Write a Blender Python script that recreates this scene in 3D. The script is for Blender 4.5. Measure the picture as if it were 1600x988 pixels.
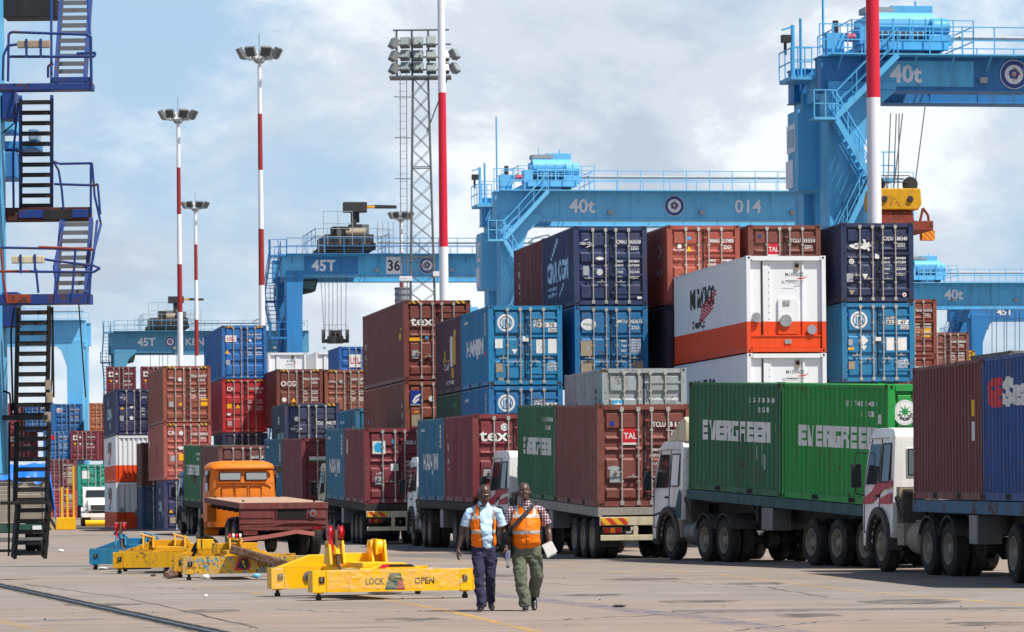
import bpy, bmesh, math, random
from mathutils import Vector, Matrix, noise
random.seed(7)
R = math.radians
S = bpy.context.scene
for o in list(bpy.data.objects): bpy.data.objects.remove(o)
COL = S.collection
# ---------------------------------------------------------------- camera
F = 5800.0; H = 1.62; ROLL = 0.0100; YH = 775.0       # focal (px of a 1600 px wide picture), eye height, roll, horizon row
cd = bpy.data.cameras.new('camera'); cam = bpy.data.objects.new('camera', cd); COL.objects.link(cam)
cd.sensor_width = 36; cd.lens = F/1600*36; cd.clip_start = 1; cd.clip_end = 12000
cd.shift_y = (YH-494)/1600
cam.location = (0, 0, H); cam.rotation_euler = (R(90), ROLL, 0)
cd.dof.use_dof = True; cd.dof.focus_distance = 64; cd.dof.aperture_fstop = 8.0
S.camera = cam
# ---------------------------------------------------------------- light
SUN_EL, SUN_DIR = 59.0, (0.84, -0.54)
az = math.atan2(SUN_DIR[0], SUN_DIR[1])
sd = bpy.data.lights.new('sun', 'SUN'); sun = bpy.data.objects.new('sun', sd); COL.objects.link(sun)
sd.energy = 5.0; sd.angle = R(0.5); sd.color = (1, .95, .87)
_c = math.cos(R(SUN_EL)); _l = math.hypot(*SUN_DIR)
_v = Vector((SUN_DIR[0]/_l*_c, SUN_DIR[1]/_l*_c, math.sin(R(SUN_EL))))
sun.rotation_euler = _v.to_track_quat('Z', 'Y').to_euler(); sun.location = (60, 0, 90)
W = bpy.data.worlds.new('World'); S.world = W; W.use_nodes = True
nt = W.node_tree; N = nt.nodes; L = nt.links; N.clear()
out = N.new('ShaderNodeOutputWorld'); bg = N.new('ShaderNodeBackground'); L.new(bg.outputs[0], out.inputs[0])
bg.inputs[1].default_value = 0.08
sky = N.new('ShaderNodeTexSky'); sky.sky_type = 'NISHITA'; sky.sun_disc = False
sky.sun_elevation = R(SUN_EL); sky.sun_rotation = az; sky.air_density = 1.0; sky.dust_density = 1.2; sky.ozone_density = 2.0
tc = N.new('ShaderNodeTexCoord')
def wmath(op, a, b=None, c=None):
    n = N.new('ShaderNodeMath'); n.operation = op
    for i, x in enumerate((a, b, c)):
        if x is None: continue
        if isinstance(x, (int, float)): n.inputs[i].default_value = x
        else: L.new(x, n.inputs[i])
    return n.outputs[0]
def wnoise(scale, loc, detail, rough=.55, sc=(1, 1, 1), dist=0):
    m = N.new('ShaderNodeMapping'); m.inputs['Location'].default_value = loc; m.inputs['Scale'].default_value = sc
    L.new(tc.outputs['Generated'], m.inputs[0])
    n = N.new('ShaderNodeTexNoise'); n.inputs['Scale'].default_value = scale; n.inputs['Detail'].default_value = detail
    n.inputs['Roughness'].default_value = rough; n.inputs['Distortion'].default_value = dist; L.new(m.outputs[0], n.inputs[0]); return n.outputs[0]
def wramp(x, pts, interp='EASE'):
    r = N.new('ShaderNodeValToRGB'); r.color_ramp.interpolation = interp; e = r.color_ramp.elements
    while len(e) < len(pts): e.new(.5)
    for i, (p, c) in enumerate(pts):
        e[i].position = p; e[i].color = (c, c, c, 1) if isinstance(c, (int, float)) else (*c, 1)
    L.new(x, r.inputs[0]); return r.outputs[0]
def wmix(f, a, b, mode='MIX'):
    n = N.new('ShaderNodeMixRGB'); n.blend_type = mode
    for i, x in enumerate((f, a, b)):
        if isinstance(x, (int, float)): n.inputs[i].default_value = x
        elif isinstance(x, tuple): n.inputs[i].default_value = (*x, 1)
        else: L.new(x, n.inputs[i])
    return n.outputs[0]
CLOUD_OFF = (7.7, 8.8, 1.7)
body = wnoise(9, CLOUD_OFF, 10, .58, (1, 1, 1.7), .2)
big = wnoise(5, (1.7, .3, 8.2), 3, .5, (1, 1, 1.5))
wisp = wnoise(40, (.3, 5.3, 2.2), 6, .62, (1, 1, 1.8), .6)
cov = wmath('ADD', wmath('ADD', wmath('MULTIPLY', body, .62), wmath('MULTIPLY', big, .34)), wmath('MULTIPLY', wisp, .12))
sep = N.new('ShaderNodeSeparateXYZ'); L.new(tc.outputs['Generated'], sep.inputs[0])
cov = wmath('ADD', cov, wmath('MULTIPLY', wmath('MINIMUM', wmath('ADD', sep.outputs[0], .02), .05), .62))     # thinner cloud to the west
mask = wramp(cov, [(.44, 0), (.57, 1)])
shade = wnoise(11, (9.3, 2.7, 5.6), 10, .58, (1, 1, 1.9), .25)
lit = wramp(shade, [(.38, (5.5, 6.4, 7.6)), (.5, (7.0, 7.85, 8.8)), (.60, (9.8, 10.3, 10.8))])
blue = wmix(.75, sky.outputs[0], (5.0, 7.2, 9.6))
mask = wmath('MULTIPLY', mask, wramp(sep.outputs[2], [(.20, 1.0), (.42, .15)]))      # broken cloud low down, clearer overhead
skyc = wmix(mask, wmix(wramp(sep.outputs[2], [(.15, 1), (.5, 0)]), sky.outputs[0], blue), lit)
L.new(skyc, bg.inputs[0])
S.view_settings.view_transform = 'Standard'; S.view_settings.look = 'None'
S.view_settings.exposure = 0.30; S.view_settings.gamma = 1; S.view_settings.use_curve_mapping = False
S.cycles.max_bounces = 6; S.cycles.transparent_max_bounces = 8; S.cycles.use_denoising = True
# ---------------------------------------------------------------- picture <-> place
CR, SR = math.cos(ROLL), math.sin(ROLL)
def W_at(px, Z, z=0.0):                     # ground-plan point at depth Z seen in column px
    return Vector((((px-800)*Z/F + (z-H)*SR)/CR, Z, z))
def P_at(px, py, Z):
    a, b = (px-800)*Z/F, (YH-py)*Z/F
    return Vector((a*CR + b*SR, Z, H - a*SR + b*CR))
def G_at(px, py, z=0.0):                    # point of the ground seen at (px, py)
    u, v = (px-800)/F, (YH-py)/F
    Z = (z-H)/(-u*SR + v*CR)
    return P_at(px, py, Z)
def hz(px): return YH - math.tan(ROLL)*(px-800)
# ---------------------------------------------------------------- materials
def srgb(h):
    h = h.lstrip('#'); c = [int(h[i:i+2], 16)/255 for i in (0, 2, 4)]
    return tuple(x/12.92 if x <= .04045 else ((x+.055)/1.055)**2.4 for x in c)
MATS = {}
class NT:
    def __init__(s, name):
        s.m = bpy.data.materials.new(name); s.m.use_nodes = True; s.t = s.m.node_tree; s.N = s.t.nodes; s.L = s.t.links
        s.b = s.N['Principled BSDF']; s.out = s.N['Material Output']
    def put(s, sock, v):
        if isinstance(v, (int, float)): sock.default_value = v
        elif isinstance(v, tuple): sock.default_value = (*v, 1) if len(v) == 3 and sock.type == 'RGBA' else v
        else: s.L.new(v, sock)
    def math(s, op, a, b=0.0, clamp=False):
        n = s.N.new('ShaderNodeMath'); n.operation = op; n.use_clamp = clamp; s.put(n.inputs[0], a); s.put(n.inputs[1], b); return n.outputs[0]
    def mix(s, f, a, b, mode='MIX'):
        n = s.N.new('ShaderNodeMixRGB'); n.blend_type = mode; s.put(n.inputs[0], f); s.put(n.inputs[1], a); s.put(n.inputs[2], b); return n.outputs[0]
    def coord(s, sc=(1, 1, 1), kind='Object', rnd=False, loc=(0, 0, 0)):
        t = s.N.new('ShaderNodeTexCoord'); m = s.N.new('ShaderNodeMapping'); m.inputs['Scale'].default_value = sc; m.inputs['Location'].default_value = loc
        s.L.new(t.outputs[kind], m.inputs[0])
        if rnd:
            oi = s.N.new('ShaderNodeObjectInfo'); v = s.N.new('ShaderNodeVectorMath'); v.operation = 'ADD'
            k = s.math('MULTIPLY', oi.outputs['Random'], 57.0); cmb = s.N.new('ShaderNodeCombineXYZ')
            for i in range(3): s.L.new(k, cmb.inputs[i])
            s.L.new(m.outputs[0], v.inputs[0]); s.L.new(cmb.outputs[0], v.inputs[1]); return v.outputs[0]
        return m.outputs[0]
    def noise(s, vec, scale, detail=4, rough=.55, dist=0):
        n = s.N.new('ShaderNodeTexNoise'); n.inputs['Scale'].default_value = scale; n.inputs['Detail'].default_value = detail
        n.inputs['Roughness'].default_value = rough; n.inputs['Distortion'].default_value = dist; s.L.new(vec, n.inputs[0]); return n.outputs[0]
    def ramp(s, x, pts):
        r = s.N.new('ShaderNodeValToRGB'); e = r.color_ramp.elements
        while len(e) < len(pts): e.new(.5)
        for i, (p, c) in enumerate(pts):
            e[i].position = p; e[i].color = (c, c, c, 1) if isinstance(c, (int, float)) else (*c, 1)
        s.put(r.inputs[0], x); return r.outputs[0]
    def bump(s, h, st=.3, d=.02):
        n = s.N.new('ShaderNodeBump'); n.inputs['Strength'].default_value = st; n.inputs['Distance'].default_value = d
        s.L.new(h, n.inputs['Height']); s.L.new(n.outputs[0], s.b.inputs['Normal'])
def paint(name, col=None, rough=.5, metal=0, var=.25, dirt=.35, dcol=(.16, .11, .075), rust=0.0, scale=1.0, split=None, spec=.35, fade=0, dent=0):
    """weathered paint; col None = the object's own colour; split = (z, colour below)"""
    if name in MATS: return MATS[name]
    k = NT(name)
    if col is None:
        oi = k.N.new('ShaderNodeObjectInfo'); base = oi.outputs['Color']
    else: base = col
    if split:
        t = k.N.new('ShaderNodeTexCoord'); sx = k.N.new('ShaderNodeSeparateXYZ'); k.L.new(t.outputs['Object'], sx.inputs[0])
        base = k.mix(k.math('LESS_THAN', sx.outputs[2], split[0]), base, split[1])
    v = k.coord((scale, scale, scale), rnd=True)
    st = k.coord((3.2*scale, 3.2*scale, .28*scale), rnd=True)
    n1 = k.noise(v, 1.3, 5, .6); n2 = k.noise(st, 1.6, 5, .6); n3 = k.noise(v, 9, 4, .65)
    c = k.mix(k.ramp(n1, [(.3, 0), (.7, var)]), base, (.62, .58, .55), 'SOFT_LIGHT')
    if fade: c = k.mix(k.ramp(k.noise(v, .55, 3), [(.35, .03), (.7, fade)]), c, (.21, .195, .185))
    c = k.mix(k.math('MULTIPLY', k.ramp(n2, [(.48, 0), (.74, 1)]), dirt), c, dcol)
    if rust:
        rm = k.math('MULTIPLY', k.ramp(k.math('MULTIPLY', n3, n1), [(.33-.1*rust, 0), (.37-.08*rust, 1)]), min(1, .5+rust))
        c = k.mix(rm, c, (.09, .035, .017))
    k.put(k.b.inputs['Base Color'], c); k.put(k.b.inputs['Metallic'], metal)
    k.put(k.b.inputs['Roughness'], k.ramp(n2, [(.3, rough-.08), (.7, min(1, rough+.2))])); k.b.inputs['Specular IOR Level'].default_value = spec
    if dent: k.bump(k.noise(v, 1.1, 3), dent, .12)
    MATS[name] = k.m; return k.m
def plain(name, col, rough=.6, metal=0, emit=None):
    if name in MATS: return MATS[name]
    k = NT(name); n = k.noise(k.coord((1, 1, 1), rnd=True), 12, 4)
    k.put(k.b.inputs['Base Color'], k.mix(k.ramp(n, [(.35, 0), (.7, .3)]), col, tuple(x*.7 for x in col)))
    k.b.inputs['Roughness'].default_value = rough; k.b.inputs['Metallic'].default_value = metal
    MATS[name] = k.m; return k.m
M_CONT = paint('container paint', None, .55, rust=.07, dirt=.40, var=.5, dcol=(.115, .07, .05), fade=.13, dent=.35)
M_REEFER = paint('refrigerated container paint', srgb('e4e6e8'), .45, dirt=.12, var=.1, dcol=(.35, .3, .26), split=(.93, srgb('e2480f')))
M_REEFERN = paint('refrigerated container white', srgb('e4e6e8'), .45, dirt=.12, var=.1, dcol=(.35, .3, .26))
M_BAR = paint('galvanised bar', srgb('b9b6ae'), .45, .4, dirt=.45, dcol=(.16, .09, .05))
M_CAST = paint('corner casting', None, .7, rust=.9, dirt=.7, dcol=(.11, .055, .03))
M_DARK = plain('black hole', (.006, .006, .006), .9)
M_WHITE = paint('white lettering', (.74, .74, .72), .6, var=.3, dirt=.45, dcol=(.36, .3, .26), scale=2)
M_GREYL = plain('grey lettering', (.36, .38, .4), .6)
M_RED = plain('red lettering', srgb('c8142a'), .5)
M_BLACK = plain('black lettering', (.012, .012, .014), .5)
M_YEL = plain('yellow label', srgb('f0b010'), .5)
M_LBLUE = plain('light blue label', srgb('2fa6d6'), .5)
M_DBLUE = plain('dark blue label', srgb('16308f'), .5)
M_GREEN = plain('green label', srgb('0a8a3c'), .5)
M_GOLD = plain('gold lettering', srgb('c79a20'), .5)
M_TAN = plain('tan plate', srgb('a08f78'), .6)
M_CRANE = paint('crane blue', srgb('52b0e2'), .5, var=.45, dirt=.4, dcol=(.06, .10, .13), scale=.5, fade=.15, dent=.2)
M_CRANE_D = paint('crane deep blue', srgb('1f79b8'), .5, var=.4, dirt=.4, dcol=(.04, .07, .10), scale=.5, fade=.15, dent=.2)
M_CRANE_L = paint('crane pale blue', srgb('69b8e3'), .5, var=.3, dirt=.2, dcol=(.08, .13, .17), scale=.5)  # paler coat; on the far cranes distance haze is put into the colour
M_NAVYSTEEL = paint('stair blue steel', srgb('203c7c'), .45, var=.3, dirt=.5, dcol=(.04, .05, .07), rust=.25)
M_RUSTD = paint('dark rusted deck edge', srgb('4a241e'), .8, dirt=.5, rust=.4)
M_RUSTSTEEL = paint('rusted red steel', srgb('8a3a2c'), .7, dirt=.5, rust=.5)
M_BLKSTEEL = paint('black and shaded steel', (.018, .017, .018), .6, dirt=.5, dcol=(.045, .04, .035))  # also stair treads, where underside shade is put into the colour
M_STEEL = paint('bare steel', srgb('77797b'), .5, .5, dirt=.4, dcol=(.1, .08, .06))
M_TOWER = paint('dark galvanised lattice', srgb('666c70'), .5, .3, dirt=.3, dcol=(.1, .08, .06))
M_LAMPT = plain('tower lamp glass', srgb('8f9a98'), .2)
M_GALV = paint('galvanised mast', srgb('9aa0a4'), .5, .3, dirt=.3, dcol=(.13, .11, .09))
M_LAMP = plain('flood lamp glass', srgb('444c4e'), .3)
M_LAMPB = paint('lamp housing', srgb('7b8082'), .5, .3, dirt=.4)
M_CHASSIS = paint('trailer chassis', (.035, .032, .03), .8, dirt=.6, dcol=(.13, .1, .075))
M_TYRE = paint('tyre rubber', (.022, .021, .02), .85, dirt=.75, dcol=(.10, .085, .072), scale=2)
M_RIM = paint('dusty wheel rim', srgb('968b7c'), .7, dirt=.5, dcol=(.14, .11, .085), scale=2)
M_GLASS = plain('cab window glass', (.022, .028, .032), .08)
M_GLASSB = plain('bright cab window glass', (.13, .19, .19), .1)
M_WCAB = paint('white cab paint', srgb('efeeea'), .35, var=.2, dirt=.4, dcol=(.36, .27, .18))
M_CREAM = paint('cream cab paint', srgb('cfc3a4'), .45, var=.2, dirt=.45, dcol=(.27, .19, .11))
M_BCAB = paint('blue cab paint', srgb('123a66'), .35, var=.2, dirt=.25)
M_ORANGE = paint('orange cab paint', srgb('dd760f'), .42, var=.5, dirt=.5, dcol=(.3, .12, .04), rust=.05)
M_RUBBER = plain('black rubber', (.016, .016, .017), .7)
M_WOOD = paint('dusty deck boards', srgb('b3937c'), .85, var=.5, dirt=.8, dcol=(.25, .15, .11), scale=1.5, fade=.3)
M_DRED = paint('faded dark red steel', srgb('6d3635'), .7, var=.5, dirt=.75, dcol=(.17, .11, .085), rust=.2)
M_GREYWOOD = paint('grey board', srgb('8d8577'), .8, var=.4, dirt=.5, scale=1.4)
M_TARP = paint('blue tarpaulin', srgb('1f6fe0'), .35, var=.3, dirt=.1)
M_SPY = paint('spreader yellow', srgb('f2b80c'), .4, var=.2, dirt=.18, dcol=(.3, .17, .02))
M_SPYOLD = paint('old spreader yellow', srgb('cf9a10'), .5, var=.4, dirt=.4, dcol=(.13, .075, .02), rust=.25, scale=1.6)
M_SPBLUE = paint('old spreader blue', srgb('1a7096'), .5, var=.3, dirt=.35, dcol=(.06, .05, .04), rust=.15)
M_SPRED = paint('sheave red', srgb('c81e2c'), .4, dirt=.3)
M_RUSTY = paint('rusty beam', srgb('6b5548'), .85, var=.5, dirt=.7, dcol=(.07, .045, .03), rust=.5, scale=2)
M_ROPE = plain('steel rope', (.05, .05, .052), .7)
M_PLW = paint('mast white', srgb('e6e7ea'), .45, dirt=.12, var=.1, dcol=(.4, .36, .34))
M_PLR = paint('mast dull red', srgb('96292a'), .5, dirt=.2, var=.2)
M_PLRB = paint('mast bright red', srgb('d21e38'), .4, dirt=.1, var=.12)
def hazard(name, c1, c2, sc=9.0, ang=45):
    if name in MATS: return MATS[name]
    k = NT(name); t = k.N.new('ShaderNodeTexCoord'); m = k.N.new('ShaderNodeMapping'); m.inputs['Rotation'].default_value = (0, R(ang), 0)
    k.L.new(t.outputs['Object'], m.inputs[0]); sx = k.N.new('ShaderNodeSeparateXYZ'); k.L.new(m.outputs[0], sx.inputs[0])
    f = k.math('FRACT', k.math('MULTIPLY', sx.outputs[0], sc)); c = k.mix(k.math('GREATER_THAN', f, .5), c1, c2)
    k.put(k.b.inputs['Base Color'], c); k.b.inputs['Roughness'].default_value = .5; MATS[name] = k.m; return k.m
M_HAZ = hazard('red and yellow chevron plate', srgb('c43a24'), srgb('e8b223'), 4.5)
M_HAZK = hazard('black and yellow corner stripes', (.02, .02, .02), srgb('d8a516'), 7)
M_PLATE = plain('yellow number plate', srgb('e0b015'), .5)
# ---------------------------------------------------------------- mesh helpers
class MB:
    def __init__(s): s.v = []; s.f = []; s.mi = []; s.mats = []
    def mat(s, m):
        if m not in s.mats: s.mats.append(m)
        return s.mats.index(m)
    def add(s, vs, fs, m, M=None):
        o = len(s.v); i = s.mat(m)
        s.v += [tuple(M @ Vector(v)) if M else tuple(v) for v in vs]
        s.f += [tuple(x+o for x in f) for f in fs]; s.mi += [i]*len(fs); return s
    def box(s, a, b, m, M=None):
        x0, y0, z0 = a; x1, y1, z1 = b
        if x0 > x1: x0, x1 = x1, x0
        if y0 > y1: y0, y1 = y1, y0
        if z0 > z1: z0, z1 = z1, z0
        vs = [(x0, y0, z0), (x1, y0, z0), (x1, y1, z0), (x0, y1, z0), (x0, y0, z1), (x1, y0, z1), (x1, y1, z1), (x0, y1, z1)]
        return s.add(vs, [(0, 3, 2, 1), (4, 5, 6, 7), (0, 1, 5, 4), (1, 2, 6, 5), (2, 3, 7, 6), (3, 0, 4, 7)], m, M)
    def quad(s, a, b, c, d, m): return s.add([a, b, c, d], [(0, 1, 2, 3)], m)
    def tube(s, p, q, r, m, n=8, r2=None, cap=True):
        p, q = Vector(p), Vector(q); d = q-p
        if d.length < 1e-6: return s
        z = d.normalized(); x = z.orthogonal().normalized(); y = z.cross(x); r2 = r if r2 is None else r2
        vs = []
        for c, rr in ((p, r), (q, r2)):
            for i in range(n):
                a = 2*math.pi*i/n; vs.append(c + x*(math.cos(a)*rr) + y*(math.sin(a)*rr))
        fs = [(i, (i+1) % n, n+(i+1) % n, n+i) for i in range(n)]
        if cap: fs += [tuple(range(n-1, -1, -1)), tuple(range(n, 2*n))]
        return s.add(vs, fs, m)
    def path(s, pts, r, m, n=6):
        for a, b in zip(pts, pts[1:]): s.tube(a, b, r, m, n)
        return s
    def bar(s, p, q, w, h, m, up=(0, 0, 1)):      # rectangular bar from p to q
        p, q = Vector(p), Vector(q); d = (q-p)
        if d.length < 1e-6: return s
        y = d.normalized(); u = Vector(up)
        if abs(y.dot(u)) > .99: u = Vector((0, 1, 0))
        x = y.cross(u).normalized(); z = x.cross(y)
        vs = [c + x*(a*w/2) + z*(b*h/2) for c in (p, q) for a, b in ((-1, -1), (1, -1), (1, 1), (-1, 1))]
        return s.add(vs, [(0, 1, 2, 3), (7, 6, 5, 4), (0, 4, 5, 1), (1, 5, 6, 2), (2, 6, 7, 3), (3, 7, 4, 0)], m)
    def lathe(s, prof, axis, c, m, n=24, cap=True):   # prof: (along, radius)
        c = Vector(c); vs = []
        ex = {'x': Vector((1, 0, 0)), 'y': Vector((0, 1, 0)), 'z': Vector((0, 0, 1))}[axis]
        e1 = {'x': Vector((0, 1, 0)), 'y': Vector((0, 0, 1)), 'z': Vector((1, 0, 0))}[axis]; e2 = ex.cross(e1)
        for a, r in prof:
            for i in range(n):
                t = 2*math.pi*i/n; vs.append(c + ex*a + e1*(r*math.cos(t)) + e2*(r*math.sin(t)))
        fs = []
        for j in range(len(prof)-1):
            for i in range(n): fs.append((j*n+i, j*n+(i+1) % n, (j+1)*n+(i+1) % n, (j+1)*n+i))
        if cap: fs += [tuple(range(n-1, -1, -1)), tuple(range((len(prof)-1)*n, len(prof)*n))]
        return s.add(vs, fs, m)
    def prism(s, poly, x0, x1, m, axes='yz'):          # polygon in (y,z) swept along x, or (x,z) along y
        n = len(poly)
        if axes == 'yz': vs = [(x, a, b) for x in (x0, x1) for a, b in poly]
        elif axes == 'xz': vs = [(a, x, b) for x in (x0, x1) for a, b in poly]
        else: vs = [(a, b, x) for x in (x0, x1) for a, b in poly]
        fs = [(i, (i+1) % n, n+(i+1) % n, n+i) for i in range(n)] + [tuple(range(n-1, -1, -1)), tuple(range(n, 2*n))]
        return s.add(vs, fs, m)
    def disc(s, c, r, n_, m, n=20, r0=0.0, up=None):      # flat disc or ring, normal n_
        c = Vector(c); z = Vector(n_).normalized(); x = z.orthogonal().normalized(); y = z.cross(x)
        ring = lambda rr: [c + x*(rr*math.cos(2*math.pi*i/n)) + y*(rr*math.sin(2*math.pi*i/n)) for i in range(n)]
        if r0 <= 0: return s.add(ring(r), [tuple(range(n))], m)
        return s.add(ring(r)+ring(r0), [(i, (i+1) % n, n+(i+1) % n, n+i) for i in range(n)], m)
    def mesh(s, name, bevel=0, fix=True, smooth=None):
        me = bpy.data.meshes.new(name); me.from_pydata(s.v, [], s.f)
        for m in s.mats: me.materials.append(m)
        me.polygons.foreach_set('material_index', s.mi); me.update()
        if bevel or fix:
            bm = bmesh.new(); bm.from_mesh(me)
            if bevel:
                bmesh.ops.remove_doubles(bm, verts=bm.verts, dist=1e-5)
                ed = [e for e in bm.edges if len(e.link_faces) == 2 and e.calc_face_angle(0) > .5]
                bmesh.ops.bevel(bm, geom=ed, offset=bevel, segments=2, profile=.6, affect='EDGES', clamp_overlap=True)
            bmesh.ops.recalc_face_normals(bm, faces=bm.faces); bm.to_mesh(me); bm.free()
        if smooth:
            for p in me.polygons: p.use_smooth = True
            try: me.set_sharp_from_angle(angle=R(smooth))
            except Exception: pass
        return me
    def build(s, name, parent=None, bevel=0, smooth=None, col=None, fix=True):
        return link(name, s.mesh(name, bevel, fix, smooth), parent, col)
def link(name, me, parent=None, col=None):
    o = bpy.data.objects.new(name, me); COL.objects.link(o)
    if parent: o.parent = parent
    if col: o.color = (*col, 1)
    return o
def tag(o, label, cat, group=None):
    o['label'] = label; o['category'] = cat
    if group: o['group'] = group
    return o
def thing(name, label, cat, loc=(0, 0, 0), rot=(0, 0, 0), group=None):
    o = bpy.data.objects.new(name, None); COL.objects.link(o); o.location = loc; o.rotation_euler = rot; o.empty_display_size = .3
    return tag(o, label, cat, group)
def structure(o): o['kind'] = 'structure'; return o
_TX = {}
def text_mesh(txt, bold=0.0):
    """flat letters of height about 1 (cap height .7), left bottom at the origin; returns verts (x,y), faces"""
    key = (txt, bold)
    if key in _TX: return _TX[key]
    c = bpy.data.curves.new('t', 'FONT'); c.body = txt; c.size = 1; c.offset = bold; c.resolution_u = 2; c.fill_mode = 'FRONT'
    o = bpy.data.objects.new('t', c); COL.objects.link(o)
    dg = bpy.context.evaluated_depsgraph_get(); dg.update()
    me = bpy.data.meshes.new_from_object(o.evaluated_get(dg))
    vs = [(v.co.x, v.co.y) for v in me.vertices]; fs = [tuple(p.vertices) for p in me.polygons]
    bpy.data.objects.remove(o); bpy.data.curves.remove(c); bpy.data.meshes.remove(me)
    _TX[key] = (vs, fs); return _TX[key]
def put_text(mb, txt, org, ux, uz, h, m, w=None, bold=.015, cuts=None, disp=None):
    """letters with cap height h on the plane org + a*ux + b*uz; w forces the width; cuts/disp lay them over corrugations"""
    vs, fs = text_mesh(txt, bold)
    if not vs: return
    x0 = min(v[0] for v in vs); x1 = max(v[0] for v in vs); k = h/.7; kx = (w/(x1-x0)) if w else k
    pts = [((a-x0)*kx, b*k) for a, b in vs]; org, ux, uz = Vector(org), Vector(ux), Vector(uz)
    if cuts is None:
        mb.add([org + ux*a + uz*b for a, b in pts], fs, m); return
    bm = bmesh.new(); bv = [bm.verts.new((a, 0, b)) for a, b in pts]
    for f in fs:
        try: bm.faces.new([bv[i] for i in f])
        except ValueError: pass
    for c in cuts:
        if 0 < c < (x1-x0)*kx: bmesh.ops.bisect_plane(bm, geom=bm.verts[:]+bm.edges[:]+bm.faces[:], plane_co=(c, 0, 0), plane_no=(1, 0, 0), dist=1e-5)
    bm.verts.index_update(); nrm = ux.cross(uz).normalized()
    mb.add([org + ux*v.co.x + uz*v.co.z + nrm*disp(v.co.x) for v in bm.verts], [tuple(v.index for v in f.verts) for f in bm.faces], m); bm.free()
# ---------------------------------------------------------------- containers
CW = 2.438
PER, DEP = .278, .036
def prof(t):
    t = t % PER
    if t < .07: return 0.0
    if t < .138: return DEP*(t-.07)/.068
    if t < .208: return DEP
    return DEP*(1-(t-.208)/.07)
def breaks(a, b):
    out = []; k = math.floor(a/PER)-1
    while k*PER < b+PER:
        for q in (0, .07, .138, .208): 
            y = k*PER+q
            if a < y < b: out.append(y)
        k += 1
    return out
_CM = {}
def with_marks(me, mb):
    """a copy of a part's mesh with its own writing and stickers added"""
    me = me.copy(); off = len(me.materials)
    for m in mb.mats: me.materials.append(m)
    bm = bmesh.new(); bm.from_mesh(me); vs = [bm.verts.new(v) for v in mb.v]
    for f, i in zip(mb.f, mb.mi):
        try: q = bm.faces.new([vs[k] for k in f]); q.material_index = i+off
        except ValueError: pass
    bm.to_mesh(me); bm.free(); return me
def split_x(mb, x):
    """the pieces left and right of x"""
    a, b = MB(), MB()
    for f, i in zip(mb.f, mb.mi):
        t = a if sum(mb.v[k][0] for k in f)/len(f) < x else b; t.add([mb.v[k] for k in f], [tuple(range(len(f)))], mb.mats[i])
    return a, b
def cm(key, fn):
    if key not in _CM: _CM[key] = fn()
    return _CM[key]
def frame_mesh(L, Ht, reefer, mat):
    m = MB(); m.mat(mat); t = .11
    pw = .16 if not reefer else .12
    for x in (0, CW-pw):
        for y in (0, L-.12): m.box((x, y, .12), (x+pw, y+.12, Ht-.12), mat)
    for x in (0, CW-.06):
        m.box((x+.002, .18, Ht-.075), (x+.058, L-.18, Ht-.012), mat)
        m.box((x+.002, .18, .012), (x+.058, L-.18, .15), mat)
        if not reefer:                                     # fork pockets
            for fy in (L/2-1.05, L/2+1.05) if L < 7 else ():
                xx = x-.002 if x == 0 else x+.06
                m.box((min(xx, xx+.004), fy-.18, .03), (max(xx, xx+.004), fy+.18, .135), M_DARK)
    for y in (.004, L-.11):
        m.box((.18, y, Ht-.14), (CW-.18, y+.1, Ht-.01), mat)
        m.box((.18, y, .012), (CW-.18, y+.1, .15), mat)
    for x in (0, CW-.162):
        for y in (0, L-.178):
            for z in (0, Ht-.118):
                cmn = M_CAST if not reefer else mat
                m.box((x-.003, y-.003, z), (x+.165, y+.181, z+.118), cmn)
                if y == 0: m.disc((x+.081, y-.005, z+.06), .036, (0, -1, 0), M_DARK, 10)
                m.disc((-.005 if x == 0 else CW+.005, y+.09, z+.06), .036, (-1 if x == 0 else 1, 0, 0), M_DARK, 10)
    m.box((.06, .12, .15), (CW-.06, L-.12, .17), M_DARK)
    return m.mesh('frame')
def side_mesh(L, Ht, right, mat):
    m = MB(); ys = [.12] + breaks(.12, L-.12) + [L-.12]; z0, z1 = .15, Ht-.075
    vs = []; fs = []
    for y in ys:
        d = .010 + prof(y); x = d if not right else CW-d
        vs += [(x, y, z0), (x, y, z1)]
    for i in range(len(ys)-1):
        f = (2*i, 2*i+1, 2*i+3, 2*i+2); fs.append(f if not right else f[::-1])
    m.add(vs, fs, mat); return m.mesh('side_wall', fix=False)
def roof_mesh(L, Ht, mat):
    m = MB(); ys = [.12] + breaks(.12, L-.12) + [L-.12]; vs = []; fs = []
    for y in ys:
        z = Ht-.018-prof(y)*.6; vs += [(.06, y, z), (CW-.06, y, z)]
    for i in range(len(ys)-1): fs.append((2*i, 2*i+1, 2*i+3, 2*i+2))
    m.add(vs, fs, mat); return m.mesh('roof', fix=False)
def endwall_mesh(L, Ht, mat, front=False):
    m = MB(); vs = []; fs = []; n = 8; x0, x1 = .16, CW-.16; z0, z1 = .15, Ht-.14; w = (x1-x0)/n
    xs = []
    for i in range(n): xs += [(x0+i*w, 0), (x0+i*w+.3*w, 0), (x0+i*w+.5*w, 1), (x0+i*w+.8*w, 1)]
    xs.append((x1, 0))
    for x, d in xs:
        y = (.02+.05*d) if front else (L-.02-.05*d); vs += [(x, y, z0), (x, y, z1)]
    for i in range(len(xs)-1):
        f = (2*i, 2*i+2, 2*i+3, 2*i+1); fs.append(f if front else f[::-1])
    m.add(vs, fs, mat); return m.mesh('end_wall', fix=False)
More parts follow.
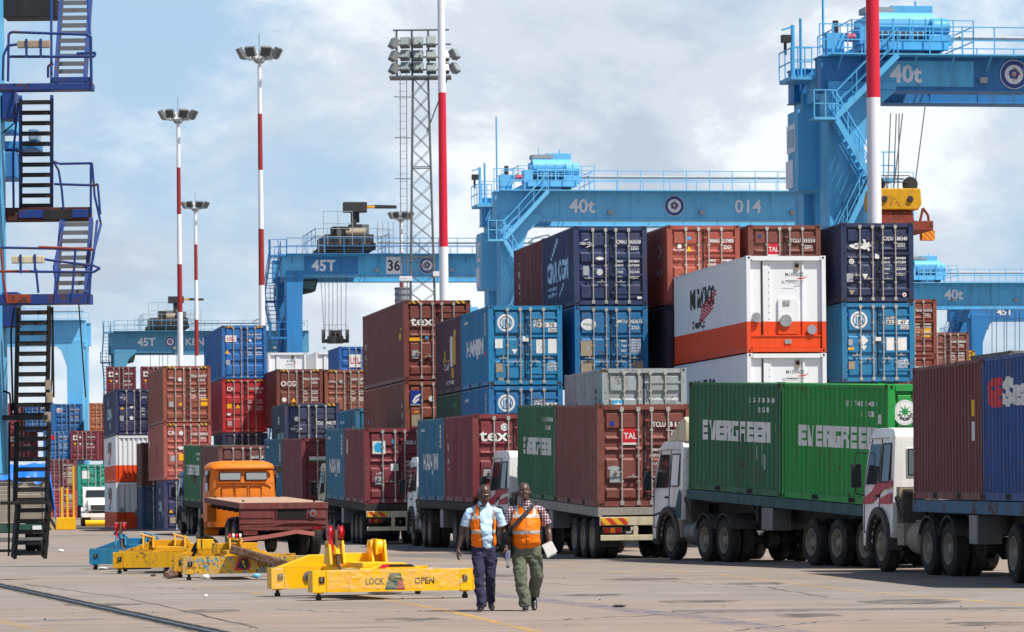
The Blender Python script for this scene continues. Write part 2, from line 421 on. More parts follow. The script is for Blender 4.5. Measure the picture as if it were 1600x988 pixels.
def reefer_end_mesh(Ht, mat):
    m = MB(); y = .11
    m.box((.12, y, .15), (CW-.12, y+.03, Ht-.14), mat)
    m.box((.14, y-.05, .16), (CW-.14, y, .48), mat)                    # lower sill panel
    m.box((.14, y-.075, .48), (CW-.14, y, .52), mat)
    m.box((.52, y-.045, .52), (.74, y, Ht-.16), mat)                 # machinery rib
    for i in range(9): m.disc((.7, y-.049, 1.0+i*.2), .018, (0, -1, 0), M_DARK, 6)
    m.box((.47, y-.02, .52), (.5, y, Ht-.16), M_DARK)
    m.prism([(.98, .55), (1.62, .55), (1.62, 1.45), (1.5, 1.62), (1.0, 1.62), (.98, 1.6)], y-.06, y, mat, 'xz')
    m.box((1.72, y-.05, .52), (1.78, y, Ht-.16), mat); m.box((1.5, y-.04, Ht-.42), (1.64, y, Ht-.2), M_TAN)
    m.disc((1.57, y-.045, Ht-.3), .06, (0, -1, 0), M_DARK, 10)
    for x, z, r in ((.3, 1.05, .145), (1.2, .95, .185), (2.0, .68, .145)):
        m.lathe([(0, r), (.05, r), (.055, r*.5)], 'y', (x, y-.12, z), M_GALV, 16)
    m.box((1.13, y-.085, 1.42), (1.33, y-.06, 1.56), M_GALV); m.box((1.17, y-.09, 1.45), (1.29, y-.085, 1.53), M_GREYL)
    m.box((1.17, y-.08, .26), (1.37, y-.05, .38), M_GALV)
    return m.mesh('end_wall')
STYLE = {'A': [(.0, .27), (.335, .60), (.665, 1.0)],
         'B': [(.0, .13), (.215, .47), (.545, .595), (.67, .725), (.80, 1.0)],
         'C': [(.0, .22), (.30, .46), (.54, .70), (.78, 1.0)]}
def door_mesh(Ht, style, right, mat):
    m = MB(); x0, x1 = (.165, CW/2-.012) if not right else (CW/2+.012, CW-.165); z0, z1 = .165, Ht-.155
    m.box((x0, .075, z0), (x1, .105, z1), mat)
    for a, b in STYLE[style]:
        za, zb = z0+.03+(z1-z0-.06)*a, z0+.03+(z1-z0-.06)*b; e = .055; xa, xb = x0+.05, x1-.05
        vs = [(xa, .075, za), (xb, .075, za), (xb, .075, zb), (xa, .075, zb), (xa+.03, .03, za+e*.8), (xb-.03, .03, za+e*.8), (xb-.03, .03, zb-e), (xa+.03, .03, zb-e)]
        m.add(vs, [(0, 1, 5, 4), (1, 2, 6, 5), (2, 3, 7, 6), (3, 0, 4, 7), (4, 5, 6, 7)], mat)
    xh = .1 if not right else CW-.1
    for i in range(4):                                              # hinges
        z = .4+(Ht-.8)*i/3; m.box((min(xh, x0), .01, z-.035), (max(xh, x0)+.03, .06, z+.035), mat)
    gx = x1+.004 if not right else x0-.004; m.box((gx-.014, .06, z0), (gx+.014, .07, z1), M_RUBBER)
    return m.mesh('door')
def lockbar_mesh(Ht, x):
    m = MB(); y = -.004
    m.tube((x, y, .1), (x, y, Ht-.08), .021, M_BAR, 8)
    for z in (.1, Ht-.13): m.box((x-.05, -.02, z-.05), (x+.05, .012, z+.06), M_BAR)
    for f in (.25, .5, .75): m.box((x-.045, -.01, Ht*f-.025), (x+.045, .04, Ht*f+.025), M_BAR)
    return m.mesh('lock_bar')
def handle_mesh(x, x2, z):
    m = MB(); m.bar((x, -.03, z), (x2, -.035, z-.005), .016, .024, M_BAR)
    xm = (x+x2)/2; m.box((xm-.028, -.03, z-.035), (xm+.028, .035, z+.045), M_BAR); m.box((xm-.012, -.05, z-.015), (xm+.012, -.03, z+.07), M_BAR)
    return m.mesh('handle')
L20, L40 = 6.058, 12.192
DOOR_Y = .022
def marks(mb, items):
    """writing, plates and stickers on the door end; x from the left edge, z from the floor, metres"""
    y = DOOR_Y
    for it in items:
        k = it[0]
        if k == 't':
            _, s, x, z, h, m = it[:6]; w = it[6] if len(it) > 6 else None
            put_text(mb, s, (x, y-.004, z), (1, 0, 0), (0, 0, 1), h, m, w, .02)
        elif k == 'b': _, x, z, w, h, m = it; mb.quad((x, y, z), (x+w, y, z), (x+w, y, z+h), (x, y, z+h), m)
        elif k == 'd': _, x, z, r, m = it[:5]; mb.disc((x, y-(it[5] if len(it) > 5 else 0), z), r, (0, -1, 0), m, 22)
        elif k == 'r': _, x, z, r, r0, m = it; mb.disc((x, y, z), r, (0, -1, 0), m, 26, r0)
        elif k == 'tri': _, x, z, r, m = it; s = 1 if r > 0 else -1; r = abs(r); mb.add([(x-r, y, z-s*r*.7), (x+r, y, z-s*r*.7), (x, y, z+s*r)], [(0, 1, 2) if s > 0 else (0, 2, 1)], m)
        elif k == 'dia': _, x, z, r, m = it; mb.add([(x-r, y, z), (x, y, z-r), (x+r, y, z), (x, y, z+r)], [(0, 1, 2, 3)], m)
        elif k == 'oval': _, x, z, rx, rz, m = it; mb.add([(x+rx*math.cos(2*math.pi*i/22), y, z+rz*math.sin(2*math.pi*i/22)) for i in range(22)], [tuple(range(22))], m)
        elif k == 'poly': _, pts, m = it; mb.add([(a, y-.002, b) for a, b in pts], [tuple(range(len(pts)))], m)
        elif k == 'star':
            _, x, z, r, r0, n, m = it
            pts = [(x+(r if i % 2 == 0 else r0)*math.sin(math.pi*i/n), z+(r if i % 2 == 0 else r0)*math.cos(math.pi*i/n)) for i in range(2*n)]
            c = len(pts); mb.add([(a, y-.004, b) for a, b in pts]+[(x, y-.004, z)], [(i, (i+1) % c, c) for i in range(c)], m)
        elif k == 'arc':                                              # letters bent round a ring, read along the bottom
            _, s, x, z, r, h, m = it; n = len(s)
            for i, ch in enumerate(s):
                a = R(-125 + 250*i/(n-1)); a = R(180)+R(-68+136*i/(n-1))*-1
                px, pz = x+r*math.sin(a), z+r*math.cos(a); t = Vector((-math.cos(a), 0, math.sin(a))); u = Vector((-math.sin(a), 0, -math.cos(a)))
                put_text(mb, ch, Vector((px, y-.004, pz))-t*h*.35-u*h*.0, t, u, h, m, None, .03)
def side_text(mb, txt, y_far, z, h, w, m, bold=.03):
    cuts = [y_far-b for b in breaks(y_far-w, y_far)]
    put_text(mb, txt, (.005, y_far, z), (0, -1, 0), (0, 0, 1), h, m, w, bold, cuts, lambda a: -prof(y_far-a))
BLOCK = {'E': [[(0, 0), (.36, 0), (.36, 1), (0, 1)], [(.36, 0), (1, 0), (1, .27), (.36, .27)], [(.36, .37), (.95, .37), (.95, .62), (.36, .62)], [(.36, .73), (1, .73), (1, 1), (.36, 1)]],
    'V': [[(0, 1), (.36, 1), (.52, .3), (.52, 0), (.28, 0)], [(.52, 0), (.74, 0), (1, 1), (.68, 1), (.52, .3)]],
    'R': [[(0, 0), (.34, 0), (.34, 1), (0, 1)], [(.34, .74), (1, .74), (1, 1), (.34, 1)], [(.34, .40), (.94, .40), (.94, .62), (.34, .62)], [(.7, .62), (1, .62), (1, .74), (.7, .74)], [(.64, 0), (1, 0), (1, .40), (.64, .40)]],
    'G': [[(0, 0), (.34, 0), (.34, 1), (0, 1)], [(.34, 0), (1, 0), (1, .24), (.34, .24)], [(.34, .76), (1, .76), (1, 1), (.34, 1)], [(.66, .24), (1, .24), (1, .55), (.66, .55)], [(.5, .44), (.66, .44), (.66, .55), (.5, .55)]],
    'N': [[(0, 0), (.34, 0), (.34, 1), (0, 1)], [(.66, 0), (1, 0), (1, 1), (.66, 1)], [(.34, .62), (.34, 1), (.66, .38), (.66, .0)]]}
def side_block(mb, txt, y_far, z, h, w, m, gap=.12):
    """heavy block capitals laid over the corrugations"""
    n = len(txt); cw = w/(n+gap*(n-1)); bm = bmesh.new()
    for i, ch in enumerate(txt):
        for poly in BLOCK[ch]: bm.faces.new([bm.verts.new(((i*(1+gap)+a)*cw, 0, b*h)) for a, b in poly])
    for b in breaks(y_far-w, y_far): bmesh.ops.bisect_plane(bm, geom=bm.verts[:]+bm.edges[:]+bm.faces[:], plane_co=(y_far-b, 0, 0), plane_no=(1, 0, 0), dist=1e-5)
    bm.verts.index_update()
    mb.add([(.005+prof(y_far-v.co.x), y_far-v.co.x, z+v.co.z) for v in bm.verts], [tuple(v.index for v in f.verts) for f in bm.faces], m); bm.free()
def side_quad(mb, y_far, z, w, h, m, slant=0.0):
    ys = [y_far] + sorted([b for b in breaks(y_far-w, y_far)], reverse=True) + [y_far-w]; vs = []
    for y in ys:
        x = .005+prof(y); sl = slant*(y_far-y)/w; vs += [(x, y, z+sl), (x, y, z+h+sl)]
    mb.add(vs, [(2*i, 2*i+2, 2*i+3, 2*i+1) for i in range(len(ys)-1)], m)
def code(a, n, t='22G1', m=None, x=1.42, z=2.02, h=.125, lower=True, hi=0.0):
    m = m or M_WHITE; z += hi
    it = [('t', a, x, z, h, m, .34), ('t', n, x+.42, z, h, m, .5), ('t', t, x+.47, z-.2, h*.9, m, .26)]
    if lower:
        for i, (s1, s2) in enumerate((('MAX', '30480'), ('GROSS', '67200'), ('TARE', '2230'), ('NET', '28250'))):
            it += [('t', s1, x+.02, z-.62-i*.13-(.09 if i > 1 else 0), .07, m, .2), ('t', s2, x+.42, z-.62-i*.13-(.09 if i > 1 else 0), .075, m, .34)]
    return it
def container(loc, rot, label, col, L=L20, Ht=2.591, style='A', end='door', door=(), side=None, hc=False, lod=0, group=None, cat='container', name='shipping_container'):
    c = srgb(col) if isinstance(col, str) else col
    rz = rot if isinstance(rot, tuple) else (0, 0, R(rot))
    t = thing(name, label, cat, loc, rz, group)
    ree = end == 'reefer' or name == 'refrigerated_container'
    mat = M_REEFER if ree else M_CONT
    if col == 'white': mat = M_REEFERN
    k = (L, Ht, mat.name)
    def part(nm, key, fn, par=t, mk=None):
        me = cm(key+k, fn)
        if mk and mk.f: me = with_marks(me, mk)
        return link(nm, me, par, c)
    lm, sm, fm = MB(), MB(), MB()
    if hc:
        for x in (.2, CW-.62): fm.quad((x, .0, Ht-.125), (x+.42, .0, Ht-.125), (x+.42, .0, Ht-.02), (x, .0, Ht-.02), M_HAZK)
    if door: marks(lm, door)
    if side: side(sm)
    dl, dr = split_x(lm, CW/2)
    part('frame', ('frame',), lambda: frame_mesh(L, Ht, ree, mat), mk=fm)
    part('side_wall', ('sl',), lambda: side_mesh(L, Ht, False, mat), mk=sm); part('side_wall', ('sr',), lambda: side_mesh(L, Ht, True, mat))
    part('roof', ('roof',), lambda: roof_mesh(L, Ht, mat)); part('end_wall', ('ew',), lambda: endwall_mesh(L, Ht, mat))
    if end == 'door':
        for r, bars in ((False, (.63, 1.055)), (True, (1.395, 1.825))):
            d = part('door', ('door', style, r), lambda: door_mesh(Ht, style, r, mat), mk=dr if r else dl)
            for x in bars: link('lock_bar', cm(('lb', Ht, x), lambda: lockbar_mesh(Ht, x)), d)
            if lod < 1:
                z = Ht*.34
                for j, x in enumerate(bars):
                    x2 = x-.3 if not r else x+.3; zz = z-.12*(j if not r else 1-j)
                    link('handle', cm(('h', x, x2, zz), lambda: handle_mesh(x, x2, zz)), d)
    elif end == 'ribs': part('end_wall', ('ewf',), lambda: endwall_mesh(L, Ht, mat, True))
    elif end == 'reefer': part('end_wall', ('ref',), lambda: reefer_end_mesh(Ht, mat), mk=lm)
    return t
A0 = 9.3
def axis(rot): return Vector((-math.sin(R(rot)), math.cos(R(rot)), 0))
def stack(px, s, items, rot=A0, base=0.0, gap=.025, shift=None):
    """a stack whose front left edge stands in column px at scale s (px per metre); items = kwargs from the bottom up, None = a level left out (hidden)"""
    p = W_at(px, F/s, 0); z = base; res = []
    for it in items:
        if isinstance(it, (int, float)): z += it + gap; continue
        it = dict(it); ht = it.get('Ht', 2.591); dx = it.pop('dx', 0.0); back = it.pop('back', None); r = it.pop('rot', rot)
        q = Vector((p.x, p.y, z)) + Vector((math.cos(R(r)), math.sin(R(r)), 0))*dx
        # keep the front left edge in the same picture column at every level
        res.append(container(q, r, **it))
        if back: container(q + axis(r)*(L20+.04), r, **back)
        z += ht + gap
    return res
HC = 2.896
# ---- logos and writing -------------------------------------------------
def s_evergreen(lm):
    side_block(lm, 'EVERGREEN', 5.2, 1.22, .47, 4.45, M_WHITE)
    for i, ch in enumerate('EGU838'): side_text(lm, ch, 2.05-i*.29, 2.14, .11, .11, M_WHITE)
    for i, ch in enumerate('2G1'): side_text(lm, ch, 1.45-i*.27, 1.92, .11, .11, M_WHITE)
def s_evergreen2(lm):
    side_block(lm, 'EVERGREEN', 5.1, 1.2, .47, 4.4, M_WHITE)
    for i, ch in enumerate('EIT411480'): side_text(lm, ch, 2.3-i*.2, 2.12, .11, .11, M_WHITE)
    for i, ch in enumerate('22G1'): side_text(lm, ch, 1.5-i*.2, 1.9, .11, .1, M_WHITE)
    side_quad(lm, .55, 1.75, .1, .2, M_WHITE)
def s_hanjin(lm):
    side_text(lm, 'hanjin', 5.5, 2.2, .12, .95, M_WHITE); side_text(lm, 'HANJIN', 4.9, 1.1, .48, 3.7, M_WHITE, .05)
    for i in range(5): side_text(lm, 'HJ29', 1.05, 1.66+i*.15, .1, .5, M_WHITE)
    side_quad(lm, .9, .98, .2, .14, M_RED)
def s_hanjin_truck(lm):
    side_text(lm, 'hanjin', 5.5, 2.2, .12, .95, M_WHITE); side_text(lm, 'HANJIN', 4.9, 1.0, .46, 3.4, M_WHITE, .05)
    for i in range(5): side_text(lm, 'HJ', 1.3, 1.66+i*.15, .1, .5, M_WHITE)
def s_cma(lm, txt='CMA CGM'):
    side_text(lm, txt, 5.2, 1.0, .62, 4.0, M_LETB, .05)
    for i in range(5): side_quad(lm, 4.5-i*.27, 1.72+i*.12, .24, .1+.02*i, M_LETB, .06)
    side_text(lm, 'marktile', 5.1, .7, .14, 1.6, M_LETB); side_text(lm, 'recding', 5.0, .5, .13, 1.5, M_LETB)
    for i in range(4): side_quad(lm, 3.0-i*.25, .38+i*.11, .24, .12, M_LETB, .06)
M_LETB = plain('pale blue lettering', srgb('b9d3e2'), .6)
M_LETT = plain('pale teal lettering', srgb('9fc9c8'), .6)
def s_column(lm, m=None, y=5.3):
    m = m or M_WHITE
    for i, (z, h) in enumerate(((1.95, .2), (1.55, .3), (1.15, .25), (.95, .1), (.75, .12))): side_text(lm, '1804'[i % 4]*2, y, z, h*.7, .32, m)
def s_swaco(lm):
    side_text(lm, 'MI SWACO', 8.1, 1.70, .58, 3.6, M_BLACK, .045)
    for i in range(5):
        for j in range(6): side_quad(lm, 6.9-i*.12-j*.36, 1.12+i*.13+j*.075, .36, .075, M_RED, .07)
    side_text(lm, 'SuirCp', 7.8, 1.05, .26, 1.9, M_BLACK)
d_swaco = [('t', 'M-I SWACO', 1.2, 2.28, .11, M_BLACK, .56), ('poly', [(1.55, 2.22), (1.75, 2.24), (1.92, 2.32), (1.78, 2.21), (1.6, 2.19)], M_RED), ('b', 1.2, 2.13, .38, .025, M_BLACK)]
def swoosh(x, z, w): return [('t', 'CMA CGM', x, z, .085, M_WHITE, w), ('poly', [(x+w*.2, z+.11), (x+w*.5, z+.19), (x+w*.75, z+.2), (x+w*.45, z+.155)], M_WHITE), ('poly', [(x+w*.4, z-.1), (x+w*.7, z-.07), (x+w*.85, z-.01), (x+w*.62, z-.045)], M_WHITE)]
def hanjin_door(num, navy):
    M_HB = plain('hanjin blue', navy, .5)
    return [('d', .58, 2.03, .285, M_WHITE), ('r', .58, 2.03, .215, .175, M_HB), ('t', 'JN', .43, 1.91, .24, M_HB, .3), ('d', .2, 2.2, .07, M_DBLUE),
            ('t', 'www.hanjin.com', .2, 1.62, .06, M_BLACK, .8),
            ('b', 1.5, 2.06, .34, .13, M_WHITE), ('t', 'HJCU', 1.52, 2.075, .1, M_BLACK, .3), ('b', 1.5, 1.88, .85, .15, M_WHITE), ('t', num, 1.52, 1.9, .11, M_BLACK, .8), ('b', 1.98, 1.72, .3, .13, M_WHITE), ('t', '22G1', 2.02, 1.74, .09, M_BLACK, .22)]
# ---------------------------------------------------------------- the main stacks, right to left
# ---------------------------------------------------------------- the stacks
M_DARKR = plain('dark red patch', srgb('5a1c22'), .6)
M_GREYD = plain('dark grey lettering', (.05, .055, .06), .6)
M_NAVYL = plain('navy mark', srgb('26306c'), .5)
PEG = [('oval', .52, 1.83, .12, .1, M_WHITE), ('oval', .5, 1.83, .06, .05, M_NAVYL), ('poly', [(.58, 1.78), (.8, 1.72), (.9, 1.76), (.98, 1.9), (.94, 1.98), (.86, 1.92)], M_WHITE), ('poly', [(.62, 1.86), (.86, 1.9), (.82, 2.04), (.73, 2.06), (.77, 1.93)], M_WHITE),
       ('poly', [(.84, 1.78), (.92, 1.66), (.98, 1.7), (.92, 1.8)], M_WHITE), ('poly', [(.88, 1.86), (1.08, 1.9), (1.06, 1.83), (.92, 1.8)], M_WHITE), ('poly', [(.26, 1.84), (.4, 1.75), (.44, 1.82), (.36, 1.9)], M_WHITE)]
def plates(*a): return list(a)
CSC = lambda x=.22, z=.5: [('b', x, z, .22, .27, M_GREYL)]
WARN = lambda x=.75, z=1.3: [('tri', x, z, .1, M_YEL)]
TALD = [('b', .66, 1.62, .38, .36, M_RED), ('b', .66, 1.57, .38, .05, M_WHITE), ('t', 'TAL', .685, 1.72, .15, M_WHITE, .33), ('b', .33, 2.18, .11, .08, M_DBLUE)]
# right: navy over teal
stack(1319, 47.8, [2.591, 2.591, 
    dict(label='teal blue container with a round white logo, directly under the navy winged horse container', col='0a76a6', style='A',
        door=hanjin_door('8325 47 4', srgb('0a76a6'))+[('dia', .72, 1.36, .17, M_WHITE), ('tri', .74, 1.12, -.1, M_WHITE), ('b', .2, 1.05, .2, .08, M_YEL), ('b', .22, 1.2, .14, .2, M_GREYL), ('b', 1.13, 1.34, .19, .13, M_WHITE), ('b', 1.5, 1.0, .26, .45, M_WHITE), ('b', 1.88, 1.0, .3, .45, M_WHITE), ('b', .22, .42, .2, .25, M_TAN), ('t', 'HANJIN', 1.88, .66, .08, M_WHITE, .34), ('t', 'SHIPPING', 1.88, .56, .08, M_WHITE, .4), ('t', 'CO.LTD', 1.88, .46, .08, M_WHITE, .32)],
        side=lambda lm: s_column(lm, M_WHITE, 3.0)),
    dict(label='navy shipping container with a white winged horse on its left door', col='10294f', style='B',
        door=code('CXDU', '188340 3')+PEG+[('d', .35, 1.33, .09, M_WHITE), ('r', .35, 1.33, .06, .03, M_GREYL), ('b', .18, .66, .22, .28, M_GREYL), ('tri', .8, .85, -.1, M_WHITE), ('b', 1.14, 1.42, .14, .16, M_WHITE), ('d', 2.12, .24, .07, M_WHITE), ('d', 2.12, .24, .035, M_RED, .003), ('tri', .35, .32, -.1, M_TAN)]),
    ])
stack(1174, 47.6, [2.591, 2.591, 2.591,
    dict(label='brown top row container with a red square sign, behind the white and orange container', col='763d31', style='B', door=code('TCLU', '333330')+TALD)])
stack(1047, 47.7, [2.591, 2.591,
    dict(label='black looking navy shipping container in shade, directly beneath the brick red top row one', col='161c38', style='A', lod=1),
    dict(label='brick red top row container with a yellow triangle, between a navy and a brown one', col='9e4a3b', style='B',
        door=code('WHAU', '217490 0')+WARN(.74, 1.8)+[('d', .42, 1.9, .07, M_WHITE), ('t', 'W.A.LINES', .2, 1.76, .05, M_WHITE, .45), ('b', .68, 2.12, .13, .09, M_LBLUE)],
        side=lambda lm: (side_text(lm, 'O', 1.6, 1.6, .4, .55, M_GREYL), side_text(lm, 'VLA', 1.9, 1.0, .2, 1.0, M_GREYL)))])
# middle: navy lettered over blue
stack(901.5, 47.7, [2.591, 2.591,
    dict(label='blue shipping container with a white oval sticker, under the lettered navy one', col='0f6a9e', style='A',
        door=code('IMTU', '3036750', lower=False)+[('oval', .46, 1.98, .25, .19, M_WHITE), ('t', 'ITALIA', .28, 1.95, .07, M_GREEN, .36), ('b', .2, .95, .4, .5, M_TAN), ('d', .42, 1.2, .08, M_WHITE), ('b', .2, .3, .42, .5, M_TAN), ('b', 1.95, .42, .42, .36, M_TAN)]
        + [('t', a, 1.55, 1.4-i*.16, .07, M_WHITE, .18) for i, a in enumerate(('MAX', 'TARE', 'NET', 'CUB'))]+[('t', '24000 KGS', 1.86, 1.44-i*.09, .065, M_WHITE, .34) for i in range(6)],
        side=lambda lm: side_text(lm, 'LINE', 4.6, 1.2, .4, 2.2, M_GREYL)),
    dict(label='navy top row container with big pale curved letters along its shaded side', col='1c325c', style='C',
        door=code('CMAU', '065550 6')+swoosh(.2, 1.98, .44)+[('b', .3, .98, .2, .3, M_GREYL), ('oval', .86, 1.53, .13, .055, M_WHITE), ('d', .85, 1.08, .1, M_WHITE), ('r', .85, 1.08, .06, .035, M_GREYL), ('b', 2.1, .2, .15, .08, M_WHITE)],
        side=s_cma,
        back=dict(label='dark maroon container in line behind the navy one with big pale side letters', col='6a2731', style='A', lod=1, side=lambda lm: s_column(lm, M_WHITE, 5.2)))])
# middle left: teal pair with purple and green behind
stack(766.5, 48.0, [2.591,
    dict(label='blue shipping container with a round white logo, its lower half hidden by the trucks', col='0a6fa8', style='A', door=hanjin_door('8420 97 8', srgb('0a6fa8')), side=s_hanjin,
        back=dict(label='dark green shipping container low in the stack, beneath the purple one', col='0f4a35', style='A', lod=1, side=lambda lm: (side_text(lm, 'EGHU', 2.0, 2.1, .13, .9, M_GREEN), side_text(lm, '22', 1.6, 1.85, .13, .4, M_GREEN)))),
    dict(label='teal blue container with rusty corners and a round white logo, top of its stack', col='0a7bab', style='A',
        door=hanjin_door('2910 70 1', srgb('0a7bab'))+[('b', .22, 1.2, .25, .3, M_WHITE), ('tri', .86, 1.1, -.1, M_WHITE), ('b', 1.13, 1.42, .2, .17, M_WHITE), ('b', 1.58, .98, .28, .5, M_WHITE), ('b', 1.97, 1.0, .32, .5, M_WHITE), ('b', .24, .42, .22, .3, M_TAN), ('b', .32, .1, .18, .14, M_TAN), ('t', 'HANJIN', 1.94, .66, .08, M_WHITE, .34), ('t', 'SHIPPING', 1.94, .56, .08, M_WHITE, .4), ('t', 'CO.LTD', 1.94, .46, .08, M_WHITE, .32)],
        side=s_hanjin,
        back=dict(label='purple shipping container with gold lettering on its side', col='4a1f3c', style='A', lod=1,
                  side=lambda lm: (side_text(lm, 'A.L', 4.3, 1.1, .4, 1.5, M_GOLD), side_text(lm, 'DAT', 4.0, .82, .2, 1.1, M_WHITE), side_quad(lm, 2.6, .9, .5, 1.05, M_WHITE), side_quad(lm, 2.1, .95, .75, 1.0, M_GOLD), side_quad(lm, 1.8, 1.9, .5, .25, M_GOLD), side_quad(lm, 2.3, .5, .5, .35, M_GOLD), side_text(lm, 'SERVICES', 3.8, .3, .12, 2.0, M_WHITE))))])
# brown high cubes left of it
stack(634.5, 43.2, [HC,
    dict(label='brown container with a blue flag sticker, under the largest brown one', col='84422f', L=L40, Ht=HC, style='C', lod=1,
         door=[('b', .22, 2.0, .4, .55, M_DBLUE), ('poly', [(.27, 2.15), (.4, 2.35), (.6, 2.45), (.58, 2.36), (.42, 2.26), (.33, 2.1)], M_WHITE), ('poly', [(.3, 2.05), (.42, 2.22), (.55, 2.28), (.52, 2.2), (.4, 2.1)], M_WHITE), ('b', .22, 2.0, .4, .06, M_WHITE), ('d', .98, 2.25, .1, M_WHITE), ('b', .25, 1.25, .38, .42, M_TAN), ('b', .35, 1.75, .15, .05, M_YEL)],
         side=lambda lm: (s_column(lm, M_LBLUE, 11.0), s_column(lm, M_WHITE, .9))),
    dict(label='largest brown container, white three letter word on its door and a yellow label below', col='75382f', L=L40, Ht=HC, style='B', hc=True,
         door=[('t', 'tex', .24, 1.98, .33, M_WHITE, .84), ('b', .2, 1.42, .4, .12, M_YEL), ('b', .3, .78, .22, .3, M_GREYL), ('b', .78, 1.5, .12, .08, M_LBLUE), ('t', 'GROSS 67200', 1.9, 1.5, .07, M_WHITE, .4)],
         side=lambda lm: (s_column(lm, M_WHITE, 11.6), side_quad(lm, 1.4, 1.5, .5, .25, M_YEL), side_quad(lm, 1.1, 1.85, .3, .08, M_YEL)))])
# the white and orange refrigerated ones
def reefer(px, s, items, **k): return stack(px, s, [i if isinstance(i, (int, float)) else dict(col=(.8, .8, .8), end='reefer', name='refrigerated_container', L=L40, **i) for i in items], **k)
reefer(1170.5, 52.2, [HC,
    dict(label='white refrigerated container of which only the top shows above the green ones', Ht=HC, door=d_swaco, side=s_swaco),
    dict(label='white and orange refrigerated container shown whole, with three round silver caps on its end', Ht=HC, door=d_swaco, side=s_swaco)])
# pale grey one in front
stack(943.5, 55.2, [2.591, dict(label='pale grey shipping container with a white star in a light blue square', col='98a0a4', style='C',
    door=[('b', .30, 1.35, .32, .33, M_LBLUE), ('star', .46, 1.515, .15, .07, 7, M_WHITE), ('t', 'MAERSK', .22, 1.24, .08, M_DBLUE, .5), ('t', 'MRKU', 1.42, 1.5, .13, M_GREYD, .34), ('t', '844 558', 1.86, 1.5, .13, M_GREYD, .44), ('t', '22G1', 1.88, 1.32, .13, M_GREYD, .28)],
    side=lambda lm: (side_quad(lm, 5.4, .9, .5, .3, M_LBLUE), [side_text(lm, 'MRKU'[i], 1.3, 1.9-i*.2, .14, .3, M_GREYD) for i in range(4)]))])
# far right
stack(1386, 34.2, [2.591, 2.591,
    dict(label='red brown container showing a low strip under a brown one, far right', col='8a4034', style='A', lod=1, door=code('FSCU', '451230')+[('d', 1.6, 1.75, .1, M_WHITE)]),
    dict(label='brown container with a yellow square sticker at the right, beside the teal one', col='8a4637', style='B', lod=1, door=code('TGHU', '310716 5')+[('b', 1.74, .85, .4, .4, M_YEL)])])
stack(1450, 28.3, [2.591*2, 2.591, dict(label='weathered brown container with a tan triangle, low in the far right stack', col='7d4a40', style='B', lod=1, door=code('CAIU', '882041')+[('tri', 1.95, .45, .22, M_TAN)])])
stack(1467, 25.0, [2.591*3+.05, dict(label='yellow container showing as a narrow strip beside the far right blue crane leg', col='c8951c', style='A', lod=2)])
stack(1580, 35.5, [2.591*2, dict(label='grey shipping container seen over the dark blue truck load at the right edge', col='6b747a', style='A', lod=1)])
# left half: blue over red over navy
stack(349.5, 28.7, [2.591,
    dict(label='dark navy shipping container of which a low strip shows under the bright red one', col='1c2850', style='A', lod=1),
    dict(label='bright red high shipping container with white letters, under the big bright blue one', col='b3202c', Ht=HC, L=L40, style='C', hc=True, lod=1, door=code('CAIU', '2890312', hi=.3)+[('t', 'CAI', .25, 2.25, .22, M_WHITE, .42), ('b', .25, 1.3, .26, .26, M_YEL), ('tri', .85, 1.4, .13, M_YEL), ('oval', .35, .98, .12, .07, M_WHITE)]+CSC(.28, .35)),
    dict(label='big bright blue container with a pale red label, highest of the left stacks', col='1268b0', Ht=HC, L=L40, style='C', hc=True, lod=1, door=code('HLXU', '8741 5', hi=.35)+[('b', .2, 2.0, .6, .36, M_WHITE), ('t', 'USL', .28, 2.08, .2, M_RED, .42), ('tri', .3, 1.45, .13, M_YEL), ('d', 1.55, 2.08, .08, M_WHITE)]+CSC(.22, .75))])
stack(257, 30.6, [
    dict(label='navy shipping container on the ground with faint letters, left of the green truck load', col='25315c', style='A', lod=1, door=WARN(.35, 1.0)+[('b', .3, .4, .3, .3, M_TAN)], side=lambda lm: (side_text(lm, 'CMA', 4.4, 1.0, .5, 2.6, M_LETB), [side_quad(lm, 4.2, .5+i*.2, .2, .12, M_LETB) for i in range(2)], side_quad(lm, 3.6, 1.9, .3, .3, M_LETB), side_text(lm, 'CGM', 1.9, .75, .2, 1.2, M_LETB))),
    dict(label='pinkish red container with one darker door, second up in the left brown stack', col='aa584e', Ht=HC, L=L40, style='B', hc=True, lod=1, door=code('CAIU', '289031', hi=.25)+[('t', 'CAI', .22, 2.3, .2, M_WHITE, .42), ('d', .9, 2.38, .11, M_WHITE), ('b', .35, .95, .22, .28, M_GREYL), ('b', .78, .98, .36, .34, M_YEL), ('oval', .9, 1.62, .16, .09, M_WHITE)], side=lambda lm: (side_quad(lm, 6, 1.0, .5, .9, M_DARKR), side_quad(lm, 11.5, 1.8, .4, .4, M_WHITE))),
    dict(label='brown container with a yellow square sticker, topmost left of the bright blue one', col='8d4c3b', Ht=HC, L=L40, style='B', hc=True, lod=1, door=code('TRLU', '64797 1', hi=.3)+WARN(.88, .95)+[('d', .86, 2.2, .1, M_WHITE), ('t', 'TRITON', .3, 2.25, .07, M_WHITE, .36), ('b', 1.92, .85, .38, .36, M_YEL)]+CSC(.3, .8))])
M_DARKR = plain('dark red patch', srgb('5a1c22'), .6)
stack(222, 28.64, [
    dict(label='narrow dark blue shipping container on the ground, beside the lower white and orange one', col='184668', Ht=2.35, L=4.3, style='A', lod=1),
    dict(label='narrow dark brown shipping container squeezed between the white and the pinkish red one', col='5a352e', Ht=2.35, L=4.3, style='B', lod=1)], rot=9.3)
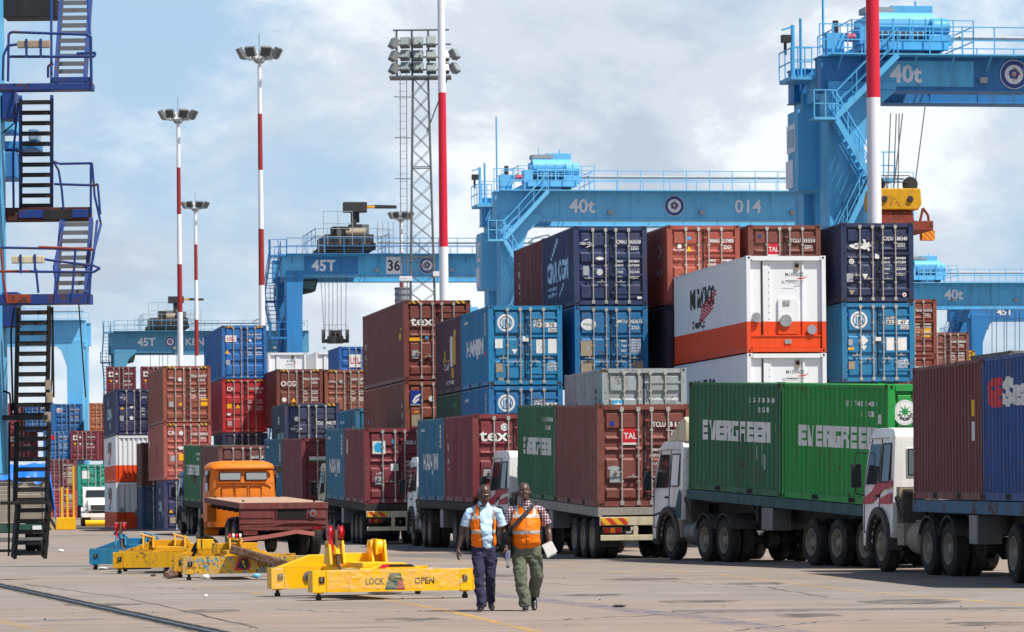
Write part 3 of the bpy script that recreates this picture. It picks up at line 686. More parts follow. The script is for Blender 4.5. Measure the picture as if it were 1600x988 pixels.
stack(182, 28.0, [
    dict(label='white and orange refrigerated container on the ground at the foot of the left stack', Ht=2.591, L=L40, col=(.8, .8, .8), end='reefer', name='refrigerated_container', side=lambda lm: s_swaco(lm)),
    dict(label='white and orange container with a ribbed end, under the navy one at the left', Ht=2.591, L=L40, col=(.8, .8, .8), end='ribs', name='refrigerated_container', side=lambda lm: s_swaco(lm)),
    dict(label='navy shipping container with a yellow triangle, on top of the white and orange pair', col='22305a', style='A', L=L40, lod=1, door=WARN(.38, 1.5)+swoosh(.25, 2.05, .4)+code('CMAU', '0772', hi=.05)+[('d', .9, .95, .11, M_WHITE), ('oval', .92, 1.55, .12, .06, M_WHITE)]+CSC(.25, .8), side=lambda lm: (side_text(lm, 'CMA', 8.5, 1.0, .6, 4.4, M_LETB), side_quad(lm, 7.6, 1.8, .6, .4, M_LETB), side_quad(lm, 6, .4, .6, .4, M_LETB)))])
def KD(n): return [('b', .22, 1.75, .42, .42, M_WHITE), ('star', .43, 1.96, .2, .09, 4, M_DARKR), ('d', .86, 2.0, .09, M_WHITE), ('t', n, 1.5, 1.95, .13, M_WHITE, .7), ('tri', .4, 1.4, -.12, M_YEL), ('d', .86, 1.4, .08, M_WHITE), ('t', 'MAX 30480', 1.4, 1.35, .13, M_WHITE, .6), ('t', 'TARE 2230', 1.4, 1.0, .13, M_WHITE, .7)]
for px, c, lb in ((168, '6c2433', 'maroon shipping container with white cross mark, leftmost of the far row above the navy one'), (222, '70263a', 'maroon shipping container with white cross mark, second in the far row, behind the brown one'), (277, '7a2431', 'maroon container peeping out at the foot of the leftmost tall striped mast')):
    stack(px, 19.1, [9.9, dict(label=lb, col=c, style='B', lod=1, door=KD('CRSU 3871'), rot=6)])
# centre left
stack(434.6, 29.6, [2.591, HC, dict(label='chocolate brown high shipping container with three white letters, beside the bright red one', col='6e382f', Ht=HC, L=L40, style='A', hc=True, lod=1, door=code('HALU', '905274 60', hi=.3)+[('t', 'OCG', .22, 2.0, .26, M_WHITE, .8), ('d', .4, 1.28, .12, M_WHITE), ('tri', .9, 1.25, .13, M_YEL)])])
stack(509.5, 29.4, [2.591, HC, dict(label='reddish brown high shipping container partly hidden by the largest brown stack', col='86503f', Ht=HC, L=L40, style='B', hc=True, lod=1, door=code('CRXU', '71', hi=.3)+[('t', 'TRITON', .2, 2.2, .09, M_WHITE, .38), ('d', .88, 2.25, .09, M_GREYL), ('tri', .9, .4, .13, M_YEL)])])
reefer(422, 24.2, [2.591*2, HC, dict(label='white refrigerated container with a small dark logo, behind the chocolate brown one', Ht=HC, door=d_swaco)])
reefer(496, 24.2, [2.591*2, HC, dict(label='white refrigerated container standing under the hanging black crane block', Ht=HC, door=d_swaco)])
stack(532.5, 25.2, [2.591*3+.6, dict(label='small bright blue shipping container with a pale label, beside the largest brown stack', col='1560ab', style='C', lod=1, door=[('b', .6, 1.3, .8, .8, M_WHITE), ('t', 'USL', .7, 1.5, .4, M_RED, .6)])])
stack(447, 35.3, [HC, dict(label='slate navy high shipping container with yellow striped corners, in front of the chocolate brown one', col='2c3a5a', Ht=HC, style='C', hc=True, lod=1, door=swoosh(.25, 1.72, .5)+[('d', .52, 2.2, .11, M_WHITE), ('t', 'TCLU', 1.4, 1.95, .15, M_WHITE, .3), ('t', '448175', 1.85, 1.95, .15, M_WHITE, .42), ('t', '45G1', 1.87, 1.72, .13, M_WHITE, .3)], side=lambda lm: (side_text(lm, 'NILENI', 3.6, 1.2, .4, 2.8, M_LETT), side_quad(lm, 3.2, 2.0, .5, .35, M_LETB)))])
stack(557.5, 38.9, [2.591, dict(label='teal shipping container peeping out behind the largest brown stack', col='1a7595', style='A', lod=1, side=lambda lm: (side_text(lm, 'hanjin', 5.3, 2.05, .14, 1.2, M_WHITE), [side_text(lm, 'HJ', 1.2, 1.2+i*.18, .14, .6, M_WHITE) for i in range(4)]))])
# far left, seen past the stairs
FAR = 'rows of containers far behind the stairs'
fl = lambda: code('TEXU', '4410', lower=True)
stack(14, 17.3, [2.591, 2.591, dict(label='maroon container behind the stair treads, second from top of the leftmost far stack', col='742638', style='B', lod=1, door=KD('CRSU 2210')),
    dict(label='maroon container behind the stair treads, topmost of the leftmost far stack', col='7a2638', style='B', lod=1, door=KD('CRSU 4471'))], rot=5)
stack(87, 17.1, [2.591*3+.05, dict(label='blue container with a pale label, left of the rusty orange one far behind', col='1567a6', style='C', lod=1, door=fl()+[('b', .2, 1.8, .5, .4, M_WHITE), ('t', 'USL', .25, 1.88, .2, M_RED, .4)])], rot=5)
stack(41, 17.4, [2.591*3+.05, dict(label='blue container in the top far row, half behind the stair stringer', col='135b97', style='C', lod=1, door=fl())], rot=5)
stack(68.5, 17.5, [2.591*2+.025, dict(label='blue container with a red and white label, one row below the top far row', col='1a6cab', style='C', lod=1, door=fl()+[('b', .2, 1.8, .3, .4, M_WHITE), ('b', .5, 1.8, .55, .4, M_RED)])], rot=5)
stack(111.5, 17.5, [2.591*2+.025, dict(label='maroon container one row below the top far row, right of the blue labelled one', col='79303a', style='B', lod=1, door=KD('INKU 3371'))], rot=5)
stack(141, 17.2, [2.591*2+.025, dict(label='dark red container with upright ribs, under the rusty orange one', col='6f2a33', end='ribs', lod=1), dict(label='rusty orange container in the top far row beside the navy stack', col='b0683f', style='B', lod=1, door=fl())], rot=5)
stack(74, 17.9, [dict(label='red container on the ground behind the yellow barrier posts', col='a2383a', style='B', lod=1, door=fl()+[('b', 1.6, 1.6, .6, .5, M_TAN)]),
    dict(label='plum container above the red one behind the yellow barrier', col='743040', style='B', lod=1, door=fl()+[('b', 1.7, .3, .5, 1.6, M_TAN)])], rot=5)
# ---------------------------------------------------------------- ground
def ground():
    k = NT('dusty concrete'); v = k.coord((1, 1, 1)); 
    n1 = k.noise(v, .035, 6, .55); n2 = k.noise(v, .35, 6, .62, .4); n3 = k.noise(v, 7, 5, .7); n4 = k.noise(v, 42, 3, .7); n5 = k.noise(k.coord((.12, 1.1, 1)), 1.2, 5, .6)
    c = k.mix(k.ramp(n2, [(.35, 0), (.68, 1)]), srgb('7f7871'), srgb('968c83'))
    c = k.mix(k.ramp(n1, [(.44, 0), (.6, .6)]), c, srgb('998070'))
    c = k.mix(k.ramp(n5, [(.46, 0), (.7, .7)]), c, srgb('77716d'))
    n6 = k.noise(k.coord((.5, .5, 1), loc=(11, 3, 0)), .55, 4, .6); c = k.mix(k.ramp(n6, [(.62, 0), (.70, .6)]), c, srgb('5f5a56'))
    n7 = k.noise(k.coord((.03, 1.6, 1), loc=(4, 9, 0)), 1.0, 3, .6); c = k.mix(k.ramp(n7, [(.58, 0), (.66, .5)]), c, srgb('6a6562'))
    c = k.mix(k.ramp(n3, [(.3, .45), (.46, 0)]), c, srgb('5d5752'))
    c = k.mix(k.ramp(n4, [(.28, .7), (.36, 0)]), c, srgb('47433f'))
    k.put(k.b.inputs['Base Color'], c); k.b.inputs['Roughness'].default_value = .9; k.b.inputs['Specular IOR Level'].default_value = .2
    k.bump(n3, .25, .01)
    m = MB(); m.quad((-1500, -60, 0), (1500, -60, 0), (1500, 5000, 0), (-1500, 5000, 0), k.m); structure(m.build('ground', fix=False))
ground()
def strip(name, pts, w, col, seed, worn=.5, z=.004, sc=2.0):
    """a worn painted strip lying on the ground along picture points"""
    k = NT(name+' paint %d' % seed); n = k.noise(k.coord((sc, sc, sc), loc=(seed, 0, 0)), 1.4, 6, .7); n2 = k.noise(k.coord((.5, .5, .5), loc=(0, seed, 0)), .6, 3)
    a = k.math('MULTIPLY', k.ramp(n, [(worn-.1, 0), (worn+.12, 1)]), k.ramp(n2, [(.3, .2), (.55, .9)]))
    tr = k.N.new('ShaderNodeBsdfTransparent'); mx = k.N.new('ShaderNodeMixShader'); k.L.new(a, mx.inputs[0]); k.L.new(tr.outputs[0], mx.inputs[1]); k.L.new(k.b.outputs[0], mx.inputs[2]); k.L.new(mx.outputs[0], k.out.inputs[0])
    k.put(k.b.inputs['Base Color'], col); k.b.inputs['Roughness'].default_value = .85
    g = [G_at(*p) for p in pts]; m = MB(); vs = []
    for i, p in enumerate(g):
        d = (g[min(i+1, len(g)-1)]-g[max(i-1, 0)]); d.z = 0; nn = Vector((-d.y, d.x, 0)).normalized()*w/2
        vs += [(p.x+nn.x, p.y+nn.y, z), (p.x-nn.x, p.y-nn.y, z)]
    m.add(vs, [(2*i, 2*i+1, 2*i+3, 2*i+2) for i in range(len(g)-1)], k.m); return structure(m.build(name, fix=False))
YL = srgb('d8a94a')
strip('yellow_line', [(400, 886), (560, 930), (700, 955), (840, 988), (900, 1000)], .16, YL, 1, .5)
strip('yellow_line', [(120, 888), (250, 905), (420, 930)], .14, YL, 2, .56)
strip('yellow_line', [(870, 878), (1120, 898), (1340, 924), (1600, 946), (1700, 955)], .18, YL, 3, .53)
strip('yellow_line', [(1180, 893), (1400, 908), (1600, 923), (1700, 930)], .18, YL, 4, .55)
strip('yellow_line', [(400, 862), (620, 872), (800, 882), (1000, 897)], .2, YL, 5, .52)
strip('yellow_line', [(-40, 962), (60, 984), (100, 994)], .25, YL, 6, .56)
strip('blue_line', [(735, 925), (900, 944), (1100, 966), (1240, 988), (1300, 1000)], .5, srgb('70708a'), 7, .54)
strip('blue_line', [(20, 972), (160, 967)], .25, srgb('60718a'), 8, .5)
strip('dark_patch', [(1050, 955), (1350, 952), (1700, 949)], .9, srgb('757170'), 9, .42, z=.003, sc=1)
strip('dark_patch', [(-60, 886), (200, 884), (420, 880)], 1.6, srgb('6b6663'), 10, .42, z=.003, sc=.7)
strip('dark_patch', [(380, 868), (620, 866), (900, 876)], 3.0, srgb('78736f'), 11, .42, z=.003, sc=.6)
def crack(pts, w, seed):
    rnd = random.Random(seed); m = MB(); vs = []; g = []
    for a, b in zip(pts, pts[1:]):
        n = 14
        for i in range(n): g.append(G_at(a[0]+(b[0]-a[0])*i/n+rnd.uniform(-3, 3), a[1]+(b[1]-a[1])*i/n+rnd.uniform(-.8, .8)))
    for i, p in enumerate(g):
        d = g[min(i+1, len(g)-1)]-g[max(i-1, 0)]; nn = Vector((-d.y, d.x, 0)).normalized()*w*rnd.uniform(.2, .8); vs += [(p.x+nn.x, p.y+nn.y, .0025), (p.x-nn.x, p.y-nn.y, .0025)]
    m.add(vs, [(2*i, 2*i+1, 2*i+3, 2*i+2) for i in range(len(g)-1)], M_CRACK); structure(m.build('ground_crack', fix=False))
M_CRACK = plain('dark crack', (.05, .045, .042), .95)
for i, (pts, w) in enumerate((([(30, 912), (200, 935), (420, 985)], .035), ([(420, 952), (560, 958), (760, 951)], .03), ([(880, 968), (1100, 958), (1400, 951), (1620, 955)], .05), ([(1150, 986), (1300, 970), (1500, 968)], .035), ([(560, 892), (700, 899), (900, 915)], .03), ([(960, 905), (1200, 918), (1300, 935)], .035), ([(180, 915), (330, 922)], .025))): crack(pts, w, i)
def oil(px, py, r, seed):
    rnd = random.Random(seed); c = G_at(px, py); m = MB(); n = 26
    m.add([(c.x+r*(1+.35*noise.noise(Vector((math.cos(2*math.pi*i/n)*1.5, math.sin(2*math.pi*i/n)*1.5, seed))))*math.cos(2*math.pi*i/n), c.y+1.5*r*(1+.35*noise.noise(Vector((math.cos(2*math.pi*i/n)*1.5, math.sin(2*math.pi*i/n)*1.5, seed+9))))*math.sin(2*math.pi*i/n), .0032) for i in range(n)], [tuple(range(n))], M_OIL); structure(m.build('oil_stain', fix=False))
def oilmat():
    k = NT('oil stain'); n = k.noise(k.coord((1, 1, 1)), 2.2, 5, .65); a = k.ramp(n, [(.40, 0), (.62, .7)]); tr = k.N.new('ShaderNodeBsdfTransparent'); mx = k.N.new('ShaderNodeMixShader'); k.L.new(a, mx.inputs[0]); k.L.new(tr.outputs[0], mx.inputs[1]); k.L.new(k.b.outputs[0], mx.inputs[2]); k.L.new(mx.outputs[0], k.out.inputs[0])
    k.put(k.b.inputs['Base Color'], (.07, .065, .06)); k.b.inputs['Roughness'].default_value = .6; return k.m
M_OIL = oilmat()
for i, (x, y, r) in enumerate(((1010, 905, .8), (1180, 912, .6), (930, 930, .5), (1420, 940, .8), (640, 968, .5), (520, 908, .9), (330, 955, .5), (160, 945, .6), (1260, 962, .5), (1540, 975, .5), (760, 900, .9), (1090, 940, .6))): oil(x, y, r, i)
# crane rail let into the concrete
def rail():
    a, b = G_at(-60, 903), G_at(390, 1002); d = (b-a).normalized(); n = Vector((-d.y, d.x, 0)); k = MB()
    M_G = paint('rail groove black', (.012, .011, .010), .9, dirt=.4, dcol=(.05, .045, .04)); M_EDGE = paint('broken groove edge', srgb('6f675e'), .9, dirt=.6)  # flat near-black strip drawn in place of the groove
    def st(o0, o1, z, m, jit=0, nseg=1):
        vs = []
        for i in range(nseg+1):
            p = a.lerp(b, i/nseg); j = random.uniform(-jit, jit); vs += [p+n*(o0+j)+Vector((0, 0, z)), p+n*(o1-j)+Vector((0, 0, z))]
        k.add(vs, [(2*i, 2*i+1, 2*i+3, 2*i+2) for i in range(nseg)], m)
    st(-.17, .27, .003, M_EDGE, .03, 90); st(-.11, .22, .006, M_G, .02, 140)
    q = MB(); M_RAIL = paint('worn rail head', srgb('73777e'), .32, .7, dirt=.6, dcol=(.05, .045, .04))
    q.bar(a+n*.005+Vector((0, 0, .012)), b+n*.005+Vector((0, 0, .012)), .05, .024, M_RAIL)
    structure(k.build('rail_groove', fix=False)); structure(q.build('crane_rail', bevel=.006))
rail()
# ---------------------------------------------------------------- striped masts
def mast(px, Z, ytop, bands, w0, w1, label, lamps=8, name='light_mast', ring=1.35, top=None, group=None):
    """bands: (row, material) from the top down; ends of a band at rows of the picture"""
    base = W_at(px, Z, 0); t = thing(name, label, 'light mast', base, group=group)
    zt = P_at(px, ytop, Z).z if top is None else top
    rad = lambda z: (w1 + (w0-w1)*z/zt)/2
    prev = zt
    for y, m in bands:
        z = P_at(px, y, Z).z if y is not None else 0.0
        mb = MB(); mb.tube((0, 0, max(z, 0)), (0, 0, prev), rad(max(z, 0)), m, 16, rad(prev)); mb.build('pole_band', t, smooth=40); prev = max(z, 0)
    mb = MB()
    if lamps:
        mb.lathe([(-.3, .22), (-.2, .34), (0, .36), (.06, .25)], 'z', (0, 0, zt), M_GALV, 12)
        for i in range(lamps):
            a = 2*math.pi*(i+.5)/lamps; u = Vector((math.cos(a), math.sin(a), 0)); mb.bar(Vector((0, 0, zt-.15)), u*ring+Vector((0, 0, zt+.1)), .08, .08, M_GALV)
        mb.tube((0, 0, zt), (0, 0, zt+1.6), .03, M_GALV, 5); mb.build('lamp_bracket', t)
        for i in range(lamps):
            a = 2*math.pi*(i+.5)/lamps; lb = MB(); M = Matrix.Translation((math.cos(a)*ring, math.sin(a)*ring, zt+.35)) @ Matrix.Rotation(a, 4, 'Z') @ Matrix.Rotation(R(-62), 4, 'Y')
            lb.box((-.32, -.32, -.12), (.32, .32, .12), M_LAMPB, M); lb.box((-.29, -.29, -.14), (.29, .29, -.121), M_LAMP, M); lb.box((-.1, -.1, .14), (.1, .1, .45), M_GALV, M)
            lb.build('flood_lamp', t, bevel=.03)
    return t
W_, Rd, Rb = M_PLW, M_PLR, M_PLRB
mast(284.5, 277, 187, [(262, W_), (335, Rd), (413, W_), (488, Rd), (None, W_)], .26, .52, 'leftmost tall red and white banded light mast with a ring of flood lamps', ring=1.25)
mast(310, 372, 326, [(382, W_), (438, Rd), (500, W_), (556, Rd), (None, W_)], .3, .55, 'thin distant banded light mast close beside the leftmost tall one', ring=1.2)
mast(412.5, 239, 92, [(178, W_), (266, Rd), (358, W_), (446, Rd), (None, W_)], .24, .54, 'tall red and white banded light mast rising behind the bright blue container', ring=1.25)
mast(631, 376, 342, [(395, W_), (450, Rd), (None, W_)], .35, .6, 'small far light mast half hidden behind the lattice tower', ring=1.1)
mast(697.5, 160, 0, [(145, W_), (386, Rb), (None, W_)], .25, .46, 'slender mast with a bright red band, in front of the lattice tower', top=33, ring=1.3)
mast(1371.5, 131, 0, [(153, Rb), (None, W_)], .42, .54, 'thick mast, bright red above and white below, in front of the right crane', top=33, ring=1.5)
# ---------------------------------------------------------------- lattice flood light tower
def lattice():
    M_GALV = M_TOWER
    Z = 205; s = F/Z; base = W_at(664, Z, 0); t = thing('lattice_tower', 'grey steel lattice flood light tower with three rows of big lamps', 'light tower', base)
    zt = P_at(664, 122, Z).z; hw = lambda z: .42 + (.92-.42)*(1-z/zt)
    cs = [(-1, -1), (1, -1), (1, 1), (-1, 1)]; m = MB()
    for cx, cy in cs: m.tube((cx*hw(0), cy*hw(0), 0), (cx*hw(zt), cy*hw(zt), zt), .055, M_GALV, 6)
    m.build('corner_post', t) ; m = MB(); n = 25
    for i in range(n):
        z0, z1 = zt*i/n, zt*(i+1)/n
        for j in range(4):
            a, b = cs[j], cs[(j+1) % 4]; A = lambda c, z: Vector((c[0]*hw(z), c[1]*hw(z), z))
            m.tube(A(a, z0), A(b, z1), .02, M_GALV, 4); m.tube(A(b, z0), A(a, z1), .02, M_GALV, 4)
            if i % 5 == 0: m.tube(A(a, z0), A(b, z0), .04, M_GALV, 4)
    m.build('bracing', t); m = MB()
    for x in (-1.0, -.65): m.tube((x-.25, -1, 0), (x-.1, -.7, zt+.2), .03, M_STEEL, 4)
    for i in range(60): z = zt*i/60; m.tube((-1.2, -.95, z), (-.8, -.95, z), .014, M_STEEL, 4)
    for i in range(11): z = zt*(i+.5)/11; m.tube((-1.45, -.95, z), (-.5, -.7, z), .035, M_STEEL, 4)
    m.build('ladder', t); m = MB(); zr = [zt+.45, zt+1.15, zt+1.85]
    m.box((-1.7, -.7, zt-.05), (1.7, .7, zt+.06), M_GALV)
    for x in (-1.3, -.45, .45, 1.3): m.tube((x, 0, zt), (x, 0, zt+2.6), .06, M_GALV, 6)
    for z in zr: m.tube((-1.7, 0, z), (1.7, 0, z), .045, M_GALV, 6); m.tube((0, -1.0, z), (0, 1.0, z), .045, M_GALV, 6)
    m.tube((-1.5, 0, zt+2.65), (1.6, 0, zt+2.65), .05, M_GALV, 6); m.build('lamp_frame', t)
    for z in zr:
        for x, rz in ((-1.35, 62), (-.78, 16), (-.1, 4), (.6, -4), (1.28, -16), (1.8, -62)):
            if z > zt+1.7 and x > 1: continue
            l = MB(); M = Matrix.Translation((x, -.25, z+random.uniform(-.05, .05))) @ Matrix.Rotation(R(-rz), 4, 'Z') @ Matrix.Rotation(R(-28), 4, 'X')
            l.box((-.27, -.28, -.27), (.27, .05, .27), M_LAMPB, M); l.box((-.23, -.305, -.23), (.23, -.281, .23), M_LAMPT, M); l.build('flood_lamp', t, bevel=.03)
    for x, z, h in ((-.9, zt*.55, 1), (.95, zt*.56, 1)):
        l = MB(); l.box((x-.35, -.9, z-.12), (x+.35, -.5, z+.14), M_PLW); l.tube((x, -.7, z), (x*.5, -.6, z-.4), .03, M_GALV, 5); l.build('camera_box', t, bevel=.02)
    m = MB(); m.tube((hw(zt)-.1, 0, zt-3), (1.5, 0, zt), .04, M_GALV, 5); m.build('stay', t)
lattice()
# silo like water tank in front of the tower's foot
def tank():
    Z = 215; b = W_at(636, Z, 0); zt = P_at(636, 450, Z).z; t = thing('vent_stack', 'pale grey round tank with hoops at the foot of the lattice tower', 'tank', b)
    m = MB(); m.tube((-.15, 0, 0), (-.15, 0, zt), .42, M_GALV, 16); m.build('tank_shell', t, smooth=40)
    h = MB()
    for i in range(4): h.lathe([(0, .44), (.06, .45), (.12, .44)], 'z', (-.15, 0, zt-.1-i*.35), M_STEEL, 16, False)
    h.build('hoop', t)
tank()
# ---------------------------------------------------------------- yard gantry cranes
M_EMB = plain('emblem blue ring', srgb('2b3f86'), .5); M_EMBW = plain('emblem white', srgb('dfe3ea'), .5); M_MACH = paint('dark machinery', (.03, .032, .036), .6, dirt=.5, dcol=(.1, .07, .05))
def rail_run(m, p, q, h, mat, n, r=.03, mid=True):
    p, q = Vector(p), Vector(q)
    for i in range(n+1):
        a = p.lerp(q, i/n); m.tube(a, a+Vector((0, 0, h)), r, mat, 4)
    for k in ((1, .5) if mid else (1,)): m.tube(p+Vector((0, 0, h*k)), q+Vector((0, 0, h*k)), r, mat, 4)
def flight(t, p, q, w, wdir, mat, tread, n, rails=True, name='stair_flight'):
    """stair from p (low) to q (high), w wide along wdir"""
    p, q, wd = Vector(p), Vector(q), Vector(wdir); m = MB()
    for o in (0, w): m.bar(p+wd*o, q+wd*o, .06, .22, mat)
    for i in range(n):
        c = p.lerp(q, (i+.5)/n); run = Vector((q.x-p.x, q.y-p.y, 0)).normalized() if abs(q.x-p.x)+abs(q.y-p.y) > .01 else Vector((0, 1, 0))
        m.bar(c+wd*.03, c+wd*(w-.03), .24, .045, tread)
    if rails:
        for o in (0, w):
            a, b = p+wd*o, q+wd*o; u = Vector((0, 0, 1.0)); m.tube(a+u, b+u, .028, mat, 5); m.tube(a+u*.5, b+u*.5, .022, mat, 5)
            for k in range(4): c = a.lerp(b, k/3); m.tube(c, c+u, .025, mat, 5)
    return m.build(name, t)
def rtg(label, px, Z, zb=16.9, zt=18.6, span=23.5, lw=1.45, wb=5.4, text='40t', tx=3.0, th=.8, emb=None, num=None, trol=(2.6, 6.2), kind='drum', mt=None, mg=None, mp=None, detail=2, right_only=False, stairs=True, cab=True, haunch=1.3, fstairs=False, rot=A0, tcol=None, plate=None):
    mt = mt or M_CRANE; mg = mg or mt; mp = mp or mt
    base = W_at(px, Z, 0); t = thing('gantry_crane', label, 'crane', base, (0, 0, R(rot)), 'blue gantry cranes of the yard')
    ld = 1.5
    for x0, sgn in ((0, 1), (span, -1)):
        for y in (0, wb):
            P = [(0, 1.0), (lw*.92, 1.0), (lw, zb-2.2), (lw+haunch*.4, zb-.7), (lw+haunch, zb-.05), (lw+haunch, zb+.3), (0, zb+.3)]
            P = [(x0+sgn*a, b) for a, b in P]
            if sgn < 0: P = P[::-1]
            m = MB(); m.prism(P, y, y+ld, mt, 'xz'); m.build('leg', t, bevel=.04)
            for wx in (y-.5, y+ld-.5):                               # wheels of the bogies
                w = MB(); w.lathe([(-.25, .3), (-.25, .72), (-.1, .8), (.1, .8), (.25, .72), (.25, .3)], 'x', (x0+sgn*lw/2, wx+.5, .8), M_TYRE, 20); w.build('wheel', t)
        m = MB(); xs = sorted((x0+sgn*.15, x0+sgn*(lw-.15))); m.box((xs[0], -1.0, 1.2), (xs[1], wb+ld+1.0, 2.0), mt); m.build('sill_beam', t, bevel=.04)
        m = MB(); m.box((xs[0], ld, zb-.2), (xs[1], wb, zt-.2), mt); m.build('end_beam', t, bevel=.03)
        m = MB(); m.bar((xs[0]+.5, ld, 2.0), (xs[0]+.5, wb, zb-3), .5, .5, mt, (1, 0, 0)); m.build('brace', t)
    for y in (0, wb+.3):
        g = MB(); g.box((-.25, y+.1, zb), (span+.25, y+1.1, zt), mg); g.box((-.28, y, zb-.06), (span+.28, y+1.2, zb), mg); g.box((-.28, y, zt), (span+.28, y+1.2, zt+.07), mg)
        for i in range(int(span/2)): g.box((1.4+i*2, y+.07, zb), (1.44+i*2, y+.1, zt), mg)
        gd = g.build('girder', t, bevel=.02)
        if y == 0:
            yy = y+.06; lm = MB(); tc_ = tcol or M_EMBW
            if plate: lm.quad((tx-.5, yy, zb+.12), (tx+plate, yy, zb+.12), (tx+plate, yy, zt-.12), (tx-.5, yy, zt-.12), mp)
            if text: put_text(lm, text, (tx, yy-.01, zb+(zt-zb-th)/2), (1, 0, 0), (0, 0, 1), th, tc_, None, .03)
            zc = (zb+zt)/2
            if lm.v: lm.build('lettering', gd, fix=False); lm = MB()
            if emb:
                lm.disc((emb, yy-.005, zc), .58, (0, -1, 0), M_EMBW, 24); lm.disc((emb, yy-.008, zc), .55, (0, -1, 0), M_EMB, 24, .38); lm.disc((emb, yy-.01, zc+.02), .24, (0, -1, 0), M_EMB, 5, .1); lm.bar((emb, yy-.012, zc-.3), (emb, yy-.012, zc+.3), .02, .06, M_GOLD); lm.bar((emb-.28, yy-.014, zc), (emb+.28, yy-.014, zc), .05, .02, M_RED)
                lm.build('emblem', gd, fix=False); lm = MB()
            if num:
                lm.quad((num[1]-.55, yy-.004, zc-.6), (num[1]+.55, yy-.004, zc-.6), (num[1]+.55, yy-.004, zc+.6), (num[1]-.55, yy-.004, zc+.6), M_EMBW) if num[2] else None
                put_text(lm, num[0], (num[1]-(.42 if num[2] else .6), yy-.02, zc-.36), (1, 0, 0), (0, 0, 1), .72, M_BLACK if num[2] else tc_, .84 if num[2] else None, .02)
            if lm.v: lm.build('number', gd, fix=False)
            for i in range(4):                                        # lights under the walkway
                q = MB(); q.box((6.1+i*5.2, -.16, zb+.25), (6.4+i*5.2, .04, zb+.5), M_GALV); q.build('work_light', t, bevel=.03)
    if detail >= 1:
        w = MB(); w.box((0, -.75, zt+.02), (span, 0, zt+.07), mt)
        for i in range(int(span/1.5)): w.bar((i*1.5+.4, 0, zt-.5), (i*1.5+.4, -.72, zt), .05, .05, mt)
        w.build('walkway', t); r = MB(); rail_run(r, (0, -.72, zt+.07), (span, -.72, zt+.07), 1.05, mt, int(span/1.3)); r.build('handrail', t); r = MB(); rail_run(r, (0, wb+1.9, zt+.07), (span, wb+1.9, zt+.07), 1.05, mt, int(span/1.5)); r.build('handrail', t)
        m = MB(); m.tube((trol[1]+.3, 1.4, zt+.95), (span, 1.4, zt+.95), .09, M_GALV, 6); m.path([(span*.72, .6, zt+.9), (span*.74, .6, zt+1.25), (span*.78, .6, zt+1.45), (span*.79, .6, zt+1.2)], .05, M_STEEL); m.build('cable_tray', t)
    # trolley with its machinery
    x0, x1 = trol; z = zt+.1; KZ = .78
    def lowr(o):
        for v in o.data.vertices: v.co.z = z+(v.co.z-z)*KZ
    tm = M_MACH if kind == 'dark' else mt
    m = MB(); m.box((x0, .05, z+.3), (x1, wb+1.2, z+.62), tm); m.box((x0, .0, z+.25), (x1, .25, z+.75), tm)
    tr = m.build('trolley', t, bevel=.02)
    for x in (x0+.5, x1-.6):
        q = MB(); q.lathe([(-.1, .32), (.1, .32), (.12, .15)], 'y', (x, .3, z+.32), M_MACH, 14); q.build('wheel', tr)
    r = MB(); rail_run(r, (x0-.6, -.3, z+.6), (x1+.9, -.3, z+.6), 1.1, mt if kind != 'dark' else M_GALV, 6); rail_run(r, (x0-.6, -.3, z+.6), (x0-.6, wb+1, z+.6), 1.1, mt, 3)
    r.build('handrail', tr); r = MB(); rail_run(r, (x1+.9, -.3, z-.1), (x1+.9, wb, z-.1), 1.5, mt, 3); r.build('handrail', tr)
    if kind == 'drum':
        xm = (x0+x1)/2
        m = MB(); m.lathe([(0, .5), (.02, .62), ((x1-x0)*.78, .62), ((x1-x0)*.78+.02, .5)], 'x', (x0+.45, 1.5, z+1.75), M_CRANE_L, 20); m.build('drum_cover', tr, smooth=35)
        m = MB(); m.lathe([(0, .55), ((x1-x0)*.7, .55)], 'x', (x0+.5, 1.5, z+1.15), M_MACH, 16)
        for i in range(9): m.lathe([(0, .57), (.05, .57)], 'x', (x0+.7+i*(x1-x0)*.07, 1.5, z+1.15), mt, 16)
        m.build('rope_drum', tr, smooth=35)
        m = MB(); m.lathe([(0, .35), (.05, .5), (.75, .5), (.85, .3)], 'x', (x1-.55, 1.1, z+1.55), mt, 16); m.box((x1-.6, .7, z+.6), (x1+.3, 1.6, z+1.15), mt); m.build('motor', tr, smooth=35)
        m = MB(); m.box((xm+.2, 3.0, z+.62), (x1+.2, wb+1, z+3.0), mt); m.box((x0+.9, 3.2, z+.62), (xm+.2, wb+1, z+2.5), mt); m.tube((x1-.4, 3.4, z+3), (x1-.4, 3.4, z+3.3), .05, mt, 6); m.tube((x0+1.2, 3.4, z+2.5), (x0+1.2, 3.4, z+3.4), .03, mt, 5); m.build('machine_house', tr, bevel=.03)
        m = MB(); m.box((x0+.7, 2.6, z+2.55), (x0+1.9, 3.6, z+2.85), M_GALV); m.build('roof_vent', tr); m = MB(); m.box((x0-.1, .4, z+.6), (x0+.35, 1.6, z+1.5), mt); m.tube((x0-.75, .7, z+.95), (x0-.1, .7, z+.95), .2, mt, 12); m.tube((x0-.6, .7, z+.95), (x0-.25, .7, z+.95), .215, M_RED, 12); m.build('gearbox', tr, smooth=35)
        m = MB()
        for i in range(5): xx = x0+.6+i*(x1-x0-.8)/4; m.tube((xx, .35, z+.6), (xx, .35, z+1.9), .035, mt, 5)
        m.tube((x0+.6, .35, z+1.5), (x1-.2, .35, z+1.5), .035, mt, 5); m.tube((x0+.6, .35, z+1.05), (x1-.2, .35, z+1.05), .035, mt, 5); m.build('machine_frame', tr)
    else:
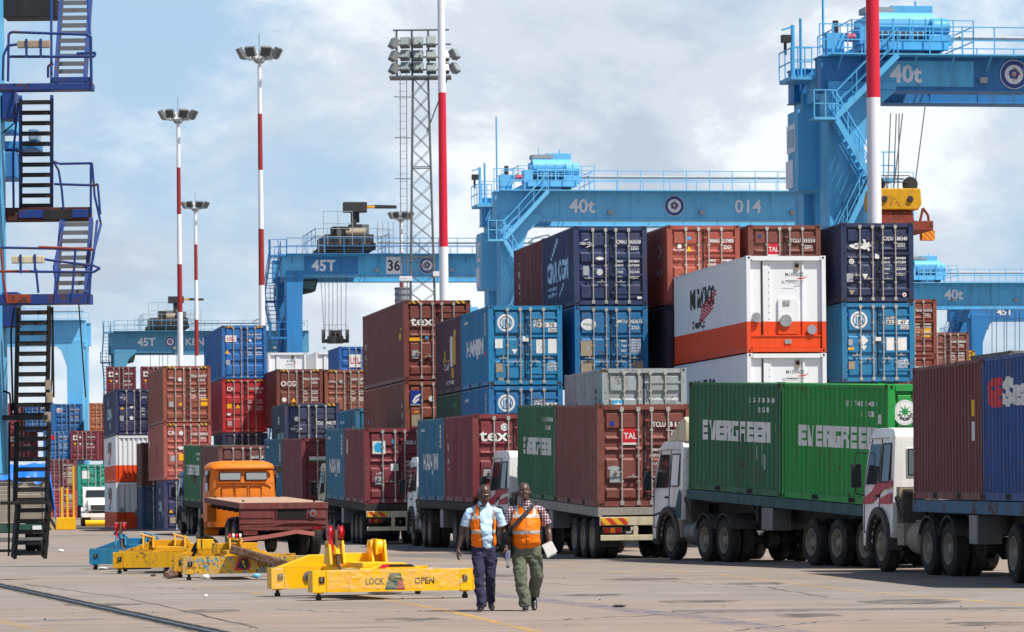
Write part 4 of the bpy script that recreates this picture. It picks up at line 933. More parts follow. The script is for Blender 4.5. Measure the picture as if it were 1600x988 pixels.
        m = MB(); m.box((x0+.2, .3, z+.62), (x1-.1, wb, z+1.35), M_MACH)
        for i in range(7):
            a = x0+.3+random.random()*(x1-x0-1.2); m.box((a, .2+random.random(), z+1.2), (a+.5+random.random()*.6, 2.2, z+1.5+random.random()*.75), random.choice([M_MACH, M_STEEL, M_MACH, M_TAN]))
        m.lathe([(0, .35), (1.4, .35)], 'x', (x0+1.6, .8, z+1.5), M_TAN, 14); m.build('hoist_machinery', tr)
        m = MB(); xm = x1-1.4; m.box((xm-.18, .8, z+1.3), (xm+.18, 1.2, z+3.3), M_MACH); m.box((xm-.7, .6, z+2.9), (xm+.9, 1.4, z+3.6), M_MACH); m.box((xm+.9, .9, z+3.2), (xm+1.5, 1.15, z+3.4), M_YEL); m.box((xm+1.5, .9, z+3.18), (xm+3.0, 1.15, z+3.4), M_MACH); m.box((xm+.2, .9, z+2.2), (xm+.4, 1.1, z+2.95), M_MACH); m.build('crane_arm', tr, bevel=.03)
        m = MB(); rail_run(m, (x0, 0, z+1.2), (x0+2.0, 0, z+1.2), 1.7, M_GALV, 2); rail_run(m, (x0-1.5, -.3, z-.1), (x0, -.3, z-.1), 1.3, M_GALV, 4); m.build('handrail', tr); m = MB()
        for i in range(5): m.tube((x1+.1, -.3, z+i*.4), (x1+1.2, -.3, z+i*.4), .03, M_GALV, 4)
        for i in range(4): m.tube((x1+.1+i*.36, -.3, z-.1), (x1+.1+i*.36, -.3, z+2.2), .03, M_GALV, 4)
        m.build('cage', tr)
    for q_ in [tr]+list(tr.children):
        if kind == 'drum': lowr(q_)
    if cab:
        c = MB(); cx = lw+.05 if kind != 'drum' else x1-1; c.prism([(cx+.1, zb-.1), (cx+.1, zb-.7), (cx+.4, zb-1.1), (cx+1.1, zb-.95), (cx+1.3, zb-.1)], 2.2, 3.9, M_MACH, 'xz'); cb = c.build('operator_cab', t, bevel=.04)
        c = MB(); c.quad((cx+.2, 2.19, zb-.7), (cx+1.0, 2.19, zb-.9), (cx+1.15, 2.19, zb-.25), (cx+.2, 2.19, zb-.25), plain('greenish cab glass', (.06, .16, .15), .15)); c.build('window', cb, fix=False)
    if stairs:
        zz = [1.4 + (zt-1.4)*i/6 for i in range(7)]
        for i in range(6):
            lo, hi = (.6, wb-.4) if i % 2 == 0 else (wb-.4, .6)
            flight(t, (-1.0, lo, zz[i]), (-1.0, hi, zz[i+1]), .7, (1, 0, 0), mt, mt, 9)
            p = MB(); yy = (hi-.9, hi) if hi < 2 else (hi, hi+1.0); p.box((-1.15, yy[0], zz[i+1]-.12), (.05, yy[1], zz[i+1]), mt); rail_run(p, (-1.12, yy[0], zz[i+1]), (-1.12, yy[1], zz[i+1]), 1.05, mt, 2); rail_run(p, (-1.12, yy[0], zz[i+1]), (0, yy[0], zz[i+1]), 1.05, mt, 2); p.build('landing', t)
    if fstairs:                                                       # ladders across the front of the left leg
        zz = [zb-12.4, zb-9.4, zb-6.6, zb-3.6, zb-1.2, zt]; xx = [(-.3, 1.3), (1.5, -.1), (.0, 1.5), (1.5, .1), (.1, 2.6)]
        for i in range(5):
            a, b = xx[i]; flight(t, (a, -.8, zz[i]), (b, -.8, zz[i+1]), .62, (0, 1, 0), mt, M_STEEL if i < 3 else mt, 9)
            if i < 4: p = MB(); w0, w1 = sorted((b, b+(.9 if b > a else -.9))); p.box((w0, -.95, zz[i+1]-.1), (w1, -.02, zz[i+1]), mt); rail_run(p, (w0, -.93, zz[i+1]), (w1, -.93, zz[i+1]), 1.05, mt, 2); p.build('landing', t)
    if detail >= 2:                                                   # mast, platform and boxes on the left corner
        m = MB(); m.tube((-.1, .3, zt), (-.1, .3, zt+4.2), .05, mt, 5); m.tube((-.3, wb-1, zt-1), (-.3, wb-1, zt+1.9), .06, mt, 5)
        m.box((-.85, wb-1.6, zt-.6), (.2, wb+.4, zt-.45), mt); rail_run(m, (-.85, wb-1.6, zt-.45), (-.85, wb+.4, zt-.45), 1.1, mt, 2); rail_run(m, (-.85, wb-1.6, zt-.45), (0, wb-1.6, zt-.45), 1.1, mt, 3)
        m.box((-.95, wb-.6, zt+1.0), (-.6, wb-.3, zt+1.3), M_MACH); m.tube((-.5, wb-.5, zt-.4), (-.5, wb-.5, zt+1.7), .08, mt, 6); m.bar((-.95, wb-.5, zt+1.5), (-.45, wb-.5, zt+1.65), .08, .08, mt); m.tube((-.8, wb-.45, zt+.5), (-.8, wb-.45, zt+1.0), .06, M_MACH, 6)
        rail_run(m, (-.3, .1, zt+.1), (1.4, .1, zt+.1), 1.2, mt, 3); m.box((.1, .5, zt+.1), (.8, 1.0, zt+1.0), mt); m.tube((.5, .7, zt+1.0), (.5, .7, zt+1.5), .12, M_MACH, 6); m.build('corner_platform', t)
        e = MB(); e.box((-.7, 2.2, zb-3.8), (.3, wb-.3, zb-.6), mp); eh = e.build('electrical_house', t, bevel=.03)
        e = MB(); e.box((-.72, 2.6, zb-2.2), (-.705, 4.0, zb-1.1), M_EMBW); e.box((-.735, 2.8, zb-2.0), (-.722, 3.8, zb-1.3), M_GLASS); e.box((-.72, 3.0, zb-3.6), (-.705, 4.2, zb-2.5), M_EMBW); e.build('window', eh)
    return t
def ropes(label, px_list, ytop, ybot, Z, cat='rope', slant=0):
    for i, (a, b) in enumerate(px_list):
        p, q = P_at(a, ytop, Z), P_at(b, ybot, Z); m = MB(); m.tube((0, 0, 0), p-q, .03, M_ROPE, 5); o = m.build('hoist_rope', None); o.location = q; tag(o, label, cat, label)
rtg('big blue crane at the right with a white capacity number and a yellow hanging spreader', 1301, 145, zb=17.4, zt=18.65, wb=4.2, text='40t', tx=2.5, th=.66, plate=3.4, emb=7.55, trol=(1.5, 4.9), mt=M_CRANE, mg=M_CRANE_D, mp=M_CRANE, detail=2, cab=False, fstairs=True, stairs=False)
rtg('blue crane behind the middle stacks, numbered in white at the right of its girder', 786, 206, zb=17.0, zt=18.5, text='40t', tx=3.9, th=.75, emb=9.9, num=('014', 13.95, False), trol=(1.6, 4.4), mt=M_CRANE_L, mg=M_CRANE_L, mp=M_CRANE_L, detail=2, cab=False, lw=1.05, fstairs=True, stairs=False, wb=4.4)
rtg('blue crane with a white number board and dark machinery, left of the lattice tower', 451, 254, zb=16.85, zt=18.25, text='45T', tx=1.75, th=.72, plate=3.2, emb=9.75, num=('36', 8.05-.6, True), trol=(2.6, 6.2), kind='dark', mt=M_CRANE_D, mg=M_CRANE, mp=M_CRANE_D, detail=1, lw=1.1, wb=6, haunch=.1)
rtg('far dull blue crane with dark machinery, seen above the maroon containers at the left', 181, 384, zb=16.9, zt=19.0, span=20, text='45T', tx=2.4, th=.8, emb=5.8, num=('KENYA', 8.0, False), trol=(3.6, 7.8), kind='dark', mt=plain('hazed crane blue', srgb('4f93b5'), .6), detail=1, lw=1.0, stairs=True)  # duller blue: distance haze is put into the colour
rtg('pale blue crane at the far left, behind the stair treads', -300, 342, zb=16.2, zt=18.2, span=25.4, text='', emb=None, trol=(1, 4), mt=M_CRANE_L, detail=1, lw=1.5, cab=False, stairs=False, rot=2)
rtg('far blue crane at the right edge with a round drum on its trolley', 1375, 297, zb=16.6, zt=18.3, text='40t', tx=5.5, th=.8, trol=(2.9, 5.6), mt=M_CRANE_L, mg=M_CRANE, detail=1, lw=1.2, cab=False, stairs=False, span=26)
rtg('deep blue crane leg and low girder at the far right edge', 1521, 322, zb=16.7, zt=17.7, text='45T', tx=2.3, th=.6, trol=(30, 31), mt=M_CRANE_D, detail=0, lw=1.0, stairs=True, kind='dark', span=40, cab=True)
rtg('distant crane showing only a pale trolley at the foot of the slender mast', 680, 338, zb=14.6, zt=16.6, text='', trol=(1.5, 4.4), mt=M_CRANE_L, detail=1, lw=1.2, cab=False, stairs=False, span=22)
# hanging ropes and lifting blocks
def hang_rope(par, p, q, r=.025):
    m = MB(); m.tube(p, q, r, M_ROPE, 5); m.build('hoist_rope', par)
def spreader_big():
    Z = 140; s = F/Z; o = P_at(1396, 358, Z); t = thing('hanging_spreader', 'yellow headblock over a red spreader hanging from the right crane', 'spreader', o, (0, 0, R(A0)))
    z0 = P_at(1396, 300, Z).z-o.z
    m = MB(); m.prism([(-1.05, .75), (.9, .75), (1.05, 1.0), (1.0, 1.65), (-1.0, 1.65), (-1.1, 1.2)], -.7, .7, M_SPYOLD, 'xz'); hb = m.build('headblock', t, bevel=.05)
    for x in (-.72, .68):
        q = MB(); q.lathe([(-.08, .32), (-.04, .25), (.04, .25), (.08, .32)], 'y', (x, -.2, 1.85), M_MACH, 18); q.build('sheave', hb)
        q = MB(); q.lathe([(0, .12), (.06, .14)], 'y', (x*.8, -.78, 1.2), M_MACH, 10); q.build('bolt', hb)
    m = MB(); m.prism([(-.95, .15), (.75, .15), (.68, .72), (-.9, .72)], -.6, .6, M_RUSTSTEEL, 'xz'); m.box((-1.2, -2.6, -.25), (1.0, 2.6, .15), M_RUSTSTEEL); m.build('spreader_frame', t, bevel=.03)
    m = MB(); m.path([(1.05, -.3, .2), (1.2, -.3, .85), (1.42, -.3, .55), (1.5, -.3, -.15), (1.25, -.3, -.35)], .055, M_RUSTSTEEL, 6); m.box((1.1, -.5, -.5), (1.65, -.1, -.1), hazard('orange flipper stripes', srgb('d9601c'), srgb('e0a21c'), 6)); m.build('corner_guide', t)
    m = MB(); t.scale = (.9, .9, .9); rail_run(m, (-.9, -.4, 1.65), (.6, -.4, 1.65), .55, M_MACH, 3, .025); m.path([(-1.0, 0, 1.6), (-.85, 0, 2.5)], .04, M_STEEL); m.build('guard_rail', hb)
    inv = Matrix.Rotation(-R(A0), 4, 'Z')
    for (a, ya), (b, yb) in (((1391, 158), (1386, 290)), ((1401, 158), (1396, 292)), ((1412, 158), (1396, 292)), ((1451, 145), (1431, 300)), ((1406, 158), (1404, 292)), ((1363, 158), (1376, 290))):
        hang_rope(t, inv @ (P_at(a, ya, Z+1.5)-o), inv @ (P_at(b, yb, Z)-o))
spreader_big()
def block_far():
    Z = 252; o = P_at(524, 537, Z); t = thing('lifting_block', 'black lifting block with big sheaves hanging on ropes over the white containers', 'lifting block', o, (0, 0, R(4)))
    m = MB(); m.box((-.55, -.4, 0), (.55, .4, .5), M_MACH); m.box((-.9, -.3, .05), (.9, .3, .3), M_MACH); m.box((-.4, -.3, .5), (.3, .3, .9), M_MACH); b = m.build('block_body', t, bevel=.04)
    for x in (-.82, -.35, .35, .82):
        q = MB(); q.lathe([(-.1, .5), (-.04, .42), (.04, .42), (.1, .5)], 'x', (x, -.1, .5), M_MACH, 20); q.build('sheave', t)
    q = MB(); rail_run(q, (-.8, -.4, .5), (.8, -.4, .5), .75, M_STEEL, 4, .02); q.build('guard_rail', b)
    for a in (501, 508, 514, 520, 527, 533, 541): hang_rope(t, P_at(a, 428, Z)-o, P_at(min(max(a, 507), 540), 528, Z)-o, .02)
block_far()
def ropes_left():
    Z = 383; o = P_at(262, 600, Z); t = thing('hoist_ropes', 'thin ropes hanging from the far dull blue crane at the left', 'rope bundle', o)
    for a in (235, 249, 254, 262, 276): hang_rope(t, P_at(a, 548, Z)-o, P_at(a, 600, Z)-o, .03)
ropes_left()
def ropes_right():
    Z = 320; o = P_at(1575, 562, Z); t = thing('hoist_ropes', 'thin ropes hanging from the low girder at the far right', 'rope bundle', o)
    for a in (1550, 1557, 1569, 1573, 1586, 1593): hang_rope(t, P_at(a, 484, Z)-o, P_at(a, 562, Z)-o, .03)
ropes_right()
# ---------------------------------------------------------------- crane leg and zigzag stairs at the left
def stair_tower():
    Z = 75.0; s = F/Z; o = W_at(40, Z, 0); t = thing('crane_stairway', 'tall blue and black zigzag stairway hanging beside a crane leg at the left edge', 'stairway', o)
    def q(px, py, dy=0.0):
        p = P_at(px, py, Z)-o; p.y = dy; return p
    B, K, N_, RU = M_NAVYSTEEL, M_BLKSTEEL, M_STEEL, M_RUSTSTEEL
    m = MB(); a = q(-90, 900); b = q(3, 742)
    m.box((a.x, -.4, b.z), (b.x, 1.0, 14), M_CRANE); m.build('crane_leg', t, bevel=.03)
    m = MB(); m.box((a.x, -.2, .1), (a.x+.9, .9, b.z), M_CRANE_D); m.build('leg_foot', t, bevel=.03)
    def fl(x0, y0, x1, y1, w, n, mat, tread, d0, d1, nm='stair_flight', rails=False):
        """flight between picture points (left stringer), w px wide"""
        p, r = q(x0, y0, d0), q(x1, y1, d1); ww = w/s; m = MB()
        for k in (0, ww): m.bar(p+Vector((k, 0, 0)), r+Vector((k, 0, 0)), .07, .2, mat, (1, 0, 0) if False else (0, 0, 1))
        f = m.build(nm, t)
        for i in range(n):
            c = p.lerp(r, (i+.5)/n); g = MB(); g.box((c.x+.03, c.y-.13, c.z-.035), (c.x+ww-.03, c.y+.13, c.z+.02), tread); g.box((c.x+.03, c.y-.135, c.z-.065), (c.x+ww-.03, c.y-.125, c.z+.025), tread); g.build('tread', f)
    fl(10, 873, 20, 788, 48, 5, K, K, 1.1, .8)  # near-black treads: shade of their undersides is put into the colour
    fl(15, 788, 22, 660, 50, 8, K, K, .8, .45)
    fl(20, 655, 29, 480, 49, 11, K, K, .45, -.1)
    fl(20, 322, 30, 150, 49, 11, B, K, 1.2, .2)
    fl(88, 462, 87, 338, 47, 9, B, N_, -.1, 1.0)
    fl(85, 128, 82, -30, 46, 12, B, N_, .2, 1.6)
    def plate(x0, y0, x1, y1, d0, d1, mat, nm='landing'):
        a, b = q(x0, y1), q(x1, y0); m = MB(); m.box((a.x, d0, a.z), (b.x, d1, b.z), mat); m.build(nm, t, bevel=.012)
    plate(-5, 648, 73, 656, .1, .7, K); plate(-5, 783, 66, 789, .5, 1.1, K)
    plate(-5, 463, 150, 480, -1.0, -.5, B); plate(20, 464, 58, 478, -1.012, -1.0, RU, 'rust_patch')
    plate(-5, 318, 132, 340, .9, 1.4, M_RUSTD); plate(20, 322, 130, 336, .88, .9, B, 'rust_patch')
    plate(-5, 137, 152, 149, -.9, -.45, B); plate(90, 128, 150, 137, -.9, -.82, B)
    plate(-5, -12, 80, 18, .9, 1.6, K); plate(0, 455, 24, 510, .3, .9, B, 'bracket'); plate(0, 140, 20, 184, .3, .9, B, 'bracket')
    def tubes(nm, paths, mat, r=.028):
        m = MB()
        for pth in paths: m.path([q(*p) for p in pth], r, mat, 6)
        m.build(nm, t, smooth=50)
    tubes('handrail', [[(22, 135, -.9), (23, 62, -.9), (28, 59, -.9), (145, 63, -.9), (150, 66, -.9), (151, 148, -.9)], [(24, 97, -.9), (155, 97, -.9), (157, 91, -.9), (128, 92, -.9)], [(89, 148, -.9), (82, 0, -.2)], [(151, 148, -.9), (146, 60, -.6), (137, 0, 0)], [(14, 134, -.9), (15, 95, -.9), (22, 80, -.9), (36, 78, -.9)], [(80, 126, -.5), (80, 108, -.5), (88, 104, -.5)]], B)
    tubes('handrail', [[(75, 246, .9), (85, 250, .9), (136, 249, .9), (140, 300, .9), (150, 345, .9)], [(76, 282, .9), (140, 284, .9), (145, 282, .9), (149, 330, .9)], [(75, 246, .9), (83, 260, .9), (88, 290, .9), (93, 345, .9)], [(134, 250, .9), (134, 330, .9)], [(73, 275, .9), (73, 246, .9)]], B, .026)
    tubes('handrail', [[(0, 429, -1.0), (60, 429, -1.0)], [(70, 391.5, -1.005), (155, 395, -1.005)], [(12, 393, -1.0), (16, 440, -1.0), (22, 478, -1.0)]], RU, .027)
    tubes('handrail', [[(0, 392, -1.0), (155, 395, -1.0)], [(0, 429, -1.0), (155, 430, -1.0), (165, 424, -1.0), (155, 420, -1.0), (90, 412, -1.0), (78, 410, -1.0)], [(127, 395, -1.0), (121, 478, -1.0)], [(155, 396, -1.0), (150, 440, -1.0), (148, 480, -1.0)], [(66, 425, -1.0), (70, 462, -1.0)], [(103, 425, -1.0), (94, 478, -1.0)]], B, .026)
    tubes('handrail', [[(16, 640, .4), (15, 520, .2), (22, 480, 0)], [(80, 620, .4), (82, 480, 0)], [(3, 870, 1), (5, 800, .9), (9, 660, .5)], [(0, 610, .3), (12, 614, .3), (14, 650, .4)]], K, .022)
    tubes('handrail', [[(94, 455, -.5), (88, 420, -.4), (92, 340, .9)], [(140, 455, -.5), (150, 400, -.4), (144, 340, .9)], [(148, 400, -.3), (150, 345, .9)], [(12, 320, .9), (14, 240, .6), (26, 160, .2)]], B, .026)
    tubes('cable', [[(76, 640, .2), (79, 590, .2), (82, 490, 0)], [(131, 476, -.9), (131, 620, .3)], [(0, 205, .4), (18, 190, .4), (22, 160, .2)]], K, .015)
    for x, y, wd, mat in ((38, 79, 50, M_TAN), (29, 411, 50, M_CREAM)):
        m = MB(); a, b = q(x, y+6), q(x+wd, y-6); m.box((a.x, -1.06, a.z), (b.x, -.96, b.z), mat); lp = m.build('lamp_box', t, bevel=.02)
        for f in (.28, .72): m = MB(); xx = a.x+(b.x-a.x)*f; m.box((xx-.025, -1.075, a.z-.2), (xx+.025, -1.062, b.z+.03), M_NAVYSTEEL); m.build('clamp', lp)
    for x, y in ((73, 600), (72, 650), (75, 620)):
        m = MB(); a = q(x, y+9, .2); m.box((a.x-.06, .15, a.z), (a.x+.06, .3, a.z+.2), M_TAN); m.build('junction_box', t, bevel=.01)
    m = MB(); a, b = q(60, 338, .9), q(128, 322, .9); m.box((a.x, .87, a.z), (b.x-.3, .879, b.z), M_BLKSTEEL); m.build('kick_plate', t)
stair_tower()
# blue crane machinery far behind the stairs
def far_machine():
    Z = 130; o = P_at(30, 300, Z); o.z = 0; t = thing('crane_boom_end', 'blurred blue crane machinery seen between the upper stair treads', 'crane part', o)
    q = lambda x, y: P_at(x, y, Z)-o
    m = MB(); a, b = q(-80, 205), q(22, 185); m.box((a.x, 0, a.z), (b.x, 2, b.z), M_CRANE); m.build('beam', t, bevel=.05)
    m = MB(); a, b = q(-80, 232), q(56, 218); m.box((a.x, .5, a.z), (b.x, 2, b.z), M_CRANE_D); m.box((q(40, 0).x, .4, b.z), (q(54, 0).x, 1.5, b.z+.4), M_GALV); m.build('platform', t, bevel=.05)
    m = MB(); a, b = q(-80, 278), q(24, 236); m.box((a.x, .2, a.z), (b.x, 2, b.z), M_CRANE_D); m.build('machine_house', t, bevel=.05)
    m = MB(); a, b = q(-80, 900), q(10, 205); m.box((a.x, .3, .0), (a.x+1.4, 1.8, b.z), M_CRANE_D); m.build('leg', t, bevel=.04)
far_machine()
# yellow barrier with posts
def barrier():
    s = 28.6; b = W_at(76, F/s, 0); t = thing('yellow_barrier', 'yellow barrier block with three upright posts and a black striped end', 'barrier', b, (0, 0, R(4)))
    m = MB(); m.box((.38, 0, 0), (1.45, .8, .68), M_SPY); m.build('barrier_block', t, bevel=.04)
    m = MB(); m.prism([(-.05, 0), (.378, 0), (.378, .7), (.1, .72)], 0, .8, hazard('black and pale stripes', (.02, .02, .02), srgb('b5a57a'), 3.2, 30), 'xz'); m.build('striped_end', t)
    for x, h in ((.72, 2.35), (1.02, 2.3), (1.36, 3.5)):
        m = MB(); m.box((x-.055, .3, .682), (x+.055, .42, h), M_SPY); m.build('post', t, bevel=.01)
barrier()
# ---------------------------------------------------------------- trucks
def tyre_mesh(r=.52, w=.29):
    m = MB(); h = w/2
    m.lathe([(-h*.8, r*.56), (-h, r*.72), (-h*.97, r*.9), (-h*.78, r*.975), (-h*.3, r), (h*.3, r), (h*.78, r*.975), (h*.97, r*.9), (h, r*.72), (h*.8, r*.56)], 'x', (0, 0, 0), M_TYRE, 32, False)
    for i in range(40):                                              # tread blocks
        a = 2*math.pi*i/40; M = Matrix.Rotation(a, 4, 'X')
        for x in (-h*.62, h*.12): m.box((x, -.022, r-.012), (x+h*.5, .022, r+.006), M_TYRE, M)
    return m.mesh('wheel', smooth=35)
def rim_mesh(r=.52, w=.29, dish=-1, mat=None):
    """dish -1: deep dish (rear), +1: hub stands out (front axle); open side faces -x"""
    mat = mat or M_RIM; m = MB(); h = w/2; k = -h
    d = .13 if dish < 0 else .02
    m.lathe([(k+.01, r*.60), (k-.005, r*.575), (k+.02, r*.54), (k+.03+d*.5, r*.5), (k+.03+d, r*.42), (k+.03+d+.01, r*.30), (k+.02+d-.03, r*.27), (k+d-.09 if dish < 0 else k-.06, r*.2), (k+d-.11 if dish < 0 else k-.08, r*.13), (k+d-.11 if dish < 0 else k-.08, 0.001)], 'x', (0, 0, 0), mat, 28, False)
    for i in range(10):
        a = 2*math.pi*i/10; y, z = math.cos(a), math.sin(a)
        m.tube((k+.02+d-.04, y*r*.34, z*r*.34), (k+.04+d, y*r*.34, z*r*.34), .014, mat, 6)
        m.disc((k+.026+d*.75, y*r*.455, z*r*.455), .03, (-1, 0, 0), M_DARK, 8)
    return m.mesh('rim', smooth=40)
_tm = {}
def wheel(par, loc, left=True, dish=-1, r=.52, w=.29, mat=None):
    k = (r, w); kr = (r, w, dish, (mat or M_RIM).name)
    if k not in _tm: _tm[k] = tyre_mesh(r, w)
    if kr not in _tm: _tm[kr] = rim_mesh(r, w, dish, mat)
    o = link('wheel', _tm[k], par); o.location = loc
    if not left: o.rotation_euler = (0, 0, math.pi)
    q = link('rim', _tm[kr], o); return o
def duals(par, y, z=.52):
    for x, l in ((.16, True), (.49, True), (CW-.16, False), (CW-.49, False)): wheel(par, (x, y, z), l)
def trailer(label, loc, rot, pitch, L=12.4, deck=1.36, axles=(1.5, 2.8, 4.1), beam=None, bumper=None, plate='KAV 318Z', group='trailers carrying containers', box=True, chev=True):
    p = R(pitch); t = thing('semi_trailer', label, 'trailer', loc, (p, 0, R(rot)), group); t.location.z -= math.sin(p)*axles[len(axles)//2]
    bm_ = beam or M_CHASSIS; bu = bumper or M_CREAM
    m = MB()
    for x in (0.0, CW-.1): m.box((x, 0, deck-.24), (x+.1, L, deck-.004), bm_)
    m.box((.1, 0, deck-.2), (CW-.1, .12, deck-.01), bm_); m.box((.1, L-.12, deck-.2), (CW-.1, L-.002, deck-.01), bm_)
    for i in range(12): y = .8+i*(L-1.6)/11; m.box((.1, y, deck-.14), (CW-.1, y+.1, deck-.02), M_CHASSIS)
    for x in (.72, CW-.86): m.box((x, .12, deck-.62), (x+.14, L-.3, deck-.14), M_CHASSIS)
    m.build('deck_frame', t, bevel=.008)
    zw = lambda y: .52-math.sin(p)*(y-axles[len(axles)//2])
    for y in axles:
        duals(t, y, zw(y)); a = MB(); a.tube((.3, y, zw(y)), (CW-.3, y, zw(y)), .07, M_CHASSIS, 8); a.box((.7, y-.5, zw(y)+.08), (.8, y+.5, zw(y)+.16), M_CHASSIS); a.box((CW-.8, y-.5, zw(y)+.08), (CW-.7, y+.5, zw(y)+.16), M_CHASSIS); a.build('axle', t)
    # rear end
    m = MB(); m.box((.04, -.02, deck-.46), (CW-.04, .06, deck-.245), bu); m.box((.06, -.03, .52), (CW-.06, .05, .66), bu)
    for x in (.9, 1.4): m.box((x, -.01, .66), (x+.12, .06, deck-.46), bu)
    b = m.build('rear_bumper', t, bevel=.012)
    if chev:
        for x in (.07, CW-.77): q = MB(); q.box((x, -.035, deck-.44), (x+.68, -.022, deck-.27), M_HAZ); q.build('chevron_plate', b)
    q = MB(); q.box((1.42, -.045, .68), (1.98, -.03, .81), M_PLATE); put_text(q, plate, (1.46, -.05, .71), (1, 0, 0), (0, 0, 1), .075, M_BLACK, .48); q.build('number_plate', b)
    for x in (.12, CW-.62):
        q = MB(); q.box((x, -.02, deck-.66), (x+.5, .08, deck-.5), M_CHASSIS)
        for i in range(3): q.box((x+.03+i*.155, -.032, deck-.645), (x+.155+i*.155, -.02, deck-.515), M_LAMPR if i != 1 else M_LAMPA)
        q.build('tail_lamp', t)
    for x in (.35, CW-.5):
        q = MB(); y = L-3.9; q.box((x, y, .75), (x+.14, y+.14, deck-.14), M_CHASSIS); q.bar((x+.07, y+.07, .95), (x+.07, y+.9, deck-.2), .07, .07, M_CHASSIS); q.box((x-.08, y-.08, .72), (x+.22, y+.22, .75), M_CHASSIS); q.build('landing_leg', t)
    if box:
        q = MB(); q.box((.04, L-5.6, .62), (.5, L-4.9, deck-.26), M_STEEL); q.build('tool_box', t, bevel=.02)
    for y in (axles[0]-.75,):
        for x in (0.02, CW-.62): q = MB(); q.box((x, y, .35), (x+.6, y+.015, deck-.26), M_RUBBER); q.build('mud_flap', t)
    q = MB(); q.tube((1.0, axles[-1]+1, .95), (1.0, L-4.5, 1.0), .12, M_CHASSIS, 10); q.box((1.3, axles[-1]+1.2, .75), (1.7, axles[-1]+2.2, 1.0), M_CHASSIS); q.build('air_tank', t)
    return t
M_LAMPR = plain('red tail lamp', srgb('8c1a16'), .3); M_LAMPA = plain('amber tail lamp', srgb('b8641c'), .3)
M_HOSE = plain('air hoses', (.12, .11, .1), .6)
def taper(m):
    m.v = [(CW/2+(x-CW/2)*(1-.085*max(0, (z-1.7)/1.2)), y, z) for x, y, z in m.v]; return m
